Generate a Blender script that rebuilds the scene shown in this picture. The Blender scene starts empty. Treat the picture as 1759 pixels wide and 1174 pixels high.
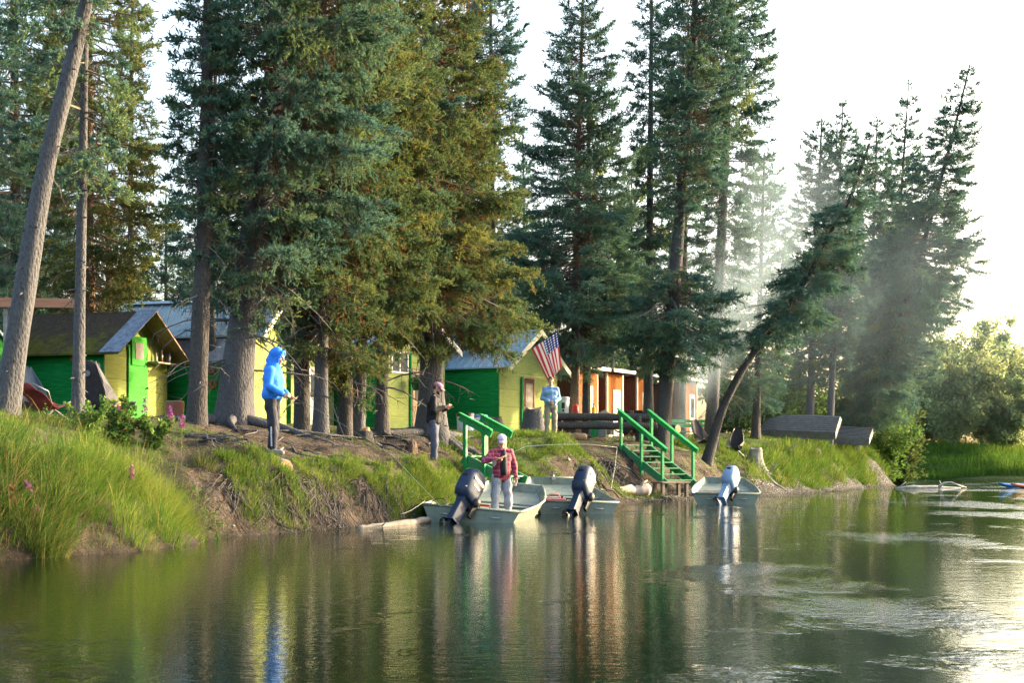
import bpy, bmesh, math, random
import numpy as np
from mathutils import Vector, Matrix, Quaternion, Euler

R = math.radians
PI = math.pi
random.seed(11)
scene = bpy.context.scene
C = scene.collection

# ---------------------------------------------------------------- camera numbers (pixel of the photo -> point in the place)
FPX, CX, HY, CAMH = 2400.0, 879.5, 802.0, 1.1


def at(px, d, z=None, py=None):
    """point at depth d on the column px; height from z or from the pixel row py"""
    x = (px - CX) / FPX * d
    if py is None and z is None: z = 0
    if z is None:
        z = CAMH + (HY - py) / FPX * d
    return Vector((x, d, z))


# ---------------------------------------------------------------- mesh collecting
class MB:
    def __init__(self):
        self.v, self.f, self.m = [], [], []

    def add(self, verts, faces, mi=0, M=None):
        o = len(self.v)
        if M is not None:
            verts = [M @ Vector(p) for p in verts]
        self.v.extend([tuple(p) for p in verts])
        self.f.extend([tuple(i + o for i in f) for f in faces])
        self.m.extend([mi] * len(faces))
        return self

    def box(self, lo, hi, mi=0, M=None):
        x0, y0, z0 = lo
        x1, y1, z1 = hi
        v = [(x0, y0, z0), (x1, y0, z0), (x1, y1, z0), (x0, y1, z0), (x0, y0, z1), (x1, y0, z1), (x1, y1, z1), (x0, y1, z1)]
        f = [(0, 3, 2, 1), (4, 5, 6, 7), (0, 1, 5, 4), (1, 2, 6, 5), (2, 3, 7, 6), (3, 0, 4, 7)]
        return self.add(v, f, mi, M)

    def beam(self, a, b, w, h, mi=0, up=(0, 0, 1)):
        """box from a to b, w wide across, h tall along up"""
        a, b = Vector(a), Vector(b)
        t = (b - a)
        L = t.length
        t.normalize()
        upv = Vector(up)
        s = t.cross(upv)
        if s.length < 1e-5:
            s = t.cross(Vector((0, 1, 0)))
        s.normalize()
        n = s.cross(t).normalized()
        M = Matrix((s, t, n)).transposed().to_4x4()
        M.translation = a
        return self.box((-w / 2, 0, -h / 2), (w / 2, L, h / 2), mi, M)

    def tube(self, pts, radii, n=8, mi=0, cap=True, flat=1.0, jit=0.0, rnd=None):
        pts = [Vector(p) for p in pts]
        if not hasattr(radii, '__len__'):
            radii = [radii] * len(pts)
        vs, fs = [], []
        ref = Vector((0.123, 0.27, 0.95))
        for i, p in enumerate(pts):
            t = (pts[min(i + 1, len(pts) - 1)] - pts[max(i - 1, 0)])
            if t.length < 1e-9:
                t = Vector((0, 0, 1))
            t.normalize()
            s = t.cross(ref)
            if s.length < 0.05:
                s = t.cross(Vector((1, 0, 0)))
            s.normalize()
            q = t.cross(s)
            for k in range(n):
                a = 2 * PI * k / n
                rr = radii[i]
                if jit:
                    rr *= 1 + jit * ((rnd or random).random() - .5)
                vs.append(p + s * (math.cos(a) * rr) + q * (math.sin(a) * rr * flat))
        for i in range(len(pts) - 1):
            for k in range(n):
                k2 = (k + 1) % n
                fs.append((i * n + k, i * n + k2, (i + 1) * n + k2, (i + 1) * n + k))
        if cap:
            fs.append(tuple(reversed(range(n))))
            fs.append(tuple((len(pts) - 1) * n + k for k in range(n)))
        return self.add(vs, fs, mi)

    def lathe(self, prof, n=20, mi=0, M=None, cap=True):
        """prof: list of (r, z) round the z axis"""
        vs, fs = [], []
        for r, z in prof:
            for k in range(n):
                a = 2 * PI * k / n
                vs.append((r * math.cos(a), r * math.sin(a), z))
        for i in range(len(prof) - 1):
            for k in range(n):
                k2 = (k + 1) % n
                fs.append((i * n + k, i * n + k2, (i + 1) * n + k2, (i + 1) * n + k))
        if cap:
            fs.append(tuple(reversed(range(n))))
            fs.append(tuple((len(prof) - 1) * n + k for k in range(n)))
        return self.add(vs, fs, mi, M)

    def ball(self, c, r, mi=0, n=12, M=None):
        """ellipsoid; r is one number or three"""
        if not hasattr(r, '__len__'):
            r = (r, r, r)
        vs, fs = [(c[0], c[1], c[2] - r[2])], []
        m = n // 2
        for i in range(1, m):
            ph = -PI / 2 + PI * i / m
            for k in range(n):
                a = 2 * PI * k / n
                vs.append((c[0] + r[0] * math.cos(ph) * math.cos(a), c[1] + r[1] * math.cos(ph) * math.sin(a), c[2] + r[2] * math.sin(ph)))
        vs.append((c[0], c[1], c[2] + r[2]))
        T = len(vs) - 1
        for k in range(n):
            k2 = (k + 1) % n
            fs.append((0, 1 + k2, 1 + k))
            for i in range(m - 2):
                a, b = 1 + i * n, 1 + (i + 1) * n
                fs.append((a + k, a + k2, b + k2, b + k))
            fs.append((T, 1 + (m - 2) * n + k, 1 + (m - 2) * n + k2))
        return self.add(vs, fs, mi, M)

    def capsule(self, p0, r0, p1, r1, n=12, mi=0):
        """tapered limb with round ends"""
        p0, p1 = Vector(p0), Vector(p1)
        t = (p1 - p0)
        L = t.length
        t.normalize()
        pts, rad = [], []
        for k in range(4):
            a = PI / 2 * k / 4
            pts.append(p0 - t * (r0 * math.cos(a)))
            rad.append(max(r0 * math.sin(a), r0 * .02))
        pts.append(p0); rad.append(r0)
        pts.append(p1); rad.append(r1)
        for k in range(1, 5):
            a = PI / 2 * k / 4
            pts.append(p1 + t * (r1 * math.sin(a)))
            rad.append(max(r1 * math.cos(a), r1 * .02))
        return self.tube(pts, rad, n, mi)

    def loft(self, rings, mi=0, cap=True, close=True):
        n = len(rings[0])
        vs = [p for r in rings for p in r]
        fs = []
        for i in range(len(rings) - 1):
            for k in range(n if close else n - 1):
                k2 = (k + 1) % n
                fs.append((i * n + k, i * n + k2, (i + 1) * n + k2, (i + 1) * n + k))
        if cap:
            fs.append(tuple(reversed(range(n))))
            fs.append(tuple((len(rings) - 1) * n + k for k in range(n)))
        return self.add(vs, fs, mi)

    def prism(self, poly, a, b, mi=0, M=None, axis=1):
        """extrude a polygon [(p,q)] along an axis from a to b"""
        def pt(p, q, w):
            return {0: (w, p, q), 1: (p, w, q), 2: (p, q, w)}[axis]
        n = len(poly)
        vs = [pt(p, q, a) for p, q in poly] + [pt(p, q, b) for p, q in poly]
        fs = [tuple(range(n)), tuple(reversed(range(n, 2 * n)))]
        fs += [((k + 1) % n, k, n + k, n + (k + 1) % n) for k in range(n)]
        return self.add(vs, fs, mi, M)

    def build(self, name, mats, parent=None, smooth=False, bevel=0, solid=0, sub=0, fixn=True):
        me = bpy.data.meshes.new(name)
        me.from_pydata(self.v, [], self.f)
        if not isinstance(mats, (list, tuple)):
            mats = [mats]
        for m in mats:
            me.materials.append(m)
        if len(mats) > 1:
            me.polygons.foreach_set('material_index', self.m)
        if fixn:
            bm = bmesh.new()
            bm.from_mesh(me)
            bmesh.ops.recalc_face_normals(bm, faces=bm.faces)
            bm.to_mesh(me)
            bm.free()
        if smooth:
            me.polygons.foreach_set('use_smooth', [True] * len(me.polygons))
        me.update()
        o = bpy.data.objects.new(name, me)
        C.objects.link(o)
        if parent is not None:
            o.parent = parent
        if solid:
            md = o.modifiers.new('solid', 'SOLIDIFY')
            md.thickness = solid
            md.offset = 0
        if bevel:
            md = o.modifiers.new('bevel', 'BEVEL')
            md.width = bevel
            md.segments = 2
            md.limit_method = 'ANGLE'
            md.angle_limit = R(40)
        if sub:
            md = o.modifiers.new('sub', 'SUBSURF')
            md.levels = md.render_levels = sub
        if smooth and (bevel or solid):
            pass
        return o


def tri_mesh(name, tris, mats, mi=None, tone=None, parent=None):
    """triangle soup (n,3,3) as one mesh object, with a per-face float 'tone'"""
    n = len(tris)
    me = bpy.data.meshes.new(name)
    me.vertices.add(n * 3)
    me.loops.add(n * 3)
    me.polygons.add(n)
    me.vertices.foreach_set('co', np.ascontiguousarray(tris, dtype=np.float32).ravel())
    me.loops.foreach_set('vertex_index', np.arange(n * 3, dtype=np.int32))
    me.polygons.foreach_set('loop_start', np.arange(0, n * 3, 3, dtype=np.int32))
    if not isinstance(mats, (list, tuple)):
        mats = [mats]
    for m in mats:
        me.materials.append(m)
    if mi is not None:
        me.polygons.foreach_set('material_index', np.asarray(mi, dtype=np.int32))
    if tone is not None:
        at_ = me.attributes.new('tone', 'FLOAT', 'FACE')
        at_.data.foreach_set('value', np.asarray(tone, dtype=np.float32))
    me.update(calc_edges=True)
    o = bpy.data.objects.new(name, me)
    C.objects.link(o)
    if parent is not None:
        o.parent = parent
    return o


def tag(o, label=None, cat=None, group=None, kind=None):
    if label: o['label'] = label
    if cat: o['category'] = cat
    if group: o['group'] = group
    if kind: o['kind'] = kind
    return o


def thing(name, label, cat, loc=(0, 0, 0), rotz=0, group=None):
    o = bpy.data.objects.new(name, None)
    o.empty_display_size = .2
    C.objects.link(o)
    o.location = loc
    o.rotation_euler = (0, 0, rotz)
    return tag(o, label, cat, group)


# ---------------------------------------------------------------- materials
def nodes_of(name):
    m = bpy.data.materials.new(name)
    m.use_nodes = True
    nt = m.node_tree
    return m, nt, nt.nodes, nt.links, nt.nodes['Principled BSDF']


def rgba(c):
    return (c[0], c[1], c[2], 1)


def coords(nt, scale=(1, 1, 1)):
    tc = nt.nodes.new('ShaderNodeTexCoord')
    mp = nt.nodes.new('ShaderNodeMapping')
    mp.inputs['Scale'].default_value = scale
    nt.links.new(tc.outputs['Object'], mp.inputs['Vector'])
    return mp.outputs['Vector']


def noise(nt, vec, scale, detail=5, rough=.6):
    n = nt.nodes.new('ShaderNodeTexNoise')
    n.inputs['Scale'].default_value = scale
    n.inputs['Detail'].default_value = detail
    n.inputs['Roughness'].default_value = rough
    nt.links.new(vec, n.inputs['Vector'])
    return n.outputs['Fac']


def ramp(nt, fac, stops):
    r = nt.nodes.new('ShaderNodeValToRGB')
    e = r.color_ramp.elements
    while len(e) < len(stops):
        e.new(.5)
    for i, (p, c) in enumerate(stops):
        e[i].position = p
        e[i].color = rgba(c) if hasattr(c, '__len__') else (c, c, c, 1)
    nt.links.new(fac, r.inputs['Fac'])
    return r.outputs['Color']


def mix(nt, fac, a, b, mode='MIX'):
    m = nt.nodes.new('ShaderNodeMix')
    m.data_type = 'RGBA'
    m.blend_type = mode
    for sock, val in ((m.inputs['Factor'], fac), (m.inputs['A'], a), (m.inputs['B'], b)):
        pass
    ins = [s for s in m.inputs if s.name == 'Factor' and s.type == 'VALUE'][0], [s for s in m.inputs if s.name == 'A' and s.type == 'RGBA'][0], [s for s in m.inputs if s.name == 'B' and s.type == 'RGBA'][0]
    for s, val in zip(ins, (fac, a, b)):
        if hasattr(val, 'is_output') or isinstance(val, bpy.types.NodeSocket):
            nt.links.new(val, s)
        elif s.type == 'RGBA':
            s.default_value = rgba(val)
        else:
            s.default_value = val
    return [s for s in m.outputs if s.type == 'RGBA'][0]


def math_(nt, op, a, b=None, c=None):
    m = nt.nodes.new('ShaderNodeMath')
    m.operation = op
    for i, v in enumerate((a, b, c)):
        if v is None: continue
        if isinstance(v, bpy.types.NodeSocket):
            nt.links.new(v, m.inputs[i])
        else:
            m.inputs[i].default_value = v
    return m.outputs[0]


def bump(nt, h, bsdf, strength=.4, dist=.02, prev=None):
    b = nt.nodes.new('ShaderNodeBump')
    b.inputs['Strength'].default_value = strength
    b.inputs['Distance'].default_value = dist
    nt.links.new(h, b.inputs['Height'])
    if prev: nt.links.new(prev, b.inputs['Normal'])
    if bsdf is not None: nt.links.new(b.outputs['Normal'], bsdf.inputs['Normal'])
    return b.outputs['Normal']


def pmat(name, c1, c2=None, rough=.7, scale=4, stretch=(1, 1, 1), bs=0, bscale=30, metal=0, spec=.3, lo=.35, hi=.65, grime=0, bdist=.01):
    m, nt, N, L, b = nodes_of(name)
    vec = coords(nt, stretch)
    c2 = c2 or tuple(x * .72 for x in c1)
    col = ramp(nt, noise(nt, vec, scale, 6), [(lo, c1), (hi, c2)])
    if grime:
        col = mix(nt, math_(nt, 'MULTIPLY', ramp(nt, noise(nt, vec, scale * 3.1, 8, .7), [(.5, 0.), (.7, 1.)]), grime), col, tuple(x * .4 for x in c2))
    L.new(col, b.inputs['Base Color'])
    b.inputs['Roughness'].default_value = rough
    b.inputs['Metallic'].default_value = metal
    b.inputs['Specular IOR Level'].default_value = spec
    if bs:
        bump(nt, noise(nt, vec, bscale, 6), b, bs, bdist)
    return m


def leafmat(name, stops, trans=.3, rough=.6):
    m, nt, N, L, b = nodes_of(name)
    N.remove(b)
    a = N.new('ShaderNodeAttribute')
    a.attribute_name = 'tone'
    col = ramp(nt, a.outputs['Fac'], stops)
    d = N.new('ShaderNodeBsdfDiffuse')
    t = N.new('ShaderNodeBsdfTranslucent')
    mx = N.new('ShaderNodeMixShader')
    mx.inputs[0].default_value = trans
    L.new(col, d.inputs['Color'])
    L.new(col, t.inputs['Color'])
    L.new(d.outputs[0], mx.inputs[1])
    L.new(t.outputs[0], mx.inputs[2])
    L.new(mx.outputs[0], N['Material Output'].inputs['Surface'])
    return m


def barkmat(name, c_lo, c_hi, lich=(.3, .3, .28)):
    m, nt, N, L, b = nodes_of(name)
    vec = coords(nt, (1, 1, .45))
    v = N.new('ShaderNodeTexVoronoi')
    v.inputs['Scale'].default_value = 26
    v.inputs['Randomness'].default_value = 1
    L.new(vec, v.inputs['Vector'])
    n1 = noise(nt, vec, 7, 7, .7)
    col = ramp(nt, n1, [(.3, c_lo), (.7, c_hi)])
    crack = ramp(nt, v.outputs['Distance'], [(.1, 1.), (.45, 0.)])
    col = mix(nt, math_(nt, 'MULTIPLY', crack, .5), tuple(x * 1.5 for x in c_hi), col)
    col = mix(nt, ramp(nt, noise(nt, vec, 17, 8, .75), [(.56, 0.), (.66, .75)]), col, lich)
    L.new(col, b.inputs['Base Color'])
    b.inputs['Roughness'].default_value = .9
    b.inputs['Specular IOR Level'].default_value = .15
    h = math_(nt, 'ADD', math_(nt, 'MULTIPLY', v.outputs['Distance'], -.8), noise(nt, vec, 20, 6, .7))
    bump(nt, h, b, .9, .03)
    return m


def boardmat(name, c, groove=.2, axis=2, rough=.9, dirt=(.05, .06, .03), grain=1., fade=None):
    """painted boards: grooves every `groove` metres along an axis, grain, worn patches and dirt at the foot"""
    m, nt, N, L, b = nodes_of(name)
    tc = N.new('ShaderNodeTexCoord')
    sx = N.new('ShaderNodeSeparateXYZ')
    L.new(tc.outputs['Object'], sx.inputs[0])
    st = (1.2, 1.2, 14) if axis == 2 else (14, 14, 1.2)
    vec = coords(nt, st)
    fade = fade or tuple(min(1, x * 1.25 + .015) for x in c)
    col = ramp(nt, noise(nt, vec, 2.2, 7, .65), [(.3, tuple(x * .75 for x in c)), (.5, c), (.72, fade)])
    v2 = coords(nt, (1, 1, 1))
    col = mix(nt, ramp(nt, noise(nt, v2, 1.4, 8, .7), [(.52, 0.), (.75, .45 * grain)]), col, fade)
    col = mix(nt, ramp(nt, noise(nt, v2, 9, 8, .8), [(.62, 0.), (.72, .5)]), col, dirt)
    foot = ramp(nt, math_(nt, 'ADD', sx.outputs['Z'], math_(nt, 'MULTIPLY', noise(nt, v2, 3, 6), .5)), [(.2, .75), (.55, 0.)])
    col = mix(nt, foot, col, dirt)
    L.new(col, b.inputs['Base Color'])
    b.inputs['Roughness'].default_value = .92
    b.inputs['Specular IOR Level'].default_value = .03
    ax = sx.outputs['Z'] if axis == 2 else (sx.outputs['X'] if axis == 0 else sx.outputs['Y'])
    fr = math_(nt, 'FRACT', math_(nt, 'DIVIDE', ax, groove))
    gr = ramp(nt, math_(nt, 'ABSOLUTE', math_(nt, 'SUBTRACT', fr, .5)), [(.44, 1.), (.5, 0.)])
    nb = bump(nt, gr, None, .6, .02)
    bump(nt, noise(nt, vec, 9, 6), b, .25, .01, nb)
    return m


BARK = barkmat('grey_bark', (.017, .017, .019), (.052, .052, .056), (.11, .112, .12))
BARK_DARK = barkmat('dark_bark', (.014, .013, .013), (.04, .037, .036), (.085, .083, .082))
BARK_WARM = barkmat('reddish_bark', (.05, .033, .024), (.12, .08, .058), (.18, .15, .13))
DEADWOOD = pmat('weathered_grey_wood', (.3, .28, .25), (.16, .145, .13), .85, 5, (1, 1, 1), .5, 25)
DEADLIMB = pmat('dead_limb', (.1, .09, .082), (.15, .14, .13), .9, 12)
BRANCH = pmat('branch_wood', (.13, .1, .08), (.2, .175, .15), .9, 12)
CUTWOOD = pmat('cut_wood', (.42, .28, .15), (.3, .17, .08), .8, 14, (1, 1, 1), .3, 30)
LUMBER = pmat('orange_stained_lumber', (.5, .22, .12), (.36, .15, .08), .7, 3, (.6, 8, 8), .2, 40)
_ndl = [(0., (.11, .09, .075)), (.12, (.145, .11, .08)), (.2, (.19, .13, .075)), (.3, (.055, .12, .093)), (.6, (.105, .205, .158)), (.8, (.145, .235, .125)), (1., (.24, .28, .09))]
NEEDLE = leafmat('spruce_needles', _ndl, .3)
_ndy = [(0., (.13, .09, .065)), (.12, (.25, .14, .065)), (.2, (.34, .17, .06)), (.3, (.06, .1, .05)), (.6, (.105, .165, .07)), (.8, (.155, .2, .07)), (1., (.26, .255, .065))]
NEEDLE_YELLOW = leafmat('yellow_green_needles', _ndy, .32)
GRASS = leafmat('grass_blades', [(0., (.24, .17, .08)), (.15, (.28, .23, .08)), (.3, (.03, .068, .014)), (.55, (.066, .138, .02)), (.8, (.125, .2, .03)), (1., (.22, .245, .05))], .35)
LEAF = leafmat('willow_leaves', [(0., (.14, .1, .05)), (.3, (.1, .165, .075)), (.6, (.19, .26, .11)), (1., (.36, .37, .16))], .55)
SHRUBLEAF = leafmat('shrub_leaves', [(0., (.16, .06, .04)), (.2, (.2, .12, .05)), (.35, (.05, .11, .03)), (.7, (.1, .18, .04)), (1., (.2, .26, .06))], .35)
PETAL = leafmat('pink_petals', [(0., (.24, .05, .21)), (1., (.42, .14, .36))], .3)
# ================================================================ the land
SHORE = np.array([(-60, -80), (-12, 4), (-5.94, 16.2), (-5.5, 17), (-5.05, 17.8), (-4.55, 19.85), (-4.3, 21.5), (-3.6, 22.8), (-2.9, 24.9), (-1.86, 28), (-0.7, 31.5), (0.7, 36), (2.2, 39), (3.6, 41.6), (5.0, 44.4), (7.4, 47.7),
                  (9.3, 52), (12.6, 58), (16.5, 68), (21.8, 80), (24.5, 90), (24, 98), (14, 107), (-30, 112), (-120, 125)], float)
POLY = np.vstack([SHORE, [(-300, 130), (-300, -80)]])
SN = np.array([-8, -1, 0, .4, .9, 1.5, 2.5, 4, 7, 12, 40.])
# profile of the bank (height at SN metres inland), keyed on the Y of the nearest shore point
PK = np.array([-80, 16, 21.5, 23.5, 31, 34, 38, 42, 44, 48, 53, 60, 70, 80, 130.])
_L = [-1.5, -.5, 0, .42, .85, 1.2, 1.68, 2.0, 2.1, 2.35, 2.4]
_M = [-1.5, -.4, -.02, .72, 1.14, 1.3, 1.6, 1.88, 2.02, 2.35, 2.4]
_N = [-1.3, -.3, 0, .35, .85, 1.3, 1.62, 1.9, 2.05, 2.38, 2.42]
_P = [-1.2, -.3, 0, .12, .5, 1.2, 1.98, 2.08, 2.2, 2.4, 2.45]
_Q = [-1.0, -.3, 0, .1, .2, .4, 1.4, 1.95, 2.12, 2.4, 2.5]
_S = [-1.0, -.3, 0, .12, .3, .75, 1.62, 2.05, 2.35, 2.5, 2.6]
_T = [-1.0, -.3, 0, .15, .5, 1.3, 2.15, 2.55, 2.8, 2.95, 3.0]
PZ = np.array([_L, _L, _L, _M, _M, _N, _P, _P, _Q, _Q, _S, _S, _T, _T, _T])
_wr = np.random.default_rng(3)
_WV = [(f * math.cos(a), f * math.sin(a), p, 1 / f ** .9) for f, a, p in zip(np.geomspace(.5, 9, 26), _wr.uniform(0, 2 * PI, 26), _wr.uniform(0, 6.28, 26))]


def wob(x, y):
    s = 0
    for a, b, p, w in _WV:
        s = s + w * np.sin(a * x + b * y + p)
    return s / 3.0


_FW = [(f * math.cos(a), f * math.sin(a), p, 1 / f ** .6) for f, a, p in zip(np.geomspace(7, 26, 16), _wr.uniform(0, 2 * PI, 16), _wr.uniform(0, 6.28, 16))]


def fine_wob(x, y):
    s = 0
    for a, b, p, w in _FW:
        s = s + w * np.sin(a * x + b * y + p + .8 * np.sin(1.3 * x + 2.1 * y))
    return s


def shore_dist(x, y):
    """signed distance inland of the near shore, and Y of the nearest shore point"""
    x = np.asarray(x, float); y = np.asarray(y, float)
    best = np.full(x.shape, 1e9); key = np.zeros(x.shape)
    for (ax, ay), (bx, by) in zip(SHORE[:-1], SHORE[1:]):
        dx, dy = bx - ax, by - ay
        t = np.clip(((x - ax) * dx + (y - ay) * dy) / (dx * dx + dy * dy), 0, 1)
        d = np.hypot(x - ax - t * dx, y - ay - t * dy)
        m = d < best
        best = np.where(m, d, best)
        key = np.where(m, ay + t * dy, key)
    ins = np.zeros(x.shape, bool)
    n = len(POLY)
    for i in range(n):
        ax, ay = POLY[i]; bx, by = POLY[(i + 1) % n]
        c = ((ay > y) != (by > y)) & (x < (bx - ax) * (y - ay) / (by - ay + 1e-12) + ax)
        ins ^= c
    return np.where(ins, best, -best), key


def gz_np(x, y):
    x = np.asarray(x, float); y = np.asarray(y, float)
    s, key = shore_dist(x, y)
    w = wob(x, y)
    s2 = s + .28 * w * np.clip(s + .6, 0, 1)
    z = np.zeros(x.shape)
    ki = np.clip(np.searchsorted(PK, key) - 1, 0, len(PK) - 2)
    kt = np.clip((key - PK[ki]) / (PK[ki + 1] - PK[ki]), 0, 1)
    cols0 = PZ[ki]; cols1 = PZ[ki + 1]
    prof = cols0 * (1 - kt[..., None]) + cols1 * kt[..., None]
    si = np.clip(np.searchsorted(SN, s2) - 1, 0, len(SN) - 2)
    st = np.clip((s2 - SN[si]) / (SN[si + 1] - SN[si]), 0, 1)
    z = np.take_along_axis(prof, si[..., None], -1)[..., 0] * (1 - st) + np.take_along_axis(prof, si[..., None] + 1, -1)[..., 0] * st
    z = z + .05 * wob(x * 1.7 + 9, y * 1.7) * np.clip(s / .6, 0, 1)
    z = z + .045 * fine_wob(x, y) * np.clip((s + .2) / .3, 0, 1) * np.clip((3.2 - s) / 1.5, .25, 1)
    # the far shore
    sf = y - (119 + .12 * (x - 20)) - 1.2 * wob(x * .25, y * .25)
    zf = np.interp(sf, [-20, 0, 1.5, 4, 9, 20, 400], [-1.5, 0, .35, 1.3, 2.3, 2.8, 4.0]) + .15 * wob(x * .6, y * .6) * np.clip(sf / 3, 0, 1)
    return np.maximum(z, zf)


def gz(x, y):
    return float(gz_np(np.array([x]), np.array([y]))[0])


def build_ground():
    xs = np.concatenate([-14 - np.geomspace(.3, 400, 26)[::-1], np.arange(-14, 25, .1), 25 + np.geomspace(.3, 420, 30)])
    ys = np.concatenate([[-120, -60, -25, -8, 2, 8, 11], np.arange(12.5, 60, .12), np.arange(60, 92, .35), np.arange(92, 145, 1.), 145 + np.geomspace(2, 450, 18)])
    X, Y = np.meshgrid(xs, ys)
    Z = gz_np(X, Y)
    S, K = shore_dist(X, Y)
    nx, ny = len(xs), len(ys)
    me = bpy.data.meshes.new('ground')
    V = np.stack([X, Y, Z], -1).reshape(-1, 3)
    i = np.arange(nx * ny).reshape(ny, nx)
    F = np.stack([i[:-1, :-1], i[:-1, 1:], i[1:, 1:], i[1:, :-1]], -1).reshape(-1, 4)
    me.vertices.add(len(V)); me.loops.add(F.size); me.polygons.add(len(F))
    me.vertices.foreach_set('co', V.astype(np.float32).ravel())
    me.loops.foreach_set('vertex_index', F.astype(np.int32).ravel())
    me.polygons.foreach_set('loop_start', np.arange(0, F.size, 4, dtype=np.int32))
    me.polygons.foreach_set('use_smooth', np.ones(len(F), bool))
    grav = np.where((K > 42) & (Y < 115), np.clip(1.5 - S / 1.0, 0, 1), 0) * np.clip((K - 42.3) / 2, 0, 1)
    green = np.clip((.42 + .5 * wob(X * .8 + 5, Y * .8)), 0, 1) * np.clip((S - .7) / .8, 0, 1)
    green = np.where(K < 21.0, np.clip(.55 * np.clip(S / .5, 0, 1), 0, 1), green)
    bare = np.clip(1 - np.abs(S - 2.6) / 2.2, 0, 1) * ((K > 21) & (K < 35))
    green = np.clip(green - .55 * bare, 0, 1)
    green = np.where((K > 36) & (K < 45) & (S > .9), np.clip(.5 + .5 * wob(X, Y), .2, 1), green)
    green = np.where((K > 55) & (S > .8), np.clip(.8 + .3 * wob(X, Y), 0, 1), green)
    green = np.where(Y > 112, 1, green)
    shady = np.clip((S - 7) / 5, 0, 1) * (Y < 112)
    ca = me.attributes.new('zone', 'FLOAT_COLOR', 'POINT')
    ca.data.foreach_set('color', np.stack([grav, green, shady, np.ones_like(grav)], -1).astype(np.float32).ravel())
    me.update(calc_edges=True)
    m, nt, N, L, b = nodes_of('bank_soil')
    a = N.new('ShaderNodeAttribute'); a.attribute_name = 'zone'
    sp = N.new('ShaderNodeSeparateColor'); L.new(a.outputs['Color'], sp.inputs[0])
    vec = coords(nt)
    soil = ramp(nt, noise(nt, vec, 2.3, 9, .7), [(.3, (.022, .018, .014)), (.5, (.055, .045, .036)), (.72, (.125, .105, .088))])
    litter = mix(nt, ramp(nt, noise(nt, vec, 28, 6, .8), [(.55, 0.), (.62, .8)]), soil, (.2, .12, .065))
    moss = ramp(nt, noise(nt, vec, 5, 9, .75), [(.3, (.03, .05, .014)), (.5, (.065, .095, .022)), (.7, (.125, .14, .045))])
    gsel = math_(nt, 'MULTIPLY_ADD', noise(nt, vec, 3.3, 8, .7), 1.3, math_(nt, 'SUBTRACT', sp.outputs[1], 1.05))
    col = mix(nt, ramp(nt, gsel, [(.0, 0.), (.28, 1.)]), litter, moss)
    v = N.new('ShaderNodeTexVoronoi'); v.inputs['Scale'].default_value = 15
    L.new(vec, v.inputs['Vector'])
    peb = ramp(nt, v.outputs['Color'], [(.2, (.07, .07, .068)), (.5, (.17, .165, .155)), (.85, (.34, .33, .31))])
    peb = mix(nt, ramp(nt, v.outputs['Distance'], [(.3, 0.), (.6, .7)]), peb, (.04, .038, .034))
    col = mix(nt, ramp(nt, math_(nt, 'MULTIPLY_ADD', noise(nt, vec, 4, 6), .6, math_(nt, 'SUBTRACT', sp.outputs[0], .3)), [(.25, 0.), (.4, 1.)]), col, peb)
    geo = N.new('ShaderNodeNewGeometry'); sg = N.new('ShaderNodeSeparateXYZ'); L.new(geo.outputs['Position'], sg.inputs[0])
    wet = ramp(nt, sg.outputs['Z'], [(.02, .62), (.16, 0.)])
    col = mix(nt, wet, col, (.02, .018, .014))
    L.new(col, b.inputs['Base Color'])
    b.inputs['Roughness'].default_value = .95
    b.inputs['Specular IOR Level'].default_value = .15
    h = math_(nt, 'ADD', noise(nt, vec, 9, 9, .7), math_(nt, 'MULTIPLY', math_(nt, 'MULTIPLY', v.outputs['Distance'], -1.2), sp.outputs[0]))
    bump(nt, h, b, 1.0, .16)
    me.materials.append(m)
    o = bpy.data.objects.new('ground', me)
    C.objects.link(o)
    tag(o, kind='structure')


build_ground()


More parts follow.
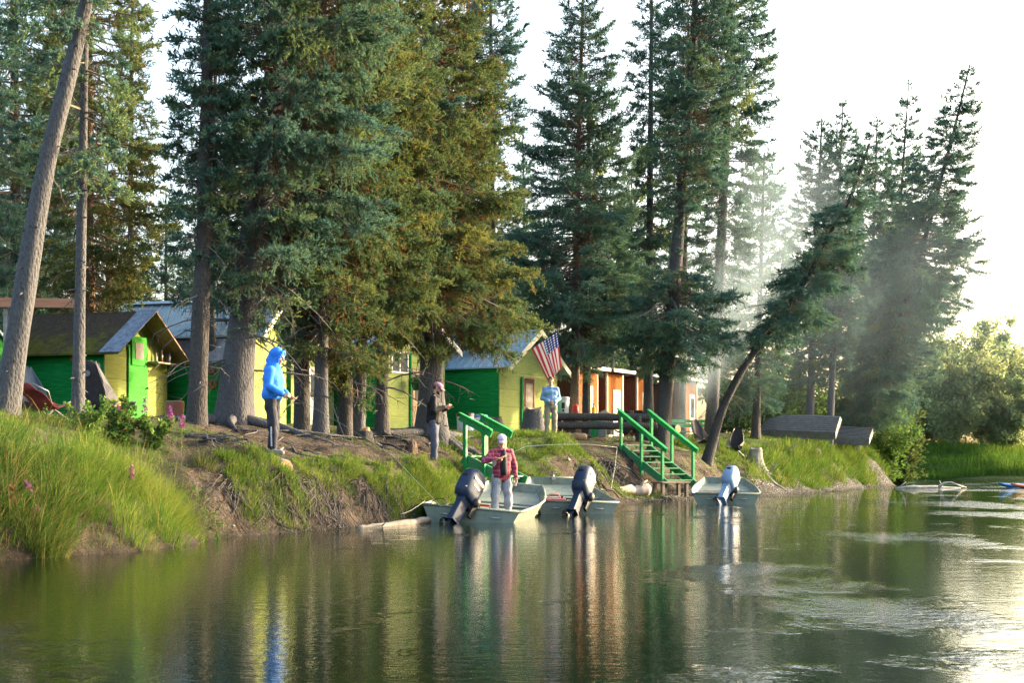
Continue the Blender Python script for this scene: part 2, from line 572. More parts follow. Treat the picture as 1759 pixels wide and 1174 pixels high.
def build_water():
    mb = MB()
    mb.add([(-200, -100, 0), (430, -100, 0), (430, 300, 0), (-200, 300, 0)], [(0, 1, 2, 3)])
    m, nt, N, L, b = nodes_of('river_water')
    b.inputs['Base Color'].default_value = (.0025, .008, .0028, 1)
    b.inputs['Roughness'].default_value = .02
    b.inputs['IOR'].default_value = 1.333
    b.inputs['Specular IOR Level'].default_value = .5
    tc = N.new('ShaderNodeTexCoord')

    def mapped(sx, sy, rot=0.):
        mp = N.new('ShaderNodeMapping')
        mp.inputs['Scale'].default_value = (sx, sy, 1)
        mp.inputs['Rotation'].default_value = (0, 0, rot)
        L.new(tc.outputs['Object'], mp.inputs['Vector'])
        return mp.outputs['Vector']
    big = noise(nt, mapped(.20, .12, .3), 1.0, 6, .62)            # where the current boils up
    sw = N.new('ShaderNodeSeparateXYZ'); L.new(tc.outputs['Object'], sw.inputs[0])
    # the main current runs along the open side of the river, away from the bank
    mid = ramp(nt, math_(nt, 'MULTIPLY_ADD', math_(nt, 'SUBTRACT', sw.outputs[0], math_(nt, 'MULTIPLY', sw.outputs[1], .22)), .045, .5), [(.2, 0.), (.75, 1.)])
    fine = noise(nt, mapped(.9, .5, .25), 1.0, 5, .6)
    rough = ramp(nt, math_(nt, 'ADD', math_(nt, 'MULTIPLY_ADD', mid, .12, big), math_(nt, 'MULTIPLY', math_(nt, 'SUBTRACT', fine, .5), .35)), [(.58, 0.), (.78, 1.)])
    w1 = noise(nt, mapped(1.1, 1.7, .35), 1.6, 3, .55)
    w2 = noise(nt, mapped(2.4, 4.2, -.2), 2.2, 4, .6)
    w3 = noise(nt, mapped(5., 8., .1), 2.5, 3, .6)
    h = math_(nt, 'ADD', math_(nt, 'MULTIPLY', w1, .4), math_(nt, 'ADD', math_(nt, 'MULTIPLY', w2, .34), math_(nt, 'MULTIPLY', w3, .2)))
    n1 = bump(nt, h, None, .15, .05)
    h2 = math_(nt, 'MULTIPLY', math_(nt, 'ADD', w2, math_(nt, 'MULTIPLY', w3, .6)), rough)
    bump(nt, h2, b, .55, .06, n1)
    o = mb.build('river_water', m)
    tag(o, kind='structure')


build_water()

# ---------------------------------------------------------------- light, sky and camera
SUN_DIR = Vector((.9, .42, 0)).normalized()
ELEV = R(13)


def build_light():
    w = bpy.data.worlds.new('World')
    scene.world = w
    w.use_nodes = True
    nt = w.node_tree
    bg = nt.nodes['Background']
    sky = nt.nodes.new('ShaderNodeTexSky')
    sky.sky_type = 'NISHITA'
    sky.sun_disc = False
    sky.sun_elevation = ELEV
    sky.sun_rotation = math.atan2(SUN_DIR.x, SUN_DIR.y)
    sky.air_density = 1.0
    sky.dust_density = 6.0
    sky.ozone_density = 1.0
    nt.links.new(sky.outputs[0], bg.inputs['Color'])
    bg.inputs['Strength'].default_value = .15
    sd = bpy.data.lights.new('sun', 'SUN')
    sd.energy = 2.0
    sd.angle = R(1.2)
    sd.color = (1, .78, .5)
    so = bpy.data.objects.new('sun', sd)
    C.objects.link(so)
    d = Vector((SUN_DIR.x * math.cos(ELEV), SUN_DIR.y * math.cos(ELEV), math.sin(ELEV)))
    so.rotation_euler = d.to_track_quat('Z', 'Y').to_euler()
    cd = bpy.data.cameras.new('camera')
    cd.sensor_width = 36
    cd.lens = FPX / 1759 * 36
    cd.shift_y = (HY - 587) / 1759
    cd.clip_end = 3000
    cd.clip_start = .1
    co = bpy.data.objects.new('camera', cd)
    C.objects.link(co)
    co.location = (0, 0, CAMH)
    co.rotation_euler = (PI / 2, 0, 0)
    scene.camera = co
    v = scene.view_settings
    v.view_transform = 'Standard'
    v.look = 'None'
    v.exposure = 2.95
    v.gamma = 1
    c = scene.cycles
    c.max_bounces = 7
    c.diffuse_bounces = 3
    c.glossy_bounces = 3
    c.transmission_bounces = 5
    c.transparent_max_bounces = 6
    c.volume_bounces = 1
    c.use_denoising = True
    c.denoiser = 'OPENIMAGEDENOISE'
    c.denoising_prefilter = 'NONE'
    c.sample_clamp_indirect = 6
    c.caustics_reflective = False
    c.caustics_refractive = False
    scene.render.film_transparent = False


build_light()
# ================================================================ trees
UP = np.array([0, 0, 1.])


def nrm(a):
    return a / np.maximum(np.linalg.norm(a, axis=-1, keepdims=True), 1e-9)


def frame_of(d, roll=None, rng=None):
    ref = np.where(np.abs(d[:, 2:3]) > .9, np.array([[1., 0, 0]]), np.array([[0, 0, 1.]]))
    s = nrm(np.cross(d, ref))
    q = np.cross(s, d)
    if roll is not None:
        c, n = np.cos(roll)[:, None], np.sin(roll)[:, None]
        s, q = s * c + q * n, q * c - s * n
    return s, q


def sprig_tris(pos, d, size, tone, rng, needles=7, fat=1.0):
    """bottle-brush sprigs: two crossed kites and a spray of needle bundles"""
    n = len(pos)
    s, q = frame_of(d, rng.uniform(0, 6.28, n))
    L = size[:, None]
    out, tn = [], []
    for a in (s, q):
        w = a * L * .068 * fat
        p0, pm, p1 = pos, pos + d * L * .45, pos + d * L
        out += [np.stack([p0, pm - w, pm + w], 1), np.stack([pm - w, p1, pm + w], 1)]
        tn += [tone, tone]
    for k in range(needles):
        u = .12 + .8 * (k / max(1, needles - 1))
        a = rng.uniform(0, 6.28, n)
        rad = s * np.cos(a)[:, None] + q * np.sin(a)[:, None]
        b = pos + d * L * u
        side = nrm(np.cross(rad, d))
        tip = b + d * L * (.22 + .1 * (u < .5)) + rad * L * .27
        w = side * L * .045 * fat
        out.append(np.stack([b - w, b + w, tip], 1))
        tn.append(np.clip(tone + rng.normal(0, .05, n), .22, 1))
    return np.concatenate(out), np.concatenate(tn)


def strip_tris(p0, p1, w, rng):
    """thin twigs as crossed slivers"""
    d = nrm(p1 - p0)
    s, q = frame_of(d, rng.uniform(0, 6.28, len(p0)))
    o = []
    for a in (s, q):
        o.append(np.stack([p0 - a * w[:, None], p0 + a * w[:, None], p1], 1))
    return np.concatenate(o)


def tube_tris(P, r, n=4):
    """P (nb,m,3) centre lines, r (nb,m) radii"""
    nb, m, _ = P.shape
    T = nrm(np.gradient(P, axis=1))
    ref = np.array([0.13, .21, .97])
    s = nrm(np.cross(T, ref)); q = np.cross(s, T)
    ring = []
    for k in range(n):
        a = 2 * PI * k / n
        ring.append(P + s * (math.cos(a) * r)[..., None] + q * (math.sin(a) * r)[..., None])
    o = []
    for k in range(n):
        A, B = ring[k], ring[(k + 1) % n]
        o.append(np.stack([A[:, :-1], B[:, :-1], B[:, 1:]], 2).reshape(-1, 3, 3))
        o.append(np.stack([A[:, :-1], B[:, 1:], A[:, 1:]], 2).reshape(-1, 3, 3))
    return np.concatenate(o)


class Path:
    def __init__(self, pts):
        self.p = np.array([tuple(q) for q in pts], float)
        seg = np.linalg.norm(np.diff(self.p, axis=0), axis=1)
        self.s = np.concatenate([[0], np.cumsum(seg)])
        self.len = self.s[-1]
        # smooth resample
        t = np.linspace(0, self.len, 40)
        q = np.stack([np.interp(t, self.s, self.p[:, i]) for i in range(3)], 1)
        for _ in range(3):
            q[1:-1] = (q[:-2] + 2 * q[1:-1] + q[2:]) / 4
        self.t, self.q = t / self.len, q

    def at(self, t):
        return np.stack([np.interp(t, self.t, self.q[:, i]) for i in range(3)], -1)


def crown_mesh(path, prof, nbr, rng, dens=1.7, sprig=.15, needles=7, tone0=.62, tonev=.13, lo=-.25, hi=.5, up=.42, dead=.4, mats=None, u0=.45, fat=1.35, gap=.3, brown=.006, sag=.5, deadlow=0, side=None, hang=.2):
    """prof: [(t, branch length)...] along the trunk path"""
    pt = np.array([p[0] for p in prof]); pr = np.array([p[1] for p in prof])
    t0, t1 = pt[0], pt[-1]
    # more branches where they are long enough to show, but never none
    tt = np.linspace(t0, t1, 400)
    wgt = np.interp(tt, pt, pr) ** .55 + .12
    wgt[np.interp(tt, pt, pr) < .05] = 0
    cdf = np.cumsum(wgt); cdf /= cdf[-1]
    # branches stand in whorls, six to eight at a level, with a few short ones between
    nw = max(6, int(nbr / 8.5))
    tw = np.interp((np.arange(nw) + rng.uniform(.2, .8, nw)) / nw, cdf, tt)
    per = rng.integers(5, 9, nw)
    t = np.repeat(tw, per)
    az = np.concatenate([rng.uniform(0, 6.28) + np.arange(p_) * 2 * PI / p_ for p_ in per])
    az = az + rng.normal(0, .22, len(az))
    t = t + rng.normal(0, .05, len(t)) / path.len
    nx_ = int(nbr * .3)
    short = np.concatenate([np.ones(len(t)), rng.uniform(.35, .7, nx_)])
    t = np.clip(np.concatenate([t, np.interp(rng.uniform(0, 1, nx_), cdf, tt)]), t0, t1)
    az = np.concatenate([az, rng.uniform(0, 6.28, nx_)])
    nbr = len(t)
    f = (t - t0) / (t1 - t0)
    ph = rng.uniform(0, 6.28, 4)
    lobe = (np.sin(az * 2 + t * 31 + ph[0]) + np.sin(az * 3 - t * 47 + ph[1]) + np.sin(az + t * 73 + ph[2])) / 3
    keep = lobe > -1 + gap
    if side is not None:
        sv = np.cos(az - side[0])
        keep &= rng.uniform(0, 1, nbr) < np.clip(1 + side[1] * sv, 0, 1)
    t, az, f, lobe, short = t[keep], az[keep], f[keep], lobe[keep], short[keep]
    nb = len(t)
    L = np.interp(t, pt, pr) * short * (.86 + .28 * lobe) * rng.uniform(.75, 1.15, nb)
    if side is not None:
        L *= 1 + side[2] * np.cos(az - side[0])
    L = np.maximum(L, .12)
    h = np.stack([np.cos(az), np.sin(az), np.zeros(nb)], 1)
    ds = np.stack([-np.sin(az), np.cos(az), np.zeros(nb)], 1)
    B = path.at(t)
    a = lo + (hi - lo) * f ** 1.3 + rng.normal(0, .1, nb)
    bb = -sag * (1 - .7 * f) + rng.normal(0, .08, nb)
    cc = up * (1 - .3 * f) + rng.normal(0, .06, nb)
    wig = rng.normal(0, .12, nb)

    def P(i, u):
        l = L[i]
        return B[i] + h[i] * (l * u * (1 - .06 * u))[:, None] + ds[i] * (l * wig[i] * u * u)[:, None] + UP * (l * (a[i] * u + bb[i] * u * u + cc[i] * u ** 3))[:, None]

    def T(i, u):
        return nrm(P(i, np.minimum(u + .03, 1.05)) - P(i, u - .03))
    btone = np.clip(rng.normal(tone0, tonev, nb), .34, 1)
    tris, tone, mi = [], [], []

    def put(tr, tn, k):
        tris.append(tr); tone.append(np.broadcast_to(tn, (len(tr),)) if np.ndim(tn) == 0 else tn); mi.append(np.full(len(tr), k))
    # branch wood
    us = np.linspace(0, .97, 6)
    ii = np.repeat(np.arange(nb), 6)
    W = P(ii, np.tile(us, nb)).reshape(nb, 6, 3)
    rr = (.011 + .012 * L)[:, None] * np.linspace(1, .2, 6)[None]
    put(tube_tris(W, rr, 3), 0., 1)
    # leafy twigs
    cnt = np.maximum(2, np.round(L * (1 - u0) * 11 * dens + rng.uniform(0, 1, nb))).astype(int)
    i = np.repeat(np.arange(nb), cnt)
    n = len(i)
    u = u0 + (1 - u0) * rng.uniform(0, 1, n) ** .8
    sd = rng.choice([-1., 1.], n)
    tg = T(i, u)
    sdv = nrm(np.cross(tg, UP)) * sd[:, None]
    hangs = rng.uniform(0, 1, n) < hang * (1 - .6 * f[i])
    D = nrm(tg * rng.uniform(.4, .9, n)[:, None] + sdv * rng.uniform(.25, 1.0, n)[:, None] + UP * np.where(hangs, rng.uniform(-1.2, -.5, n), rng.uniform(-.2, .18, n))[:, None])
    tl = np.clip((.2 + .6 * (1 - u)) * np.sqrt(L[i]) * rng.uniform(.6, 1.25, n), .1, .9)
    tp = P(i, u)
    cs = np.maximum(2, np.round(tl / (sprig * .5) * dens * .8 + rng.uniform(0, 1, n))).astype(int)
    j = np.repeat(np.arange(n), cs)
    k = len(j)
    v = rng.uniform(.05, 1, k)
    pos = tp[j] + D[j] * (tl[j] * v)[:, None] - UP * (.22 * tl[j] * v * v)[:, None] + rng.normal(0, .012, (k, 3))
    sp = nrm(D[j] * .8 + rng.normal(0, .55, (k, 3)) + UP * np.where(hangs[j], -.4, .55)[:, None])
    sz = sprig * rng.uniform(.7, 1.25, k)
    tn = np.clip(btone[i[j]] + rng.normal(0, .07, k) + .1 * (v > .75), .32, 1)
    br = rng.uniform(0, 1, k) < brown * (1.6 - u[i.astype(int)][0] * 0)
    tn = np.where(br, rng.uniform(.05, .2, k), tn)  # dead brown sprigs; bigger shares also paint warm sunlit patches
    # branch tips
    it = np.repeat(np.arange(nb), 6)
    ut = np.tile(np.linspace(.8, 1, 6), nb)
    pos = np.concatenate([pos, P(it, ut)]); sp = np.concatenate([sp, nrm(T(it, ut) + rng.normal(0, .35, (len(it), 3)))])
    sz = np.concatenate([sz, np.full(len(it), sprig * 1.15)]); tn = np.concatenate([tn, np.clip(btone[it] + .08, 0, 1)])
    tr, tq = sprig_tris(pos, sp, sz, tn, rng, needles, fat)
    put(tr, tq, 0)
    # twig wood
    put(strip_tris(tp, tp + D * tl[:, None], np.full(n, .004 + .01 * sprig), rng), 0., 1)
    # dead inner twigs, hanging
    cd = np.round(dead * (3 + 7 * L)).astype(int)
    i = np.repeat(np.arange(nb), cd)
    if len(i):
        n = len(i)
        u = rng.uniform(.05, .72, n)
        p = P(i, u)
        tg = T(i, u)
        sdv = nrm(np.cross(tg, UP)) * rng.choice([-1., 1.], n)[:, None]
        D = nrm(tg * rng.uniform(0, .6, n)[:, None] + sdv * rng.uniform(.1, .8, n)[:, None] - UP * rng.uniform(.2, 1.3, n)[:, None])
        l = rng.uniform(.2, .65, n) * np.sqrt(L[i])
        m = p + D * (l * .55)[:, None] + rng.normal(0, .03, (n, 3))
        e = m + nrm(D - UP * .6 + rng.normal(0, .3, (n, 3))) * (l * .55)[:, None]
        w = np.full(n, .006 + .012 * sprig)
        dt = rng.uniform(.0, .17, n)
        a1 = strip_tris(p, m, w, rng); put(a1, np.tile(dt, 2), 0)
        a2 = strip_tris(m - D * .02, e, w * .8, rng); put(a2, np.tile(dt, 2), 0)
        e2 = m + nrm(D + rng.normal(0, .5, (n, 3))) * (l * .4)[:, None]
        put(strip_tris(m, e2, w * .7, rng), np.tile(dt, 2), 0)
    # bare dead limbs under the crown
    if deadlow:
        n = deadlow
        td = rng.uniform(max(.06, t0 - .22), t0 + .25 * (t1 - t0), n)
        b0 = path.at(td)
        aa = rng.uniform(0, 6.28, n)
        hh = np.stack([np.cos(aa), np.sin(aa), np.zeros(n)], 1)
        ll = rng.uniform(.3, 1.0, n) * np.interp(t0 + .2 * (t1 - t0), pt, pr)
        U = np.linspace(0, 1, 7)
        Pd = b0[:, None] + hh[:, None] * (ll[:, None] * U)[..., None] + UP * (ll[:, None] * (rng.uniform(-.3, .2, n)[:, None] * U - rng.uniform(.1, .6, n)[:, None] * U ** 2))[..., None] + np.cumsum(rng.normal(0, .025, (n, 7, 3)), 1)
        put(tube_tris(Pd, (.012 + .008 * ll)[:, None] * np.linspace(1, .25, 7)[None], 4), 0., 2)
        ic = np.repeat(np.arange(n), 7)
        uc = rng.integers(2, 7, len(ic))
        p = Pd[ic, uc]
        D = nrm(hh[ic] * .5 + rng.normal(0, .6, (len(ic), 3)) - UP * .5)
        l = rng.uniform(.15, .6, len(ic)) * ll[ic]
        m = p + D * (l * .5)[:, None]
        e = m + nrm(D - UP * .4 + rng.normal(0, .4, (len(ic), 3))) * (l * .5)[:, None]
        put(strip_tris(p, m, np.full(len(ic), .009), rng), 0., 2)
        put(strip_tris(m, e, np.full(len(ic), .007), rng), 0., 2)
    return np.concatenate(tris), np.concatenate(tone), np.concatenate(mi)


def trunk_mesh(path, r0, r1, rng, flare=.55, flare_h=.5, n=18, stubs=14, t_end=1.0, roots=0, root_len=1.6, ground=None, base=None):
    mb = MB()
    ts = np.concatenate([np.linspace(-.03, .1, 9), np.linspace(.13, t_end, 26)])
    ph = rng.uniform(0, 6.28, 5)
    P = path.at(np.clip(ts, 0, 1))
    below = ts < 0
    P[below] += (ts[below] * path.len)[:, None] * UP
    rings = []
    for tq, p in zip(ts, P):
        z = max(0, tq * path.len)
        r = r0 + (r1 - r0) * max(0, tq)
        ring = []
        for k in range(n):
            a = 2 * PI * k / n
            fl = flare * math.exp(-z / flare_h) * (.75 + .45 * math.sin(3 * a + ph[0]) * math.sin(2 * a + ph[1]))
            w = 1 + .05 * math.sin(4 * a + 2.1 * z + ph[2]) + .035 * math.sin(7 * a - 1.3 * z + ph[3])
            rr = r * (w + fl)
            ring.append((p[0] + rr * math.cos(a), p[1] + rr * math.sin(a), p[2]))
        rings.append(ring)
    mb.loft(rings)
    for _ in range(stubs):
        tq = rng.uniform(.05, min(.6, t_end))
        p = path.at(np.array([tq]))[0]
        a = rng.uniform(0, 6.28)
        r = r0 + (r1 - r0) * tq
        d = Vector((math.cos(a), math.sin(a), rng.uniform(-.3, .25)))
        l = r + rng.uniform(.03, .18)
        q = Vector(p)
        mb.tube([q, q + d * l * .7, q + d * l + Vector((0, 0, -.02))], [.022, .014, .006], 5)
    if roots:
        for k in range(roots):
            a = 2 * PI * k / roots + rng.uniform(-.35, .35)
            l = root_len * rng.uniform(.6, 1.3)
            pts, rad = [], []
            aa = a
            q = Vector((math.cos(a) * r0 * .7, math.sin(a) * r0 * .7, 0))
            for s in range(9):
                f = s / 8
                x, y = q.x, q.y
                g = (gz(base[0] + x, base[1] + y) - base[2]) if base is not None else 0
                pts.append(Vector((x, y, g + r0 * .35 * (1 - f) ** 2 + .015 - .07 * (f > .9))))
                rad.append(max(.02, r0 * .42 * (1 - f) ** 1.2))
                aa += rng.normal(0, .22)
                q = q + Vector((math.cos(aa), math.sin(aa), 0)) * (l / 8)
            mb.tube(pts, rad, 8)
    return mb


TREES = []


def spruce(label, px, d, top, prof, nbr=200, r0=.2, r1=.03, seed=1, bark=None, needle=None, group=None, mid=None, roots=0, root_len=1.6, sink=.05, stubs=14, flare=.5, flare_h=.5, name='spruce_tree', dens=1.85, sprig=.125, needles=9, widen=1.12, **kw):
    """px, d: trunk foot; top: (px, py) of the tip, or (px, height in m); mid: [(px, py)...] the trunk passes through"""
    rng = np.random.default_rng(seed)
    x = (px - CX) / FPX * d
    z = gz(x, d) - sink
    base = Vector((x, d, z))
    pts = [base]
    for mx, my in (mid or []):
        pts.append(at(mx, d, py=my))
    tpx, tpy = top
    pts.append(at(tpx, d, py=tpy))
    path = Path([p - base for p in pts])
    t = thing(name, label, 'tree', base, 0, group)
    # heights in prof may be given as photo rows: ('y', row)
    zz = path.q[:, 2]

    def tof(v):
        if isinstance(v, float) and v <= 1.0: return v
        zr = CAMH + (HY - v) / FPX * d - z
        return float(np.interp(zr, zz, path.t))
    pf = sorted((tof(a), b) for a, b in prof)
    tr = trunk_mesh(path, r0, r1, rng, flare, flare_h, stubs=stubs, roots=roots, root_len=root_len, base=base)
    tr.build('trunk', bark or BARK, t, smooth=True)
    tris, tone, mi = crown_mesh(path, [(a, b * widen) for a, b in pf], int(nbr * 1.1), rng, dens=dens, sprig=sprig, needles=needles, **kw)
    tri_mesh('crown', tris, [needle or NEEDLE, BRANCH, DEADLIMB], mi, tone, t)
    TREES.append((label, len(tris)))
    return t
# ---------------------------------------------------------------- every tree of the photo
YN = NEEDLE_YELLOW
spruce('thick grey trunk leaning right at the left edge, in front of the mossy cabin', 8, 22, (215, -420), [(60, .2), (-60, 1.2), (-200, 1.3), (-410, .1)], 60, .2, .05, 1, BARK, mid=[(75, 300), (150, 0)], deadlow=7, stubs=22, flare=.25)
spruce('slim straight grey trunk beside the folding chairs, green tufts only high up', 133, 24, (152, -330), [(345, .25), (290, .75), (200, 1.0), (60, 1.1), (-120, .8), (-320, .1)], 84, .108, .03, 2, BARK, mid=[(142, 300)], stubs=26, flare=.3, flare_h=.3, deadlow=5, tone0=.68)
spruce('yellow green spruce with reddish trunk rising behind the slim grey trunk', 152, 38, (150, -420), [(560, .9), (470, 1.7), (300, 2.05), (100, 1.7), (-100, 1.2), (-410, .1)], 270, .2, .04, 3, BARK_WARM, YN, deadlow=18, tone0=.66, side=(0, .3, .1), dead=.9, widen=1.12, brown=.03)
spruce('dark spruce behind the leaning grey trunk above the mossy roof', 30, 41, (20, -450), [(580, 1.4), (400, 2.3), (100, 2.0), (-440, .1)], 250, .2, .04, 4, BARK_DARK, deadlow=14, tone0=.5, needles=6, widen=1.20)
spruce('dark green spruce cut by the left border of the photo', -75, 34, (-60, -420), [(560, 1.2), (300, 2.0), (0, 1.6), (-400, .1)], 180, .2, .04, 5, BARK_DARK, tone0=.5, needles=5, deadlow=8)
spruce('narrow dark spruce at the edge of the sky gap behind the blue metal roof', 222, 52, (228, -120), [(560, 1.0), (400, 1.1), (200, .85), (0, .6), (-115, .1)], 190, .15, .03, 6, BARK_DARK, YN, tone0=.5, needles=5, deadlow=9)
spruce('distant spruce between the leaning trunk and the slim trunk', 98, 58, (95, -60), [(560, 1.6), (350, 2.0), (100, 1.4), (-55, .1)], 190, .16, .03, 7, BARK_DARK, tone0=.45, needles=4, sprig=0.162)
spruce('slender sparse spruce with dark bare lower trunk left of the giant spruce', 338, 28.5, (365, -380), [(450, .3), (380, .75), (250, 1.0), (80, .95), (-150, .7), (-370, .1)], 190, .2, .05, 8, BARK_DARK, mid=[(352, 350)], deadlow=23, dead=0.66, brown=.015, tone0=.55, stubs=30, flare=.2, widen=0.95)
spruce('thin spruce standing right behind the slender dark trunk', 362, 38, (372, -60), [(520, 1.0), (400, 1.2), (200, .8), (-55, .1)], 130, .11, .03, 9, BARK, tone0=.5, needles=5, deadlow=9, dead=.8)
spruce('giant spruce with the thickest trunk and spreading roots behind the blue hoodie', 398, 29.6, (505, -560), [(575, .25), (520, .7), (440, 1.6), (250, 2.1), (60, 2.1), (-150, 1.7), (-550, .1)], 430, .34, .06, 10, BARK, mid=[(432, 420), (470, 170)], roots=9, root_len=2.0, deadlow=42, dead=0.60, side=(0, .5, .3), tone0=.64, hang=0.27, flare=.6, flare_h=.55, stubs=34, brown=.03)
spruce('spruce trunk just right of the blue hoodie, first of the middle row', 519, 32.4, (512, -330), [(640, .25), (590, .6), (520, 1.1), (380, 1.6), (100, 1.3), (-320, .1)], 230, .185, .04, 11, BARK_DARK, deadlow=21, dead=.9, hang=0.30, tone0=.64, flare=.3, side=(-.4, .3, .2))
spruce('spruce trunk with a white board showing on its left side', 551, 31.6, (560, -380), [(620, .3), (570, .9), (450, 1.6), (200, 1.5), (-50, 1.2), (-370, .1)], 260, .165, .04, 12, BARK, YN, deadlow=18, dead=.9, hang=0.30, tone0=.52, flare=.4, roots=5, root_len=1.1, side=(0, .3, .2), brown=.03)
spruce('left trunk of the close pair of spruces in the middle row', 592, 33.4, (612, -300), [(680, .3), (640, .8), (560, 1.3), (400, 1.8), (150, 1.4), (-290, .1)], 260, .17, .04, 13, BARK_DARK, YN, deadlow=14, hang=0.30, tone0=.66, flare=.3, side=(-.3, .4, .25), brown=.03)
spruce('right trunk of the close pair of spruces in the middle row', 615, 33.9, (655, -350), [(570, .4), (525, 1.0), (400, 1.8), (180, 1.7), (-340, .1)], 260, .15, .04, 14, BARK, YN, deadlow=14, hang=0.27, tone0=.6, flare=.4, roots=4, root_len=1., side=(0, .3, .2), dead=.9, brown=.03)
spruce('spruce trunk beside the white framed window of the tall cabin', 655, 35.4, (672, -300), [(560, .4), (500, 1.1), (400, 1.6), (100, 1.5), (-290, .1)], 220, .165, .04, 15, BARK_DARK, deadlow=14, hang=0.24, tone0=.62, flare=.5, roots=5, root_len=1.3)
spruce('broad spruce with swollen root base behind the dark jacket', 741, 37, (738, -430), [(600, .4), (575, 1.1), (540, 1.9), (480, 2.5), (350, 2.15), (150, 1.75), (-100, 1.3), (-420, .1)], 470, .33, .05, 16, BARK, YN, roots=9, root_len=2.3, deadlow=21, dead=.8, hang=0.27, tone0=.62, flare=.75, flare_h=.7, side=(-.2, .25, .1), brown=.03)
spruce('dark spruce with a pale bare trunk stretch behind the broad spruce', 797, 50, (806, -150), [(610, 1.1), (440, 1.5), (390, .7), (330, .6), (270, 1.4), (100, 1.5), (-140, .1)], 230, .19, .04, 17, BARK, tone0=.46, needles=5, dead=.9, sprig=0.145, widen=1.25)
spruce('dark ragged spruce on the left side of the central sky gap', 848, 57, (842, -110), [(600, 1.3), (400, 1.5), (200, 1.4), (0, .95), (-105, .1)], 230, .2, .04, 18, BARK_DARK, tone0=.45, needles=5, sprig=0.153, dead=.8, gap=.4, widen=1.30)
spruce('lower dark spruce in the gap behind the cabin with the flag', 905, 66, (898, 230), [(640, 1.5), (520, 1.7), (380, 1.0), (235, .1)], 150, .15, .03, 19, BARK_DARK, tone0=.45, needles=4, sprig=0.170)
spruce('blue green cone shaped spruce behind the flag, bare trunk below', 987, 53, (1003, -60), [(625, .9), (560, 1.9), (480, 2.35), (340, 2.05), (180, 1.5), (60, 1.0), (-55, .06)], 430, .2, .04, 20, BARK_WARM, mid=[(992, 320)], tone0=.6, tonev=.07, needles=6, sprig=0.145, dead=.7, gap=.15, hang=0.21, fat=1.15, widen=1.30)
spruce('grey spruce trunk with a white float hung on it, beside the flag', 1007, 54.5, (1012, 140), [(560, .8), (400, 1.2), (145, .1)], 90, .17, .05, 21, BARK, tone0=.5, needles=5, sprig=0.153, widen=1.20)
spruce('big spruce with low green skirt behind the right stair rail', 1135, 51, (1208, -250), [(640, .4), (600, 1.5), (550, 2.2), (500, 2.2), (462, 1.5), (446, .2), (436, .12), (380, .15), (365, .7), (300, 1.5), (150, 1.75), (0, 1.6), (-240, .1)], 430, .3, .05, 22, BARK_DARK, mid=[(1163, 430), (1188, 120)], tone0=.58, needles=6, sprig=0.145, dead=.7, hang=0.24, gap=.2, side=(0, .1, .12), flare=.3, brown=.015, widen=1.20)
spruce('grey straight trunk just left of the spruce with the low skirt', 1113, 56, (1120, -90), [(470, .9), (330, 1.4), (100, 1.1), (-80, .1)], 180, .22, .04, 23, BARK, tone0=.55, needles=5, sprig=0.153, dead=.8, stubs=20, widen=1.10)
spruce('slim dark trunk in the smoke left of the last orange hut', 1172, 62, (1182, 30), [(520, .8), (300, 1.3), (40, .1)], 120, .17, .04, 24, BARK_DARK, tone0=.5, needles=5, sprig=0.162, dead=0.60)
spruce('tall ragged spruce right of the smoke with bare lower limbs', 1220, 57, (1268, -280), [(560, .5), (450, 1.1), (300, 1.6), (120, 1.75), (-50, 1.6), (-270, .1)], 330, .27, .05, 25, BARK, mid=[(1240, 400)], tone0=.52, needles=6, sprig=0.153, dead=0.60, gap=.35, deadlow=21, hang=0.24, brown=.015, widen=1.20)
spruce('pale hazy spruce behind the smoke with a flat drooping top', 1298, 68, (1313, 262), [(690, 1.2), (560, 1.9), (430, 1.7), (340, 1.2), (270, .3)], 230, .2, .04, 26, BARK_DARK, tone0=.5, needles=5, sprig=0.170, widen=1.15, dead=.15)
spruce('crooked spruce leaning far right over the tree stump and chairs', 1213, 52, (1494, 246), [(.37, .3), (.42, 1.0), (.5, 1.75), (.58, 1.2), (.66, 1.7), (.74, 1.0), (.82, 1.15), (.9, .6), (.95, .75), (1.0, .12)], 160, .2, .05, 27, BARK_DARK, mid=[(1238, 706), (1284, 618), (1332, 560), (1392, 470), (1424, 402), (1462, 342), (1478, 292)], tone0=.52, tonev=.08, needles=7, sprig=0.136, hang=0.39, lo=-.55, hi=-.1, dead=.6, flare=.3, deadlow=10, stubs=50, gap=.75, widen=1.12, u0=.25)
spruce('left trunk standing against the overturned boat', 1389, 77, (1412, 196), [(660, .8), (520, 1.9), (380, 1.45), (260, .8), (200, .06)], 351, .24, .03, 28, BARK, tone0=.55, needles=5, sprig=0.162, widen=1.3, dead=.15)
spruce('straight trunk in front of the second overturned boat', 1424, 75.5, (1448, 172), [(620, .7), (500, 1.6), (360, 1.25), (250, .8), (176, .06)], 351, .21, .03, 29, BARK, tone0=.55, needles=5, sprig=0.162, widen=1.3, dead=.15)
spruce('hazy spruce in the middle of the right hand group, short pointed tip', 1488, 87, (1507, 196), [(700, 1.8), (520, 2.4), (370, 1.5), (260, .9), (200, .06)], 405, .22, .03, 30, BARK_DARK, tone0=.5, needles=5, sprig=0.170, widen=1.3, dead=.15)
spruce('hazy spruce with a clear narrow tip left of the leaning tip', 1514, 90, (1562, 130), [(700, 2.0), (560, 2.5), (420, 1.9), (290, 1.1), (200, .6), (134, .06)], 459, .24, .03, 31, BARK_DARK, tone0=.55, needles=5, sprig=0.170, widen=1.3, dead=.15)
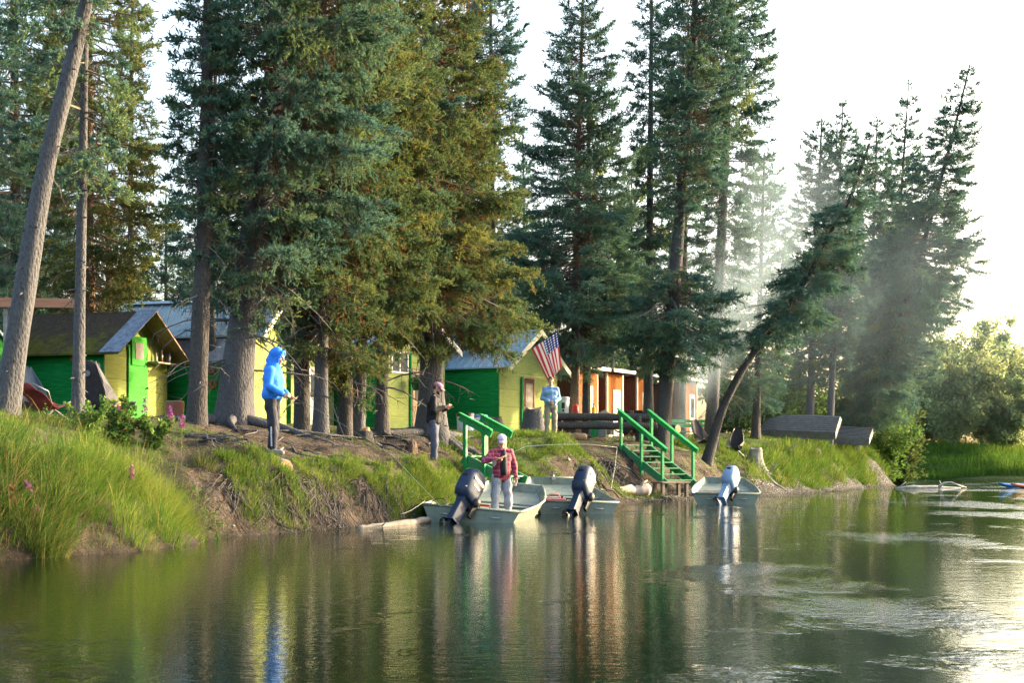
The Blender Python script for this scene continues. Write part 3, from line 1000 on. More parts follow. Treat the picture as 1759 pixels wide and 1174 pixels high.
spruce('tall spruce leaning right out over the river, last of the right group', 1467, 80, (1666, 110), [(.06, .6), (.12, 1.5), (.25, 2.0), (.42, 2.9), (.55, 2.5), (.68, 1.6), (.85, 1.2), (1.0, .12)], 621, .3, .04, 32, BARK, mid=[(1500, 680), (1578, 450), (1640, 220)], tone0=.55, needles=6, sprig=0.162, flare=.3, lo=-.4, hi=.2, hang=0.30, widen=1.3, dead=.15)


# far ones that only close the gaps: one crown, copied
def copy_thing(src, loc, rotz=0, s=1.0, label=None):
    c = src.copy(); C.objects.link(c)
    c.location = loc; c.rotation_euler = (0, 0, rotz); c.scale = (s, s, s)
    if label: c['label'] = label
    for ch in src.children:
        k = ch.copy(); C.objects.link(k); k.parent = c
        for g in ch.children:
            q = g.copy(); C.objects.link(q); q.parent = k
    return c


far0 = spruce('dark spruce of the woods behind the cabins', 285, 72, (285, 330), [(650, 1.7), (520, 1.9), (400, 1.0), (335, .06)], 150, .16, .03, 40, BARK_DARK, tone0=.45, needles=4, sprig=0.187, group='spruces of the woods far behind the cabins')
for i, (px, d, s) in enumerate([(185, 75, 1.15), (60, 74, 1.25), (440, 76, 1.5), (520, 70, 1.4), (610, 78, 1.6), (700, 72, 1.5), (770, 82, 1.5), (935, 80, 1.0), (1040, 84, 1.2), (1085, 78, 1.1), (1150, 88, 1.1), (1240, 86, .95), (1345, 90, .85), (-20, 66, 1.2), (330, 84, .95), (850, 90, 1.2)]):
    x = (px - CX) / FPX * d
    copy_thing(far0, (x, d, gz(x, d) - .05), i * 1.7, s)


def leafy(name, label, cat, x, y, h, spread, nst, nleaf, seed, mat, leaf=.12, lean=(0, 0), tone=(.35, .95), r=.05, group=None, low=.25, twig=.5, aspect=.32, stemname='stems', tmat=None):
    """many stemmed willow or shrub: fanning stems, side shoots, narrow leaves"""
    rng = np.random.default_rng(seed)
    z = gz(x, y) - .05
    t = thing(name, label, cat, (x, y, z), 0, group)
    mb = MB()
    a = np.arange(nst) * 2.4 + rng.normal(0, .4, nst)
    hh = h * rng.uniform(.6, 1.0, nst)
    sp = spread * rng.uniform(.25, 1.0, nst)
    U = np.linspace(0, 1, 9)
    wig = np.cumsum(rng.normal(0, .022 * h, (nst, 9, 3)), 1) * U[None, :, None]
    P = np.stack([np.cos(a)[:, None] * sp[:, None] * U ** 1.25, np.sin(a)[:, None] * sp[:, None] * U ** 1.25, hh[:, None] * U], -1) + wig
    P[..., 0] += lean[0] * U ** 2; P[..., 1] += lean[1] * U ** 2
    for k in range(nst):
        mb.tube([tuple(p) for p in P[k]], list(r * np.linspace(1, .15, 9) * rng.uniform(.6, 1.2)), 5)
    # side shoots
    ns = nst * 16
    si = rng.integers(0, nst, ns); su = rng.uniform(low, .98, ns)
    idx = su * 8
    i0 = np.clip(idx.astype(int), 0, 7); fr = (idx - i0)[:, None]
    B = P[si, i0] * (1 - fr) + P[si, i0 + 1] * fr
    sa = rng.uniform(0, 6.28, ns)
    D = nrm(np.stack([np.cos(sa), np.sin(sa), rng.uniform(.1, 1.4, ns)], 1))
    l = twig * spread * rng.uniform(.3, 1, ns) * (1.15 - .7 * su)
    E = B + D * l[:, None]
    for k in range(ns):
        if k % 2 == 0:
            mb.tube([tuple(B[k]), tuple((B[k] + E[k]) / 2 + rng.normal(0, .03, 3) * l[k]), tuple(E[k])], [r * .3, r * .2, r * .07], 3, cap=False)
    mb.build(stemname, tmat or BRANCH, t, fixn=False)
    li = rng.integers(0, ns, nleaf); v = rng.uniform(.1, 1.08, nleaf)
    clump = rng.uniform(0, 1, ns)
    li = li[rng.uniform(0, 1, nleaf) < .35 + .65 * clump[li]]
    v = v[:len(li)]
    n = len(li)
    pos = B[li] + D[li] * (l[li] * v)[:, None] + rng.normal(0, .09 * spread * twig, (n, 3))
    dd = nrm(D[li] * .7 + rng.normal(0, .6, (n, 3)))
    s, q = frame_of(dd, rng.uniform(0, 6.28, n))
    L = leaf * rng.uniform(.6, 1.3, n)[:, None]
    w = s * L * aspect
    pm = pos + dd * L * .5 + q * L * .06
    tr = np.concatenate([np.stack([pos, pm - w, pm + w], 1), np.stack([pm - w, pos + dd * L, pm + w], 1)])
    tn = np.clip(tone[0] + (tone[1] - tone[0]) * (.6 * clump[li] + .4 * rng.uniform(0, 1, n)), 0, 1)
    tri_mesh('foliage', tr, mat, None, np.tile(tn, 2), t)
    return t


# willows of the far shore
for i, (px, d, ytop, sp, nst, lab) in enumerate([
        (1592, 133, 605, 3.6, 11, 'willow nearest the spruces on the far bank, half hidden behind the leaning spruce'),
        (1640, 130, 560, 5.0, 16, 'broad feathery willow, largest on the far grassy bank'),
        (1688, 136, 552, 4.6, 14, 'pale tall willow behind and right of the broadest willow'),
        (1722, 131, 640, 3.6, 11, 'lower willow in front of the tall ones at the right end of the far bank'),
        (1765, 138, 570, 5.0, 14, 'willow cut by the right border of the photo'),
        (1562, 140, 640, 3.5, 10, 'shrubby willow in the gap right behind the right bank grass'),
        (1620, 145, 585, 4.4, 11, 'hazy willow at the back of the far thicket')]):
    x = (px - CX) / FPX * d
    leafy('willow_tree', lab, 'tree', x, d, CAMH + (HY - ytop) / FPX * d - gz(x, d), sp, nst, 38000, 200 + i, LEAF, .36, (1.5, 0), (.4, 1.0), .11, low=.12, twig=.62, aspect=.24)
# bushes behind the right bank, in the shade of the spruces
for i, (px, d, h, sp, lab, cat) in enumerate([
        (1265, 76, 4.0, 2.6, 'green bush between the crooked spruce and the chairs, in the shade', 'bush'),
        (1330, 80, 4.4, 3.0, 'green bush just left of the overturned boat', 'bush'),
        (1372, 84, 4.0, 3.0, 'dark bush behind the overturned boats', 'bush'),
        (1450, 88, 5.0, 3.2, 'bush filling the gap behind the trunks of the right group', 'bush'),
        (1515, 86, 5.2, 3.0, 'bush under the hazy spruces at the tip of the right bank', 'bush'),
        (1548, 92, 5.6, 2.6, 'outermost bush at the end of the right bank', 'bush'),
        (1546, 91, 2.0, .9, 'low leafy bush hanging over the water at the bank tip', 'bush'),
        (1030, 74, 4.2, 2.6, 'yellowish bush glimpsed between the flag and the orange huts', 'bush'),
        (1090, 80, 4.6, 3.2, 'bush behind the orange huts', 'bush')]):
    x = (px - CX) / FPX * d
    leafy('bush', lab, cat, x, d, h, sp, 12, 9000, 300 + i, SHRUBLEAF if i != 7 else LEAF, .22, (0, 0), (.35, .95) if i not in (5, 6) else (.28, .36), .04, low=.05, twig=.6, aspect=.3)
# thin broadleaf tree in the sky gap right of the cone shaped spruce
leafy('broadleaf_tree', 'thin broadleaf tree with airy crown between the blue green spruce and the big one', 'tree', at(1030, 64, 0).x, 64, 19.5, 1.1, 3, 9000, 330, LEAF, .2, (1.0, 0), (.3, .9), .16, low=.35, twig=1.3, aspect=.4)
# ================================================================ grass
def grass_obj(name, label, x, y, h, bend, w, tone, rng, mat=None, parent=None):
    n = len(x)
    z = gz_np(x, y) - .03
    P = np.stack([x, y, z], 1)
    az = np.arctan2(bend[:, 1], bend[:, 0])
    mag = np.hypot(bend[:, 0], bend[:, 1])
    dirh = np.stack([np.cos(az), np.sin(az), np.zeros(n)], 1)
    fa = rng.uniform(0, 6.28, n)
    sd = np.stack([np.cos(fa), np.sin(fa), np.zeros(n)], 1)
    pts, ws = [], []
    for u, ww in ((0, .8), (.35, 1.), (.7, .7), (1., 0)):
        hh = (u - .45 * np.clip(mag, 0, 1.8) * u * u)[:, None]
        pts.append(P + UP * hh * h[:, None] + dirh * (h * mag * u ** 1.8 * .85)[:, None])
        ws.append(sd * (w * ww * .5)[:, None])
    tr = []
    for a in range(3):
        l0, r0, l1, r1 = pts[a] - ws[a], pts[a] + ws[a], pts[a + 1] - ws[a + 1], pts[a + 1] + ws[a + 1]
        tr.append(np.stack([l0, r0, r1], 1))
        if a < 2: tr.append(np.stack([l0, r1, l1], 1))
    o = tri_mesh(name, np.concatenate(tr), mat or GRASS, None, np.tile(tone, 5), parent)
    tag(o, label, kind='stuff')
    return o


def scatter(n, x0, x1, y0, y1, test, rng):
    x = rng.uniform(x0, x1, n); y = rng.uniform(y0, y1, n)
    s, k = shore_dist(x, y)
    m = test(x, y, s, k, rng)
    return x[m], y[m], s[m], k[m]


def outward(x, y):
    e = .05
    s0 = shore_dist(x, y)[0]
    gx = shore_dist(x + e, y)[0] - s0; gy = shore_dist(x, y + e)[0] - s0
    g = np.stack([-gx, -gy], 1)
    return g / np.maximum(np.linalg.norm(g, axis=1, keepdims=True), 1e-6)


def tufts(cx, cy, cr, per, h, rng, wid, tone, spread=1.0, droop=.25):
    """blades gathered in tussocks round given centres"""
    n = len(cx)
    i = np.repeat(np.arange(n), per)
    a = rng.uniform(0, 6.28, len(i)); r = cr[i] * np.sqrt(rng.uniform(0, 1, len(i)))
    x = cx[i] + r * np.cos(a); y = cy[i] + r * np.sin(a)
    o = outward(cx, cy)
    b = np.stack([np.cos(a), np.sin(a)], 1) * (spread * (r / cr[i]) * rng.uniform(.3, 1.1, len(i)))[:, None] + o[i] * (droop * rng.uniform(.2, 1.4, len(i)))[:, None] + rng.normal(0, .16, (len(i), 2))
    hh = h[i] * rng.uniform(.5, 1.12, len(i))
    tn = np.clip(tone[i] + rng.normal(0, .12, len(i)), .22, 1)
    tn = np.where(rng.uniform(0, 1, len(i)) < .07, rng.uniform(0, .2, len(i)), tn)
    return x, y, hh, b, wid * rng.uniform(.6, 1.3, len(i)), tn


def cat_(*parts):
    return [np.concatenate(q) for q in zip(*parts)]


def build_grass():
    rng = np.random.default_rng(77)
    # the near left bank: long soft tussocks hanging over the water
    x, y, s, k = scatter(1250, -14, -2, 12, 24.2, lambda x, y, s, k, r: (s > -.5) & (gz_np(x, y) > .03) & (s < 3.6) & ((k < 21.2) | ((k < 22.6) & (r.uniform(0, 1, len(x)) < .35))) & (r.uniform(0, 1, len(x)) < np.where(s < 1.6, .95, .35)), rng)
    nt = len(x)
    p1 = tufts(x, y, rng.uniform(.14, .3, nt), 150, np.where(s < 1.2, rng.uniform(.4, .75, nt), np.where(s < 2., rng.uniform(.25, .5, nt), rng.uniform(.12, .28, nt))), rng, .0075, np.clip(.6 + .3 * wob(x * .9, y * .9) + rng.normal(0, .14, nt), .3, .98), 1.0, .6)
    # stray blades everywhere between
    x, y, s, k = scatter(60000, -14, -2, 12, 26, lambda x, y, s, k, r: (s > -.4) & (gz_np(x, y) > .04) & (s < 5) & (k < 21.8), rng)
    n = len(x)
    p2 = (x, y, rng.uniform(.1, .4, n) * np.where(s > 2, .5, 1), rng.normal(0, .5, (n, 2)) + outward(x, y) * .2, rng.uniform(.004, .008, n), np.clip(rng.normal(.55, .18, n), .05, 1))
    grass_obj('grass', 'long bright green grass hanging over the near left bank', *cat_(p1, p2), rng)
    # the middle bank: mounds of finer grass on the worn slope
    cs = [(452, 868, .5, 2.2), (490, 850, .6, 1.8), (470, 830, .4, 1.6), (425, 800, .4, 1.5), (560, 830, .55, 2.0), (600, 830, .75, 3.2), (640, 845, .6, 2.6), (660, 815, .5, 2.0), (620, 800, .6, 2.0), (700, 812, .4, 1.5), (725, 835, .55, 2.2), (760, 835, .6, 2.2),
          (790, 820, .5, 2.2), (810, 840, .4, 1.8), (580, 800, .4, 1.2), (540, 850, .3, 1.0), (845, 810, .5, 1.6), (740, 815, .5, 3), (780, 850, .6, 3), (820, 830, .5, 3), (700, 850, .5, 2.5), (660, 870, .45, 2), (740, 860, .5, 2.5), (520, 875, .3, 1), (405, 800, .3, 1.5), (420, 850, .35, 2), (500, 880, .3, 1.4)]
    cx, cy = [], []
    for (px, py, r, wgt) in cs:
        p = ray_hit(px, py)
        m = int(13 * wgt)
        if px >= 690:
            for _ in range(int(17 * wgt)):
                aa, qq = rng.uniform(0, 6.28), math.sqrt(rng.uniform(0, 1))
                h_ = ray_hit(px + 42 * qq * math.cos(aa), py + 26 * qq * math.sin(aa))
                if h_.z > .25:
                    cx.append(h_.x); cy.append(h_.y)
            continue
        a = rng.uniform(0, 6.28, m); q = r * np.sqrt(rng.uniform(0, 1, m))
        cx += list(p.x + q * np.cos(a) * 1.1); cy += list(p.y + q * np.sin(a))
    cx, cy = np.array(cx), np.array(cy)
    s, k = shore_dist(cx, cy)
    m = s > np.where(cy < 26.5, .4, -.2)
    cx, cy = cx[m], cy[m]
    n = len(cx)
    p1 = tufts(cx, cy, rng.uniform(.07, .15, n), 60, rng.uniform(.1, .27, n), rng, .0075, np.clip(rng.normal(.68, .17, n), .3, 1), .9, .45)
    x, y, s, k = scatter(90000, -12, 2, 22, 42, lambda x, y, s, k, r: (k > 21.3) & (k < 37) & (s > .7) & (s < 7) & (wob(x * 1.6, y * 1.6) + .25 * r.normal(0, 1, len(x)) > np.where(s < 1.2, .4, .42)), rng)
    n = len(x)
    p2 = (x, y, rng.uniform(.03, .13, n), rng.normal(0, .5, (n, 2)), rng.uniform(.005, .009, n), np.clip(rng.normal(.6, .17, n), .05, 1))
    grass_obj('grass', 'short mossy grass in mounds on the worn middle bank', *cat_(p1, p2), rng)
    # the green hump left of the stairs and the strip on top
    x, y, s, k = scatter(2600, -2, 6, 33, 49, lambda x, y, s, k, r: (k > 35) & (k < 45.2) & (s > .3) & (s < 3.6) & ((k < 42.6) | ((s > .75) & (s < 1.9))) & (r.uniform(0, 1, len(x)) < .9), rng)
    n = len(x)
    p1 = tufts(x, y, rng.uniform(.1, .22, n), 46, rng.uniform(.12, .3, n), rng, .011, np.clip(rng.normal(.6, .15, n), .28, 1), .9, .4)
    grass_obj('grass', 'green grass hump between the two green stairs', *p1, rng)
    # right of the stairs: yellowish tufts on the worn slope, then the lush right bank
    x, y, s, k = scatter(1500, 5, 14, 46, 60, lambda x, y, s, k, r: (k > 47.6) & (k < 58) & (s > .7) & (s < 4.5) & (wob(x * .9, y * .9) + .3 * r.normal(0, 1, len(x)) > .02), rng)
    n = len(x)
    p1 = tufts(x, y, rng.uniform(.12, .25, n), 40, rng.uniform(.15, .4, n), rng, .014, np.clip(rng.normal(.68, .15, n), .28, 1), .9, .4)
    x, y, s, k = scatter(2600, 8, 25, 55, 96, lambda x, y, s, k, r: (k > 55.5) & (k < 98) & (s > np.where(k > 60, .5, .9)) & (s < 7) & (r.uniform(0, 1, len(x)) < np.where(s < 3.2, 1., .45)), rng)
    n = len(x)
    p2 = tufts(x, y, rng.uniform(.2, .45, n), 60, np.where(s < 2.4, rng.uniform(.4, .95, n), rng.uniform(.1, .3, n)), rng, .02, np.clip(rng.normal(.62, .16, n), .28, 1), .9, .5)
    grass_obj('grass', 'lush yellow green grass on the right bank beyond the stairs', *cat_(p1, p2), rng)
    # thin short grass on the camp ground
    x, y, s, k = scatter(70000, -16, 24, 24, 80, lambda x, y, s, k, r: (s > 2.2) & (s < 14) & (wob(x * .8 + 3, y * .8) + .3 * r.normal(0, 1, len(x)) > .05), rng)
    n = len(x)
    grass_obj('grass', 'thin short grass on the shaded camp ground', x, y, rng.uniform(.05, .17, n), rng.normal(0, .45, (n, 2)), rng.uniform(.007, .014, n), np.clip(rng.normal(.55, .17, n), .05, 1), rng)
    # the far bank
    x = rng.uniform(24, 70, 52000); y = 119 + .12 * (x - 20) + rng.uniform(0, 1, len(x)) ** 1.2 * 15
    n = len(x)
    cl = wob(x * .35, y * .35)
    h = np.clip(rng.uniform(.5, 1.1, n) * (1 + .45 * cl), .3, 1.8)
    grass_obj('grass', 'tall green grass along the far bank', x, y, h, rng.normal(0, .35, (n, 2)), rng.uniform(.025, .05, n), np.clip(.55 + .2 * cl + rng.normal(0, .12, n), .3, 1), rng)


def ray_hit(px, py, d0=12., d1=150.):
    """where the ray through a photo pixel meets the land"""
    d = np.arange(d0, d1, .05)
    x = (px - CX) / FPX * d
    z = CAMH + (HY - py) / FPX * d
    g = np.maximum(gz_np(x, d), 0)
    i = np.argmax(z <= g)
    return Vector((x[i], d[i], g[i]))


build_grass()


def build_litter():
    """fallen twigs, cones and needles on the bare soil, and clods on the cut bank"""
    rng = np.random.default_rng(88)
    x, y, s, k = scatter(26000, -12, 12, 20, 62, lambda x, y, s, k, r: (s > .2) & (s < 6) & (k > 21.5), rng)
    n = len(x)
    z = gz_np(x, y)
    a = rng.uniform(0, 6.28, n)
    d = np.stack([np.cos(a), np.sin(a), rng.normal(0, .25, n)], 1)
    l = rng.uniform(.04, .22, n) * np.where(rng.uniform(0, 1, n) < .06, 3, 1)
    p0 = np.stack([x, y, z + .012], 1)
    tr = strip_tris(p0, p0 + d * l[:, None], rng.uniform(.003, .009, n), rng)
    o = tri_mesh('forest_litter', tr, LITTER, None, np.tile(rng.uniform(0, 1, n), 2))
    tag(o, 'fallen twigs and needles strewn over the bare soil', kind='stuff')
    # clods, pebbles and small stones
    x, y, s, k = scatter(26000, -8, 26, 14, 92, lambda x, y, s, k, r: (s > -.25) & (s < np.where(k > 40, 2.2, 1.1)) & ((k > 40) | (r.uniform(0, 1, len(x)) < .6)), rng)
    n = len(x)
    z = gz_np(x, y)
    oc = np.array([[1, 0, 0], [-1, 0, 0], [0, 1, 0], [0, -1, 0], [0, 0, 1], [0, 0, -1.]])
    fc = np.array([[0, 2, 4], [2, 1, 4], [1, 3, 4], [3, 0, 4], [2, 0, 5], [1, 2, 5], [3, 1, 5], [0, 3, 5]])
    r = rng.uniform(.012, .045, n) * np.where(rng.uniform(0, 1, n) < .05, 2.6, 1)
    V = oc[None] * (r[:, None, None] * rng.uniform(.6, 1.3, (n, 6, 1))) * np.array([1, 1, .7]) + np.stack([x, y, z + r * .2], 1)[:, None]
    tr = V[:, fc].reshape(-1, 3, 3)
    o = tri_mesh('gravel', tr, STONES, None, np.repeat(rng.uniform(0, 1, n), 8))
    tag(o, 'loose stones and clods along the waterline', kind='stuff')


LITTER = leafmat('litter_bits', [(0., (.05, .035, .025)), (.5, (.13, .085, .055)), (1., (.27, .21, .15))], .05)
STONES = leafmat('stone_bits', [(0., (.03, .026, .022)), (.5, (.1, .095, .088)), (1., (.25, .24, .23))], .0)
build_litter()


def build_weeds():
    """broad leaved weeds and dry straw among the grass of the near bank"""
    rng = np.random.default_rng(99)
    x, y, s, k = scatter(2600, -13, -2, 13, 25, lambda x, y, s, k, r: (s > .1) & (s < 3.6) & (k < 21.7) & (wob(x * 1.1 + 4, y * 1.1) > -.1), rng)
    n = len(x)
    h = rng.uniform(.15, .6, n) * np.where(s > 2, .6, 1)
    z = gz_np(x, y)
    per = 16
    i = np.repeat(np.arange(n), per)
    f = rng.uniform(.15, 1, len(i))
    a = rng.uniform(0, 6.28, len(i))
    lean = rng.normal(0, .15, (n, 2))
    pos = np.stack([x[i] + lean[i, 0] * f * h[i], y[i] + lean[i, 1] * f * h[i], z[i] + f * h[i]], 1)
    d = nrm(np.stack([np.cos(a), np.sin(a), rng.uniform(-.4, .6, len(i))], 1))
    sd, q = frame_of(d, rng.normal(0, .5, len(i)))
    L_ = (rng.uniform(.04, .09, len(i)) * (1.2 - .6 * f))[:, None]
    w = sd * L_ * .28
    m = pos + d * L_ * .5
    tr = np.concatenate([np.stack([pos, m - w, m + w], 1), np.stack([m - w, pos + d * L_ - UP * .01, m + w], 1)])
    base = np.stack([x, y, z], 1)
    tip = base + np.stack([lean[:, 0] * h, lean[:, 1] * h, h], 1)
    st = strip_tris(base, tip, np.full(n, .006), rng)
    tn = np.clip(rng.uniform(.3, .85, n)[i] + rng.normal(0, .08, len(i)), .05, 1)
    o = tri_mesh('weeds', np.concatenate([tr, st]), SHRUBLEAF, None, np.concatenate([np.tile(tn, 2), np.full(len(st), .3)]))
    tag(o, 'leafy weeds scattered through the grass of the near left bank', kind='stuff')
    x, y, s, k = scatter(5200, -13, 2, 13, 34, lambda x, y, s, k, r: (s > -.2) & (s < 3.2) & (gz_np(x, y) > .05) & ((k < 21.8) | ((s < 1.2) & (r.uniform(0, 1, len(x)) < .4))), rng)
    n = len(x)
    o = grass_obj('dry_grass', 'dry straw coloured stalks standing among the grass', x, y, rng.uniform(.25, .7, n) * np.where(k < 23, 1, .5), rng.normal(0, .3, (n, 2)) + outward(x, y) * rng.uniform(0, .9, n)[:, None], rng.uniform(.004, .007, n), rng.uniform(.0, .2, n), rng)


build_weeds()
# ================================================================ cabins and huts
GREEN = (.01, .2, .045)
GREEN_WALL = boardmat('dark_green_boards', GREEN, .2, 2, .55, (.02, .05, .015), .5, (.025, .28, .075))
LIME_WALL = boardmat('lime_plywood', (.225, .265, .085), .6, 2, .7, (.12, .14, .05), .8, (.29, .325, .13))
DOOR_GREEN = boardmat('green_door_boards', (.06, .3, .05), .9, 2, .6, (.05, .1, .03), .8)
TAN_DOOR = boardmat('tan_door', (.42, .3, .2), 1.2, 2, .6, (.15, .1, .06), .6)
BROWN_DOOR = boardmat('brown_door', (.085, .05, .034), 1.2, 2, .6, (.06, .04, .02), .6)
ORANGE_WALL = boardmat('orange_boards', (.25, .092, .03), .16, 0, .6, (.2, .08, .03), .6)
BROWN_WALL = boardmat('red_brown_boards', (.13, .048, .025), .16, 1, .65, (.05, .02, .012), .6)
WHITE_TRIM = pmat('off_white_trim', (.72, .7, .62), (.55, .53, .46), .6, 6, grime=.3)
CREAM_TRIM = pmat('cream_fascia', (.74, .68, .45), (.6, .54, .34), .6, 6, grime=.3)
BLUE_METAL = pmat('blue_grey_roof_metal', (.22, .34, .42), (.32, .43, .49), .4, 1.3, (1, 1, 1), .15, 60, .35, .5, grime=.25)
GREY_SHEET = pmat('grey_sheet', (.3, .31, .34), (.19, .2, .22), .6, 3, grime=.5)
SHINGLE = pmat('dark_shingles', (.07, .07, .08), (.13, .125, .13), .9, 9, (1, 1, 1), .5, 30)
GLASS = pmat('window_glass', (.05, .06, .07), (.09, .1, .11), .08, 2, spec=.6)
SCREEN = pmat('insect_screen', (.045, .036, .03), (.07, .055, .045), .6, 3)
PLYWOOD = pmat('bare_plywood', (.3, .2, .12), (.18, .11, .06), .8, 5, (1, 6, 1), .2, 20)
METAL_DK = pmat('dark_metal', (.03, .03, .032), (.05, .05, .05), .4, 8, metal=.6)
BRASS = pmat('dull_brass', (.35, .26, .12), (.2, .15, .07), .4, 8, metal=.7)


def mossmat():
    m, nt, N, L, b = nodes_of('mossy_shingles')
    vec = coords(nt)
    base = ramp(nt, noise(nt, coords(nt, (1, 6, 6)), 3, 8, .7), [(.3, (.035, .026, .02)), (.7, (.12, .09, .065))])
    mo = ramp(nt, noise(nt, vec, 6, 8, .7), [(.3, (.06, .065, .012)), (.7, (.17, .16, .03))])
    sx = N.new('ShaderNodeSeparateXYZ')
    tc = N.new('ShaderNodeTexCoord'); L.new(tc.outputs['Object'], sx.inputs[0])
    sel = math_(nt, 'ADD', noise(nt, vec, 2.2, 8, .75), math_(nt, 'MULTIPLY', math_(nt, 'SUBTRACT', 2.2, sx.outputs['Z']), .22))
    col = mix(nt, ramp(nt, sel, [(.44, 0.), (.54, 1.)]), base, mo)
    L.new(col, b.inputs['Base Color'])
    b.inputs['Roughness'].default_value = .95
    b.inputs['Specular IOR Level'].default_value = .1
    bump(nt, noise(nt, vec, 22, 8, .75), b, 1., .06)
    return m


MOSSY = mossmat()


def cabin(label, px, d, theta, W, L, ze, zr, roofmat, wall=None, gable=None, eave=.3, front=.5, back=.3, ribs=True, fascia=CREAM_TRIM, cat='cabin', name='cabin', group=None, left_mat=None, gx=0):
    """gable corner at (px, d); gable wall runs along local x, side wall along local y; heights absolute"""
    x = (px - CX) / FPX * d
    g = min(gz(x, d), gz(x + W * math.cos(theta), d + W * math.sin(theta))) - .1
    t = thing(name, label, cat, (x, d, g), theta, group)
    ze -= g; zr -= g
    xm = W / 2 + gx
    poly = [(0, -.2), (W, -.2), (W, ze), (xm, zr), (0, ze)]
    MB().prism(poly, .03, L, axis=1).build('wall', wall or GREEN_WALL, t)
    p2 = [(.0, -.18), (W, -.18), (W, ze - .01), (xm, zr - .012), (.0, ze - .01)]
    MB().prism(p2, 0, .027, axis=1).build('gable_wall', gable or LIME_WALL, t)['label'] = 'yellow green gable wall'
    # roof slabs
    th = .05
    for sgn, (xa, xb) in enumerate(((xm, 0), (xm, W))):
        run = abs(xb - xa)
        sl = (zr - ze) / run
        ex = xb + (-eave if xb < xa else eave)
        zx = ze - sl * eave
        mb = MB()
        po = [(xa, zr + .02), (ex, zx + .02), (ex, zx + .02 + th), (xa, zr + .02 + th)]
        mb.prism(po, -front, L + back, axis=1)
        if ribs:
            n = int((L + front + back) / .3)
            for k in range(n + 1):
                yy = -front + .02 + k * (L + front + back - .04) / n
                mb.beam((xa, yy, zr + .02 + th + .012), (ex, yy, zx + .02 + th + .012), .035, .026, up=(0, 0, 1))
        else:
            pass
        m = roofmat if not (left_mat and sgn == 1) else left_mat
        r = mb.build('roof', m, t)
        if fascia:
            fb = MB()
            yf = -front - .013
            fb.prism([(xa, zr + .055 + th), (ex, zx + .055 + th), (ex, zx - .1), (xa, zr - .1)], yf - .012, yf + .011, axis=1)
            fb.build('fascia', fascia, r)
    rg = MB()
    if ribs:
        rg.prism([(xm - .16, zr + .02), (xm, zr + .1), (xm + .16, zr + .02), (xm, zr + .115)], -front, L + back, axis=1).build('ridge_cap', roofmat, t)
    return t


def door(t, x0, w, h, z0, mat, y=-.03, frame=None, window=None, handle_side=1, fw=.07):
    d = MB().box((x0, y - .02, z0), (x0 + w, y + .025, z0 + h)).build('door', mat, t, bevel=.006)
    if frame:
        f = MB()
        f.box((x0 - fw, y - .03, z0), (x0, y + .028, z0 + h + fw)).box((x0 + w, y - .03, z0), (x0 + w + fw, y + .028, z0 + h + fw)).box((x0, y - .03, z0 + h), (x0 + w, y + .028, z0 + h + fw))
        f.build('frame', frame, d)
    if window:
        a, b, c, e, m = window
        MB().box((x0 + a, y - .032, z0 + b), (x0 + c, y - .019, z0 + e)).build('window', m, d)
    hx = x0 + (w - .08 if handle_side > 0 else .08)
    MB().ball((hx, y - .06, z0 + h * .47), .03, n=8).tube([(hx, y - .02, z0 + h * .47), (hx, y - .06, z0 + h * .47)], .012, 6).build('handle', METAL_DK, d, smooth=True)
    return d


def window(t, x0, w, z0, h, frame=WHITE_TRIM, y=-.012, mull=True, fw=.05, left=None):
    o = MB()
    o.box((x0, y - .03, z0), (x0 + fw, y + .01, z0 + h)).box((x0 + w - fw, y - .03, z0), (x0 + w, y + .01, z0 + h))
    o.box((x0 + fw, y - .03, z0 + h - fw), (x0 + w - fw, y + .01, z0 + h)).box((x0 + fw, y - .03, z0), (x0 + w - fw, y + .01, z0 + fw))
    if mull: o.box((x0 + w / 2 - fw / 2, y - .027, z0 + fw), (x0 + w / 2 + fw / 2, y + .01, z0 + h - fw))
    f = o.build('window', frame, t)
    MB().box((x0 + fw, y - .012, z0 + fw), (x0 + w - fw, y + .011, z0 + h - fw)).build('pane', GLASS, f)
    return f


def zrow(py, d):
    return CAMH + (HY - py) / FPX * d


# 1: the mossy cabin on the left
t = cabin('dark green cabin under a brown mossy shingle roof, green door in its lime front', 180, 34.5, R(74), 3.0, 6.2, zrow(599, 34.5), zrow(540, 36), MOSSY, eave=.28, front=.55, ribs=False, fascia=None, left_mat=PLYWOOD)
g0 = t.location.z
# blue grey flashing on the front edge of the near roof slope
zr_, ze_ = zrow(540, 36) - g0, zrow(599, 34.5) - g0
sl = (zr_ - ze_) / 1.5
mb = MB()
mb.prism([(1.52, zr_ + .085), (-.3, ze_ - sl * .3 + .085), (-.3, ze_ - sl * .3 + .1), (1.52, zr_ + .1)], -.6, -.02, axis=1)
mb.build('edge_flashing', pmat('worn_blue_sheet', (.27, .33, .42), (.13, .15, .19), .5, 7, grime=.6), t)
d1 = door(t, 1.02, .92, 2.0, .12, DOOR_GREEN, y=-.03, window=None, handle_side=1)
w1 = MB().box((1.12, -.085, 1.62), (1.82, -.052, 2.36)).build('window_box', DOOR_GREEN, d1)
MB().box((1.27, -.095, 1.78), (1.67, -.08, 2.2)).build('pane', pmat('dusty_glass', (.09, .09, .085), (.16, .155, .14), .25, 3), d1)
MB().box((1.95, -.34, 1.72), (2.98, -.01, 1.76)).beam((2.1, -.02, 1.5), (2.1, -.3, 1.72), .03, .03).beam((2.85, -.02, 1.5), (2.85, -.3, 1.72), .03, .03).build('shelf', DEADWOOD, t)
M1 = t.matrix_basis.copy()
M1 = Matrix.Translation(t.location) @ Matrix.Rotation(t.rotation_euler.z, 4, 'Z')


def on(Mx, x, y, z):
    return Mx @ Vector((x, y, z))


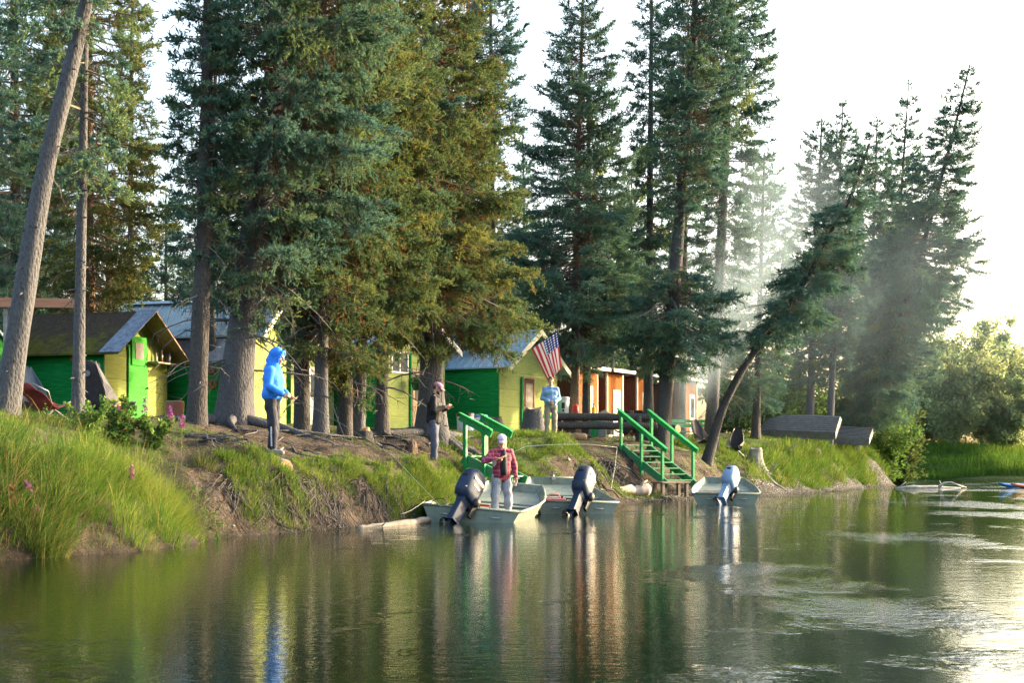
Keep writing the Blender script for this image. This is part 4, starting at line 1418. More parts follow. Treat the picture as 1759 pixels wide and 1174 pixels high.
BOTTLE_G = pmat('pale_glass', (.4, .42, .34), (.3, .32, .25), .15, 5)
CAN = pmat('dark_can', (.05, .05, .07), (.09, .09, .1), .4, 6)
for (xx, hh, rr, m, lab, nm) in ((2.1, .24, .035, BOTTLE_G, 'small pale bottle, first on the shelf under the mossy roof', 'bottle'), (2.38, .32, .03, pmat('amber_glass', (.2, .1, .04), None, .15, 5), 'slim taller bottle in the middle of the cabin shelf', 'bottle'), (2.68, .26, .085, CAN, 'dark wide can, last on the shelf under the mossy roof', 'can')):
    p = on(M1, xx, -.2, 1.762)
    k = thing(nm, lab, nm, p)
    if nm == 'bottle':
        MB().lathe([(rr * .9, 0), (rr, .02), (rr, hh * .55), (rr * .4, hh * .75), (rr * .35, hh * .93)], 10).build('body', m, k, smooth=True)
        MB().lathe([(rr * .42, hh * .93), (rr * .42, hh)], 8).build('cap', METAL_DK, k)
    else:
        MB().lathe([(rr, 0), (rr, hh)], 14).build('body', m, k, smooth=False)
        MB().lathe([(rr * 1.05, hh), (rr * 1.05, hh + .02), (rr * .8, hh + .028)], 14).build('lid', METAL_DK, k)

# 0: corner of one more cabin at the left border
cabin('green cabin of which only a corner shows at the left border', -128, 31, R(72), 3.3, 3, zrow(600, 31), zrow(520, 31), BLUE_METAL, gable=DOOR_GREEN, fascia=None, front=.08, eave=.05)

# 2: cabin behind the giant spruce
t = cabin('cabin with big blue metal roof and grey lean-to behind the giant spruce', 432, 38.4, R(76), 2.4, 4.2, zrow(567, 38.4), zrow(518, 39.5), BLUE_METAL, fascia=WHITE_TRIM)
g2 = t.location.z
ze = zrow(567, 38.4) - g2
r_ = MB()
r_.prism([(-.02, ze - .16), (-1.0, zrow(624, 37.6) - g2), (-1.0, zrow(624, 37.6) - g2 + .04), (-.02, ze - .12)], .2, 3.6, axis=1)
r_.build('lean_to_roof', SHINGLE, t)
r2 = MB().prism([(-.3, zrow(590, 38) - g2 + .14), (-1.03, zrow(624, 37.6) - g2 + .045), (-1.03, zrow(624, 37.6) - g2 + .06), (-.3, zrow(590, 38) - g2 + .155)], -.1, 1.15, axis=1).build('lean_to_sheet', GREY_SHEET, t)
mb = MB()
mb.box((-.9, .35, -.2), (-.87, 3.5, zrow(624, 37.6) - g2 + .03)).build('lean_to_wall', GREEN_WALL, t)
mb = MB().box((-.02, -.045, -.1), (.06, -.002, ze)).build('corner_trim', WHITE_TRIM, t)
M2 = Matrix.Translation(t.location) @ Matrix.Rotation(t.rotation_euler.z, 4, 'Z')
TAPE_OR = pmat('orange_tape', (.5, .12, .04), None, .5, 6)
TAPE_WH = pmat('white_tape', (.5, .5, .48), None, .5, 6)


def torus(name, mat, loc, rotz, R_, r_, label, cat, group=None):
    k = thing(name, label, cat, loc, rotz, group)
    pts = [(0, R_ * math.cos(a), R_ * math.sin(a)) for a in np.linspace(0, 2 * PI, 21)]
    MB().tube(pts, r_, 8, cap=False).build('ring', mat, k, smooth=True)
    MB().tube([(.03, 0, R_ - .02), (-.05, 0, R_ - .012)], .012, 6).build('nail', METAL_DK, k)
    return k


for (xx, zz, m, lab) in ((.75, zrow(635, 37.6), TAPE_OR, 'upper orange ring hung on the dark green lean-to wall'), (1.0, zrow(648, 37.6), TAPE_WH, 'white ring hung between two orange ones on the dark wall'), (.7, zrow(660, 37.6), TAPE_OR, 'lower orange ring hung on the dark green lean-to wall')):
    p = on(M2, -.95, xx, 0)
    torus('tape_ring', m, (p.x, p.y, zz), R(76), .085, .035, lab, 'ring', 'rings hung on the cabin wall')
p = on(M1, -.05, .85, 0)
torus('tape_ring', TAPE_OR, (p.x, p.y, zrow(617, 35)), R(74), .07, .035, 'dark orange ring hung alone on the mossy cabin wall', 'ring', 'rings hung on the cabin wall')

# 3: small cabin between the trunks
t = cabin('narrow cabin half hidden by the trunks right of the blue hoodie', 500, 42.2, R(70), 2.8, 3.2, zrow(588, 42.2), zrow(545, 43), BLUE_METAL, fascia=WHITE_TRIM)
door(t, 1.0, .8, 1.95, .1, WHITE_TRIM, window=(.15, 1.0, .65, 1.7, GLASS))
mb = MB().beam((2.05, -.05, 1.25), (2.4, -.05, .55), .03, .03).beam((2.05, -.05, 1.25), (2.05, -.05, .5), .03, .03).beam((1.95, -.05, .45), (2.7, -.05, .45), .03, .03)
mb.build('wall_brace', GREY_SHEET, t)

# 4: the tall cabin with the white window
t = cabin('tall lime fronted cabin with white window and tan door behind the dark jacket', 650, 44.2, R(62), 4.1, 2.9, zrow(585, 44.2), zrow(540, 46), BLUE_METAL, fascia=WHITE_TRIM)
g4 = t.location.z
window(t, .72, 1.0, zrow(640, 44.8) - g4, .72)
door(t, 2.0, .85, 2.05, .12, TAN_DOOR, window=(.12, 1.05, .73, 1.92, SCREEN), frame=PLYWOOD)
MB().box((1.82, -.06, -.1), (1.9, -.004, 2.7)).build('downpipe', GREEN_WALL, t)
window(t, 3.2, .7, zrow(640, 46.5) - g4, .9)
M4 = Matrix.Translation(t.location) @ Matrix.Rotation(t.rotation_euler.z, 4, 'Z')
p = on(M4, 1.66, -.42, 0)
k = thing('hanging_planter', 'dark green planter hung before the tall cabin beside its tan door', 'planter', (p.x, p.y, zrow(671, p.y)))
MB().lathe([(.13, 0), (.2, .2), (.235, .24), (.235, .27), (.2, .27), (.18, .22)], 18).build('pot', pmat('green_pot', (.02, .09, .05), None, .5, 5), k, smooth=True)
mb = MB()
for a in range(3):
    mb.tube([(.22 * math.cos(a * 2.1), .22 * math.sin(a * 2.1), .27), (0, 0, .85)], .006, 5)
mb.tube([(0, 0, .85), (0, 0, 1.3)], .006, 5)
mb.build('hanger', METAL_DK, k)
rr = np.random.default_rng(5)
pts = np.stack([rr.normal(0, .09, 160), rr.normal(0, .09, 160), .24 + rr.uniform(0, .1, 160)], 1)
tri, tn = sprig_tris(pts, nrm(rr.normal(0, .5, (160, 3)) + UP), np.full(160, .13), rr.uniform(.4, .9, 160), rr, 3, 1.4)
tri_mesh('foliage', tri, SHRUBLEAF, None, tn, k)

# 5: the cabin with the flag
t = cabin('bright green cabin with lime gable and brown door, flag on its front', 858, 48, R(60), 4.2, 3.6, zrow(630, 48), zrow(571, 49.6), BLUE_METAL, eave=.12, front=.5, fascia=CREAM_TRIM)
g5 = t.location.z
door(t, 1.62, .72, 2.02, .25, BROWN_DOOR, window=(.1, .95, .62, 1.85, SCREEN), frame=PLYWOOD, handle_side=-1, fw=.05)
MB().box((1.44, -.07, -.1), (1.5, -.01, 2.3)).build('door_post', GREEN_WALL, t)
MB().box((2.45, -.12, .95), (4.0, -.03, 1.03)).box((2.5, -.11, .0), (2.57, -.04, .95)).box((3.9, -.11, .0), (3.97, -.04, .95)).build('rail', GREEN_WALL, t)
M5 = Matrix.Translation(t.location) @ Matrix.Rotation(t.rotation_euler.z, 4, 'Z')

# orange huts with flat roofs
for i, (px, d, th, W, yt, lab) in enumerate([(990, 57, 60, 1.9, 634, 'orange hut just right of the spruce trunks by the flag'), (1042, 60, 60, 1.6, 640, 'orange hut with a white framed glass door, second from the flag'), (1094, 64, 62, 1.6, 646, 'orange hut cut in half by the grey trunks'), (1176, 70, 62, 1.7, 655, 'last orange hut right of the smoke')]):
    x = (px - CX) / FPX * d
    g = gz(x, d) - .1
    t = thing('orange_hut', lab, 'hut', (x, d, g), R(th), 'orange huts in a row')
    H = zrow(yt, d) - g
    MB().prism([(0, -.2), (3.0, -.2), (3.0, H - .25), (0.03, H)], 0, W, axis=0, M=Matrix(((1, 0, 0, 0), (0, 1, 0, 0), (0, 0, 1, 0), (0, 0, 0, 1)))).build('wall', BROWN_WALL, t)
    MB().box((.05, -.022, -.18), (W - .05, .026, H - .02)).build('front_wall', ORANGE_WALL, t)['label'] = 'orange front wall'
    MB().box((-.015, -.035, -.18), (.07, .05, H - .015)).build('corner_trim', WHITE_TRIM, t)
    MB().box((W - .07, -.035, -.18), (W + .015, .05, H - .015)).build('corner_trim', WHITE_TRIM, t)
    MB().prism([(-.45, H + .04), (3.3, H - .26), (3.3, H - .19), (-.45, H + .11)], -.25, W + .3, axis=0).build('roof', SHINGLE, t)
    MB().box((-.27, -.49, H + .0), (W + .33, -.453, H + .14)).build('fascia', WHITE_TRIM, t)
    dr = MB().box((W * .36, -.05, .15), (W * .36 + .72, -.024, 2.15)).build('door', WHITE_TRIM, t)
    dp = MB().box((W * .36 + .14, -.062, .95), (W * .36 + .58, -.049, 1.95)).build('pane', GLASS, dr)
    MB().box((W * .36 + .14, -.062, .35), (W * .36 + .58, -.049, .8)).build('lower_pane', GLASS, dr)
    MB().ball((W * .36 + .06, -.075, 1.05), .03, n=8).build('handle', METAL_DK, dr)

# ---------------------------------------------------------------- the flag
def flagmat():
    m, nt, N, L, b = nodes_of('flag_cloth')
    uv = N.new('ShaderNodeUVMap')
    sx = N.new('ShaderNodeSeparateXYZ'); L.new(uv.outputs[0], sx.inputs[0])
    u, v = sx.outputs[0], sx.outputs[1]
    st = math_(nt, 'LESS_THAN', math_(nt, 'FRACT', math_(nt, 'MULTIPLY', v, 6.5)), .5)
    col = mix(nt, st, (.72, .7, .68), (.5, .025, .04))
    can = math_(nt, 'MULTIPLY', math_(nt, 'LESS_THAN', u, .4), math_(nt, 'LESS_THAN', v, 7 / 13))
    # rows of stars
    su = math_(nt, 'MULTIPLY', u, 6 / .4); svv = math_(nt, 'MULTIPLY', v, 5 / (7 / 13))
    du = math_(nt, 'SUBTRACT', math_(nt, 'FRACT', su), .5); dv = math_(nt, 'SUBTRACT', math_(nt, 'FRACT', svv), .5)
    rad = math_(nt, 'SQRT', math_(nt, 'ADD', math_(nt, 'MULTIPLY', du, du), math_(nt, 'MULTIPLY', dv, dv)))
    star = math_(nt, 'LESS_THAN', rad, .27)
    blue = mix(nt, star, (.03, .04, .2), (.7, .7, .72))
    L.new(mix(nt, can, col, blue), b.inputs['Base Color'])
    b.inputs['Roughness'].default_value = .75
    tr = N.new('ShaderNodeBsdfTranslucent'); L.new(mix(nt, can, col, blue), tr.inputs['Color'])
    mx = N.new('ShaderNodeMixShader'); mx.inputs[0].default_value = .3
    L.new(b.outputs[0], mx.inputs[1]); L.new(tr.outputs[0], mx.inputs[2])
    L.new(mx.outputs[0], N['Material Output'].inputs['Surface'])
    return m


A = at(913, 48.4, py=599)
T_ = at(959, 47.6, py=569)
k = thing('flag', 'red and white striped flag with starred blue canton on a slanted gable pole', 'flag', A)
pv = T_ - A
MB().tube([-(pv.normalized() * .25), pv * 1.02], [.014, .011], 8).ball(tuple(pv * 1.03), .025, n=8).build('pole', METAL_DK, k, smooth=True)
nu, nv = 34, 20
hoist = pv * .96
fl = 1.25
verts, faces, uvs = [], [], []
for j in range(nv + 1):
    for i in range(nu + 1):
        u, v = i / nu, j / nv                     # u: down the fly, v: 0 at the pole tip
        p = hoist * (1 - v)
        down = Vector((.06 + .34 * v * 0, -.02, -1)).normalized()
        q = p + down * (fl * u) + Vector((.04 * u + .52 * u * v, 0, 0))
        fold = .055 * math.sin(v * 11 + 1.5 * u) * (.25 + u) + .04 * math.sin(v * 19 + 3 * u)
        q += Vector((.35, -.9, 0)) * fold
        verts.append(q); uvs.append((u, v))
for j in range(nv):
    for i in range(nu):
        a = j * (nu + 1) + i
        faces.append((a, a + 1, a + nu + 2, a + nu + 1))
mb = MB(); mb.add(verts, faces)
fo = mb.build('flag_cloth', flagmat(), k, smooth=True)
ul = fo.data.uv_layers.new(name='UVMap')
for lp in fo.data.loops:
    ul.data[lp.index].uv = uvs[lp.vertex_index]

# ================================================================ stairs
GREEN_PAINT = pmat('bright_green_paint', (.006, .3, .075), (.014, .2, .055), .6, 5, (1, 1, 1), .3, 40, grime=.6)
GREEN_WORN = pmat('worn_green_paint', (.02, .24, .09), (.07, .21, .1), .6, 6, (1, 1, 1), .2, 40, grime=.5)
WOOD_GREY = pmat('grey_plank', (.2, .17, .14), (.12, .1, .08), .85, 6, (1, 1, 1), .3, 30)


def stair(label, org, phi, w, run, drop, n, rail_h=1.05, rail=(.14, .05), posts=(0, .5, 1), odd=None, group=None, rails=(0, 1)):
    t = thing('stairs', label, 'stairs', org, phi, group)
    sl = drop / run
    for s in (0, 1):
        x = w * s
        a, b = Vector((x, -.12, -.05 + .12 * sl * 0)), Vector((x, run + .18, -drop - .18 * sl - .05))
        MB().beam(a, b, .05, .26).build('stringer', GREEN_WORN, t)
    for k in range(n):
        f = (k + .5) / n
        y = run * (k / (n - 1)) if n > 1 else 0
        z = -drop * (k / (n - 1))
        MB().box((.027, y - .13, z - .02), (w - .027, y + .13, z + .018)).box((w * .48, y + .0, z - .14), (w * .52, y + .03, z - .021)).build('tread', GREEN_WORN, t, bevel=.004)
    for s in rails:
        x = w * s + (.075 if s else -.075)
        for f in posts:
            y = run * f
            z = -drop * f
            m = odd if (odd and s == 0 and f == posts[0]) else GREEN_PAINT
            MB().box((x - .045, y - .045, z - .42), (x + .045, y + .045, z + rail_h - .02)).build('post', m, t, bevel=.006)
        y0, y1 = posts[0] * run - .16, posts[-1] * run + .22
        hr = MB()
        hr.beam((x, y0, rail_h - y0 * sl), (x, y1, rail_h - y1 * sl), rail[1], rail[0])
        if rail[0] < .2: hr.beam((x, y0, rail_h - y0 * sl + rail[0] / 2 + .02), (x, y1, rail_h - y1 * sl + rail[0] / 2 + .02), .14, .036)
        hr.build('handrail', GREEN_PAINT, t, bevel=.005)
    return t


ST_O = at(1116, 48.9, 1.84)
stair('bright green wooden stairs with two handrails leading down to the gravel beach', ST_O, R(215), 1.22, 2.15, 1.2, 7, 1.08)
p = at(1152, 46.2, 0)
k = thing('box_step', 'low grey timber step at the foot of the bright green stairs', 'step', (p.x, p.y, gz(p.x, p.y) - .03), R(215))
MB().box((-.62, -.3, .46), (.62, .3, .52)).build('step_top', WOOD_GREY, k, bevel=.006)
for sx in (-.52, .52):
    MB().box((sx - .05, -.25, 0), (sx + .05, -.15, .459)).build('leg', WOOD_GREY, k)
    MB().box((sx - .05, .15, 0), (sx + .05, .25, .459)).build('leg', WOOD_GREY, k)
S2 = at(832, 35.6, 1.36)
stair('smaller green stairs with broad plank handrails behind the red plaid shirt', S2, R(240), .85, 1.05, .5, 4, .9, (.17, .04), (0, .52), WOOD_GREY)

# ================================================================ things on the camp ground
WHITE_PL = pmat('white_plastic', (.62, .63, .63), (.5, .52, .53), .45, 3, grime=.2)
BLUE_PL = pmat('blue_plastic', (.05, .12, .3), (.08, .16, .33), .45, 3)
PALE_BLUE = pmat('pale_blue_plastic', (.45, .52, .58), (.36, .44, .52), .5, 3, grime=.2)
RED_PL = pmat('red_plastic', (.5, .03, .03), (.4, .03, .03), .4, 4)
PINK_RED = pmat('faded_red_plastic', (.5, .09, .08), (.55, .2, .18), .5, 5, grime=.2)
YELLOW_PL = pmat('yellow_plastic', (.65, .45, .03), (.55, .36, .03), .4, 4)
BLACK_PL = pmat('black_plastic', (.018, .018, .02), (.03, .03, .032), .45, 6)


def ground_pt(px, d):
    x = (px - CX) / FPX * d
    return Vector((x, d, gz(x, d)))


p = ground_pt(799, 44.5)
k = thing('drum', 'pale blue open drum with black rim beside the white lidded one', 'drum', p - Vector((0, 0, .02)))
MB().lathe([(.22, 0), (.25, .03), (.27, .6), (.275, .62)], 22).build('body', PALE_BLUE, k, smooth=False)
MB().lathe([(.285, .56), (.29, .66), (.26, .66), (.25, .58)], 22).build('rim', BLACK_PL, k)
p = ground_pt(822, 45.5)
k = thing('drum', 'white drum with blue lid beside the darker stump', 'drum', p - Vector((0, 0, .02)))
MB().lathe([(.25, 0), (.27, .03), (.28, .52), (.29, .54), (.29, .6)], 22).build('body', WHITE_PL, k)
MB().lathe([(.3, .6), (.305, .66), (.28, .7), (.1, .715)], 22).build('lid', BLUE_PL, k)


def stump(label, px, d, r, h, roots, seed, mat=BARK, cut=CUTWOOD, tilt=0, group=None, rl=1.3):
    rng = np.random.default_rng(seed)
    p = ground_pt(px, d)
    k = thing('tree_stump', label, 'stump', p)
    path = Path([(0, 0, -.15), (tilt * .4, 0, h * .5), (tilt, 0, h)])
    mb = trunk_mesh(path, r, r * .8, rng, 1.0, .3, 20, 0, roots=roots, root_len=rl, base=p)
    mb.build('trunk', mat, k, smooth=True)
    n = 20
    vs = []
    cm = MB()
    ring = []
    for i in range(n):
        a = 2 * PI * i / n
        ring.append((tilt + r * .79 * math.cos(a), r * .79 * math.sin(a), h + .02 + .05 * math.sin(a * 2 + seed) + .03 * rng.normal()))
    c = (tilt, 0, h + .03)
    cm.add(ring + [c] + [(q[0], q[1], h - .08) for q in ring], [(i, (i + 1) % n, n) for i in range(n)] + [(i, n + 1 + i, n + 1 + (i + 1) % n, (i + 1) % n) for i in range(n)])
    cm.build('cut_top', cut, k)
    return k


stump('big grey bark stump with a pale broken top, standing in front of the lime cabin', 916, 45, .36, .95, 9, 51, BARK, CUTWOOD, rl=1.8)
stump('darker mossy stump leaning behind the drums, left of the big stump', 856, 46.5, .3, .72, 6, 52, BARK_DARK, BARK_DARK, -.12)
stump('silver grey weathered stump with spread roots right of the crooked spruce', 1296, 57, .3, .75, 9, 53, DEADWOOD, DEADWOOD, .05, rl=1.6)
stump('short dark stump in front of the close pair of spruces', 627, 32.6, .17, .28, 5, 54, BARK_DARK, CUTWOOD, rl=.9)
stump('tiny cut stump between the dark jacket and the close pair of trunks', 708, 34.2, .09, .22, 4, 55, BARK_WARM, CUTWOOD, rl=.6)


def log(label, a, b, r0, r1, seed, mat, cut=CUTWOOD, name='log', wob_=.03, cat='log', group=None):
    rng = np.random.default_rng(seed)
    a, b = Vector(a), Vector(b)
    k = thing(name, label, cat, a, 0, group)
    n = 12
    pts = [(b - a) * (i / n) + Vector(rng.normal(0, wob_ * r0 * 3, 3)) for i in range(n + 1)]
    MB().tube([tuple(q) for q in pts], [r0 + (r1 - r0) * i / n for i in range(n + 1)], 14, cap=False, jit=.12, rnd=random.Random(seed)).build('trunk', mat, k, smooth=True)
    for q, r, nm in ((pts[0], r0, 1), (pts[-1], r1, -1)):
        d = ((pts[1] - pts[0]) if nm == 1 else (pts[-1] - pts[-2])).normalized()
        MB().tube([tuple(q - d * .012 * nm), tuple(q + d * .03 * nm)], r * .97, 14).build('cut_end', cut, k)
    return k


# log rails on the bank edge
for (y0, y1, dd, lab) in ((716, 717, 50.2, 'upper of two long dark logs forming a rail along the bank top'), (731, 733, 49.9, 'lower of two long dark logs forming a rail along the bank top')):
    log(lab, at(952, dd, py=y0), at(1128, dd + .5, py=y1), .14, .13, 60 + y0, BARK_DARK, CUTWOOD, 'rail_log', .02, 'log')
for (px, lab) in ((962, 'left'), (1098, 'right')):
    q = ground_pt(px, 50.35)
    k = thing('log_post', f'short dark post carrying the log rails at their {lab} end', 'post', q - Vector((0, 0, .2)))
    MB().tube([(0, .22, 0), (0, .22, .5), (0, .22, 1.15)], [.13, .12, .12], 10).build('trunk', BARK_DARK, k, smooth=True)
q = ground_pt(978, 49.2)
log('short pale log lying under the log rail', q + Vector((-.3, 0, .14)), q + Vector((.55, .2, .14)), .15, .15, 71, PLYWOOD)
q = ground_pt(1148, 54.5)
log('cut log with its pale end towards the river, beside the smoke', q + Vector((-.45, .3, .62)), q + Vector((.35, -.2, .62)), .16, .16, 72, BARK, CUTWOOD)
k = thing('log_cradle', 'low white block carrying the cut log beside the smoke', 'block', q - Vector((0, 0, .05)))
MB().box((-.3, -.1, 0), (.15, .25, .5)).build('block', GREY_SHEET, k, bevel=.02)
# round of reddish wood by the slender dark trunk
q = ground_pt(300, 29.5)
k = thing('chopping_block', 'reddish upright log round beside the slender dark trunk', 'log', q - Vector((0, 0, .03)))
MB().lathe([(.2, 0), (.19, .2), (.2, .42)], 18).build('trunk', pmat('red_brown_wood', (.26, .1, .06), (.16, .07, .045), .85, 7, (1, 1, .2), .4, 20), k, smooth=False)
MB().lathe([(.195, .42), (.19, .432), (.05, .435)], 18).build('cut_top', CUTWOOD, k)

# green table behind the log rail with the things on it
q = ground_pt(987, 52.3)
TZ = zrow(712, 52.3)
k = thing('green_table', 'green wooden table behind the log rail', 'table', (q.x, q.y, q.z - .02), R(8))
hh = TZ - q.z + .02
MB().box((-.75, -.38, hh - .05), (.85, .38, hh)).build('table_top', GREEN_PAINT, k, bevel=.008)
for sx in (-.62, .72):
    for sy in (-.28, .28):
        MB().box((sx - .045, sy - .045, 0), (sx + .045, sy + .045, hh - .051)).build('leg', GREEN_PAINT, k)
def on_table(dx, dy):
    return Vector((q.x + dx * math.cos(R(8)) - dy * math.sin(R(8)), q.y + dx * math.sin(R(8)) + dy * math.cos(R(8)), TZ))
k = thing('water_jug', 'large white water jug with tap on the green table', 'jug', on_table(-.45, -.05))
MB().lathe([(.2, 0), (.22, .02), (.235, .55), (.24, .56)], 20).build('body', WHITE_PL, k)
MB().lathe([(.25, .56), (.25, .62), (.2, .64), (.05, .645)], 20).build('lid', WHITE_PL, k)
MB().box((-.03, -.29, .08), (.03, -.22, .16)).box((-.06, -.245, .2), (.06, -.228, .42)).build('tap', BLACK_PL, k)
k = thing('canister', 'red canister beside the white water jug', 'canister', on_table(.02, -.1))
MB().lathe([(.11, 0), (.12, .02), (.12, .3), (.09, .34), (.04, .35)], 16).build('body', RED_PL, k)
MB().lathe([(.045, .35), (.045, .39)], 10).build('cap', RED_PL, k)
k = thing('bottle', 'yellow bottle at the right end of the green table', 'bottle', on_table(.72, -.05))
MB().lathe([(.07, 0), (.08, .02), (.08, .22), (.03, .3), (.028, .34)], 12).build('body', YELLOW_PL, k)
MB().lathe([(.035, .34), (.035, .4)], 10).build('cap', BLACK_PL, k)
q = ground_pt(1033, 53.5)
k = thing('fire_drum', 'dark rounded drum with thick pale hoses draped over its top', 'drum', q - Vector((0, 0, .02)))
MB().lathe([(.42, 0), (.44, .05), (.44, .7), (.34, .86), (.1, .92)], 20).build('body', GREY_SHEET, k)
mb = MB()
for i in range(4):
    a = .25 + i * .12
    mb.tube([(.2 + i * .07, -.46 - .01 * i, .1), (.2 + i * .07, -.47, .55), (.15 + i * .06, -.36, .88), (.0 + .05 * i, -.05, .98 + .02 * i), (-.1, .3, .93)], .035, 8)
mb.build('hose', pmat('pale_hose', (.38, .33, .26), (.28, .24, .19), .7, 8), k, smooth=True)


# camp chairs
CHAIR_ALU = pmat('chair_tube', (.16, .16, .17), None, .4, 6, metal=.4)


def camp_chair(label, p, rz, fab, back_h=1.0, wid=.56, panel=None, lean=.32, group='folding camp chairs'):
    k = thing('camp_chair', label, 'chair', p + Vector((0, 0, .05)), rz, group)
    k.scale = (1.04,) * 3
    n = 10
    rows = [(-.34, .36, .95), (-.28, .33, 1.0), (-.1, .25, .95), (.08, .21, .9), (.17, .32, .92), (.18 + lean * .45, .36 + (back_h - .36) * .5, .92), (.18 + lean * .9, back_h - .12, .68 if panel else .84), (.18 + lean, back_h - .02, .55 if panel else .7), (.185 + lean, back_h + .03, .3)]
    verts, faces = [], []
    for (y, z, w) in rows:
        for i in range(n + 1):
            f = i / n * 2 - 1
            sag = (1 - f * f)
            verts.append((f * wid / 2 * w, y + .05 * sag * (1 if z > .4 else .2), z - .07 * sag * (1 if z < .45 else .1)))
    for j in range(len(rows) - 1):
        for i in range(n):
            a = j * (n + 1) + i
            faces.append((a, a + 1, a + n + 2, a + n + 1))
    mb = MB(); mb.add(verts, faces)
    mb.build('seat', fab, k, smooth=True, solid=.012, sub=1)
    if panel:
        for s in (-1, 1):
            v = [(s * wid * .31, .18 + lean + .01, back_h), (s * wid * .46, .2 + lean * .45, .36 + (back_h - .36) * .5), (s * wid * .45, .18, .37), (s * (wid * .6), .1, .56), (s * wid * .52, -.24, .38)]
            mb = MB(); mb.add(v, [(0, 1, 3), (1, 2, 3), (2, 4, 3)])
            mb.build('side_panel', panel, k, solid=.008)
    tops = [(s * wid * .5 * (.62 if panel else .8), .18 + lean + .02, back_h) for s in (-1, 1)]
    fr = [(s * wid * .5, -.34, .36) for s in (-1, 1)]
    hub = [(-.14, .0, .2), (.14, .0, .2)]
    for s in (0, 1):
        sg = -1 if s == 0 else 1
        MB().tube([tops[s], (sg * wid * .5, .26, .5), hub[s]], .016, 6).tube([fr[s], hub[s]], .016, 6).build('frame', CHAIR_ALU, k, smooth=True)
        MB().tube([hub[s], (sg * .3, -.32, -.06)], .02, 6).build('leg', CHAIR_ALU, k)
        MB().tube([hub[s], (sg * .28, .34, -.06)], .02, 6).build('leg', CHAIR_ALU, k)
    MB().tube(hub, .016, 6).build('hub', METAL_DK, k)
    return k


GREY_FAB = pmat('grey_fabric', (.13, .14, .15), (.1, .11, .12), .9, 8, bs=.3, bscale=60)
LIGHT_FAB = pmat('light_grey_fabric', (.13, .13, .145), (.1, .1, .112), .9, 8)
BLACK_FAB = pmat('black_fabric', (.025, .026, .03), (.04, .04, .045), .9, 8, bs=.3, bscale=60)
TEAL_FAB = pmat('blue_grey_fabric', (.075, .11, .125), (.055, .085, .1), .9, 8)
MAROON_FAB = pmat('maroon_fabric', (.14, .022, .02), (.2, .035, .028), .85, 8, bs=.3, bscale=60)
TAUPE_FAB = pmat('taupe_fabric', (.2, .165, .15), (.15, .12, .105), .9, 8)
q = ground_pt(52, 27)
camp_chair('grey high backed camp chair with teal side panel by the leaning trunk', q, R(35), GREY_FAB, 1.0, .5, TEAL_FAB, .3)
q = ground_pt(82, 26)
camp_chair('low maroon camp chair in front of the mossy cabin', q, R(150), MAROON_FAB, .62, .6, None, .35)
q = ground_pt(170, 27.4)
k = camp_chair('high backed grey camp chair with round pale emblem on its back', q, R(168), BLACK_FAB, 1.04, .52, LIGHT_FAB, .22)
MB().lathe([(.05, 0), (.06, .004), (.06, .008), (.035, .009), (.03, .004)], 16, M=Matrix.Translation((0, .43, .82)) @ Matrix.Rotation(R(-76), 4, 'X')).build('emblem', LIGHT_FAB, k)
q = ground_pt(201, 27.9)
camp_chair('folded black camp chair standing on edge beside the emblem chair', q, R(95), BLACK_FAB, 1.08, .3, None, .16)
q = ground_pt(1072, 56)
camp_chair('dark camp chair in front of the second orange hut', q, R(200), BLACK_FAB, 1.05, .6, GREY_FAB, .25)
q = ground_pt(1098, 57)
camp_chair('dark camp chair before the half hidden orange hut', q, R(175), BLACK_FAB, 1.05, .6, None, .25)
q = ground_pt(1207, 55)
camp_chair('black camp chair with taupe side panels left of the crooked trunk', q, R(40), BLACK_FAB, 1.08, .56, TAUPE_FAB, .2)
q = ground_pt(1262, 57)
camp_chair('black and taupe camp chair between the crooked trunk and the silver stump', q, R(-30), BLACK_FAB, 1.06, .56, TAUPE_FAB, .2)
q = ground_pt(1185, 58.5)
k = thing('green_bench', 'green slatted bench in the smoke behind the camp chairs', 'bench', q, R(15))
MB().box((-.8, -.2, .42), (.8, .0, .46)).box((-.8, .03, .42), (.8, .23, .46)).build('seat', GREEN_PAINT, k)
MB().box((-.8, .26, .62), (.8, .3, .78)).box((-.8, .27, .82), (.8, .31, .95)).build('backrest', GREEN_PAINT, k)
for sx in (-.65, .65):
    MB().box((sx - .04, -.18, 0), (sx + .04, -.1, .419)).build('leg', GREEN_PAINT, k)
    MB().beam((sx, .22, 0), (sx, .33, .95), .07, .05, up=(1, 0, 0)).build('leg', GREEN_PAINT, k)

# orange stained beam high on the left
d = 30.5
k = thing('lumber_beam', 'orange brown timber beam on posts above the mossy roof', 'beam', at(-60, d, py=519.5))
b = at(147, d, py=521.5) - at(-60, d, py=519.5)
MB().beam((0, 0, 0), tuple(b), .06, .205).build('beam', LUMBER, k, bevel=.004)
for px in (8, 139):
    w = at(px, d, py=530) - at(-60, d, py=519.5)
    gg = gz((px - CX) / FPX * d, d) - at(-60, d, py=519.5).z
    MB().box((w.x - .045, w.y + .035, gg - .1), (w.x + .045, w.y + .125, w.z + .1)).build('post', DEADWOOD, k)

# white float on a rope
q = at(981, 53.6, py=640)
k = thing('net_float', 'round cream float hanging on a rope in front of the grey spruce trunk', 'float', q)
MB().ball((0, 0, .07), (.08, .08, .1), n=14).build('ball', pmat('cream_foam', (.6, .56, .45), (.5, .46, .36), .6, 8), k, smooth=True)
MB().tube([(0, 0, .16), (.01, .0, .45), (.02, .1, .75)], .012, 6).build('rope', DEADWOOD, k)

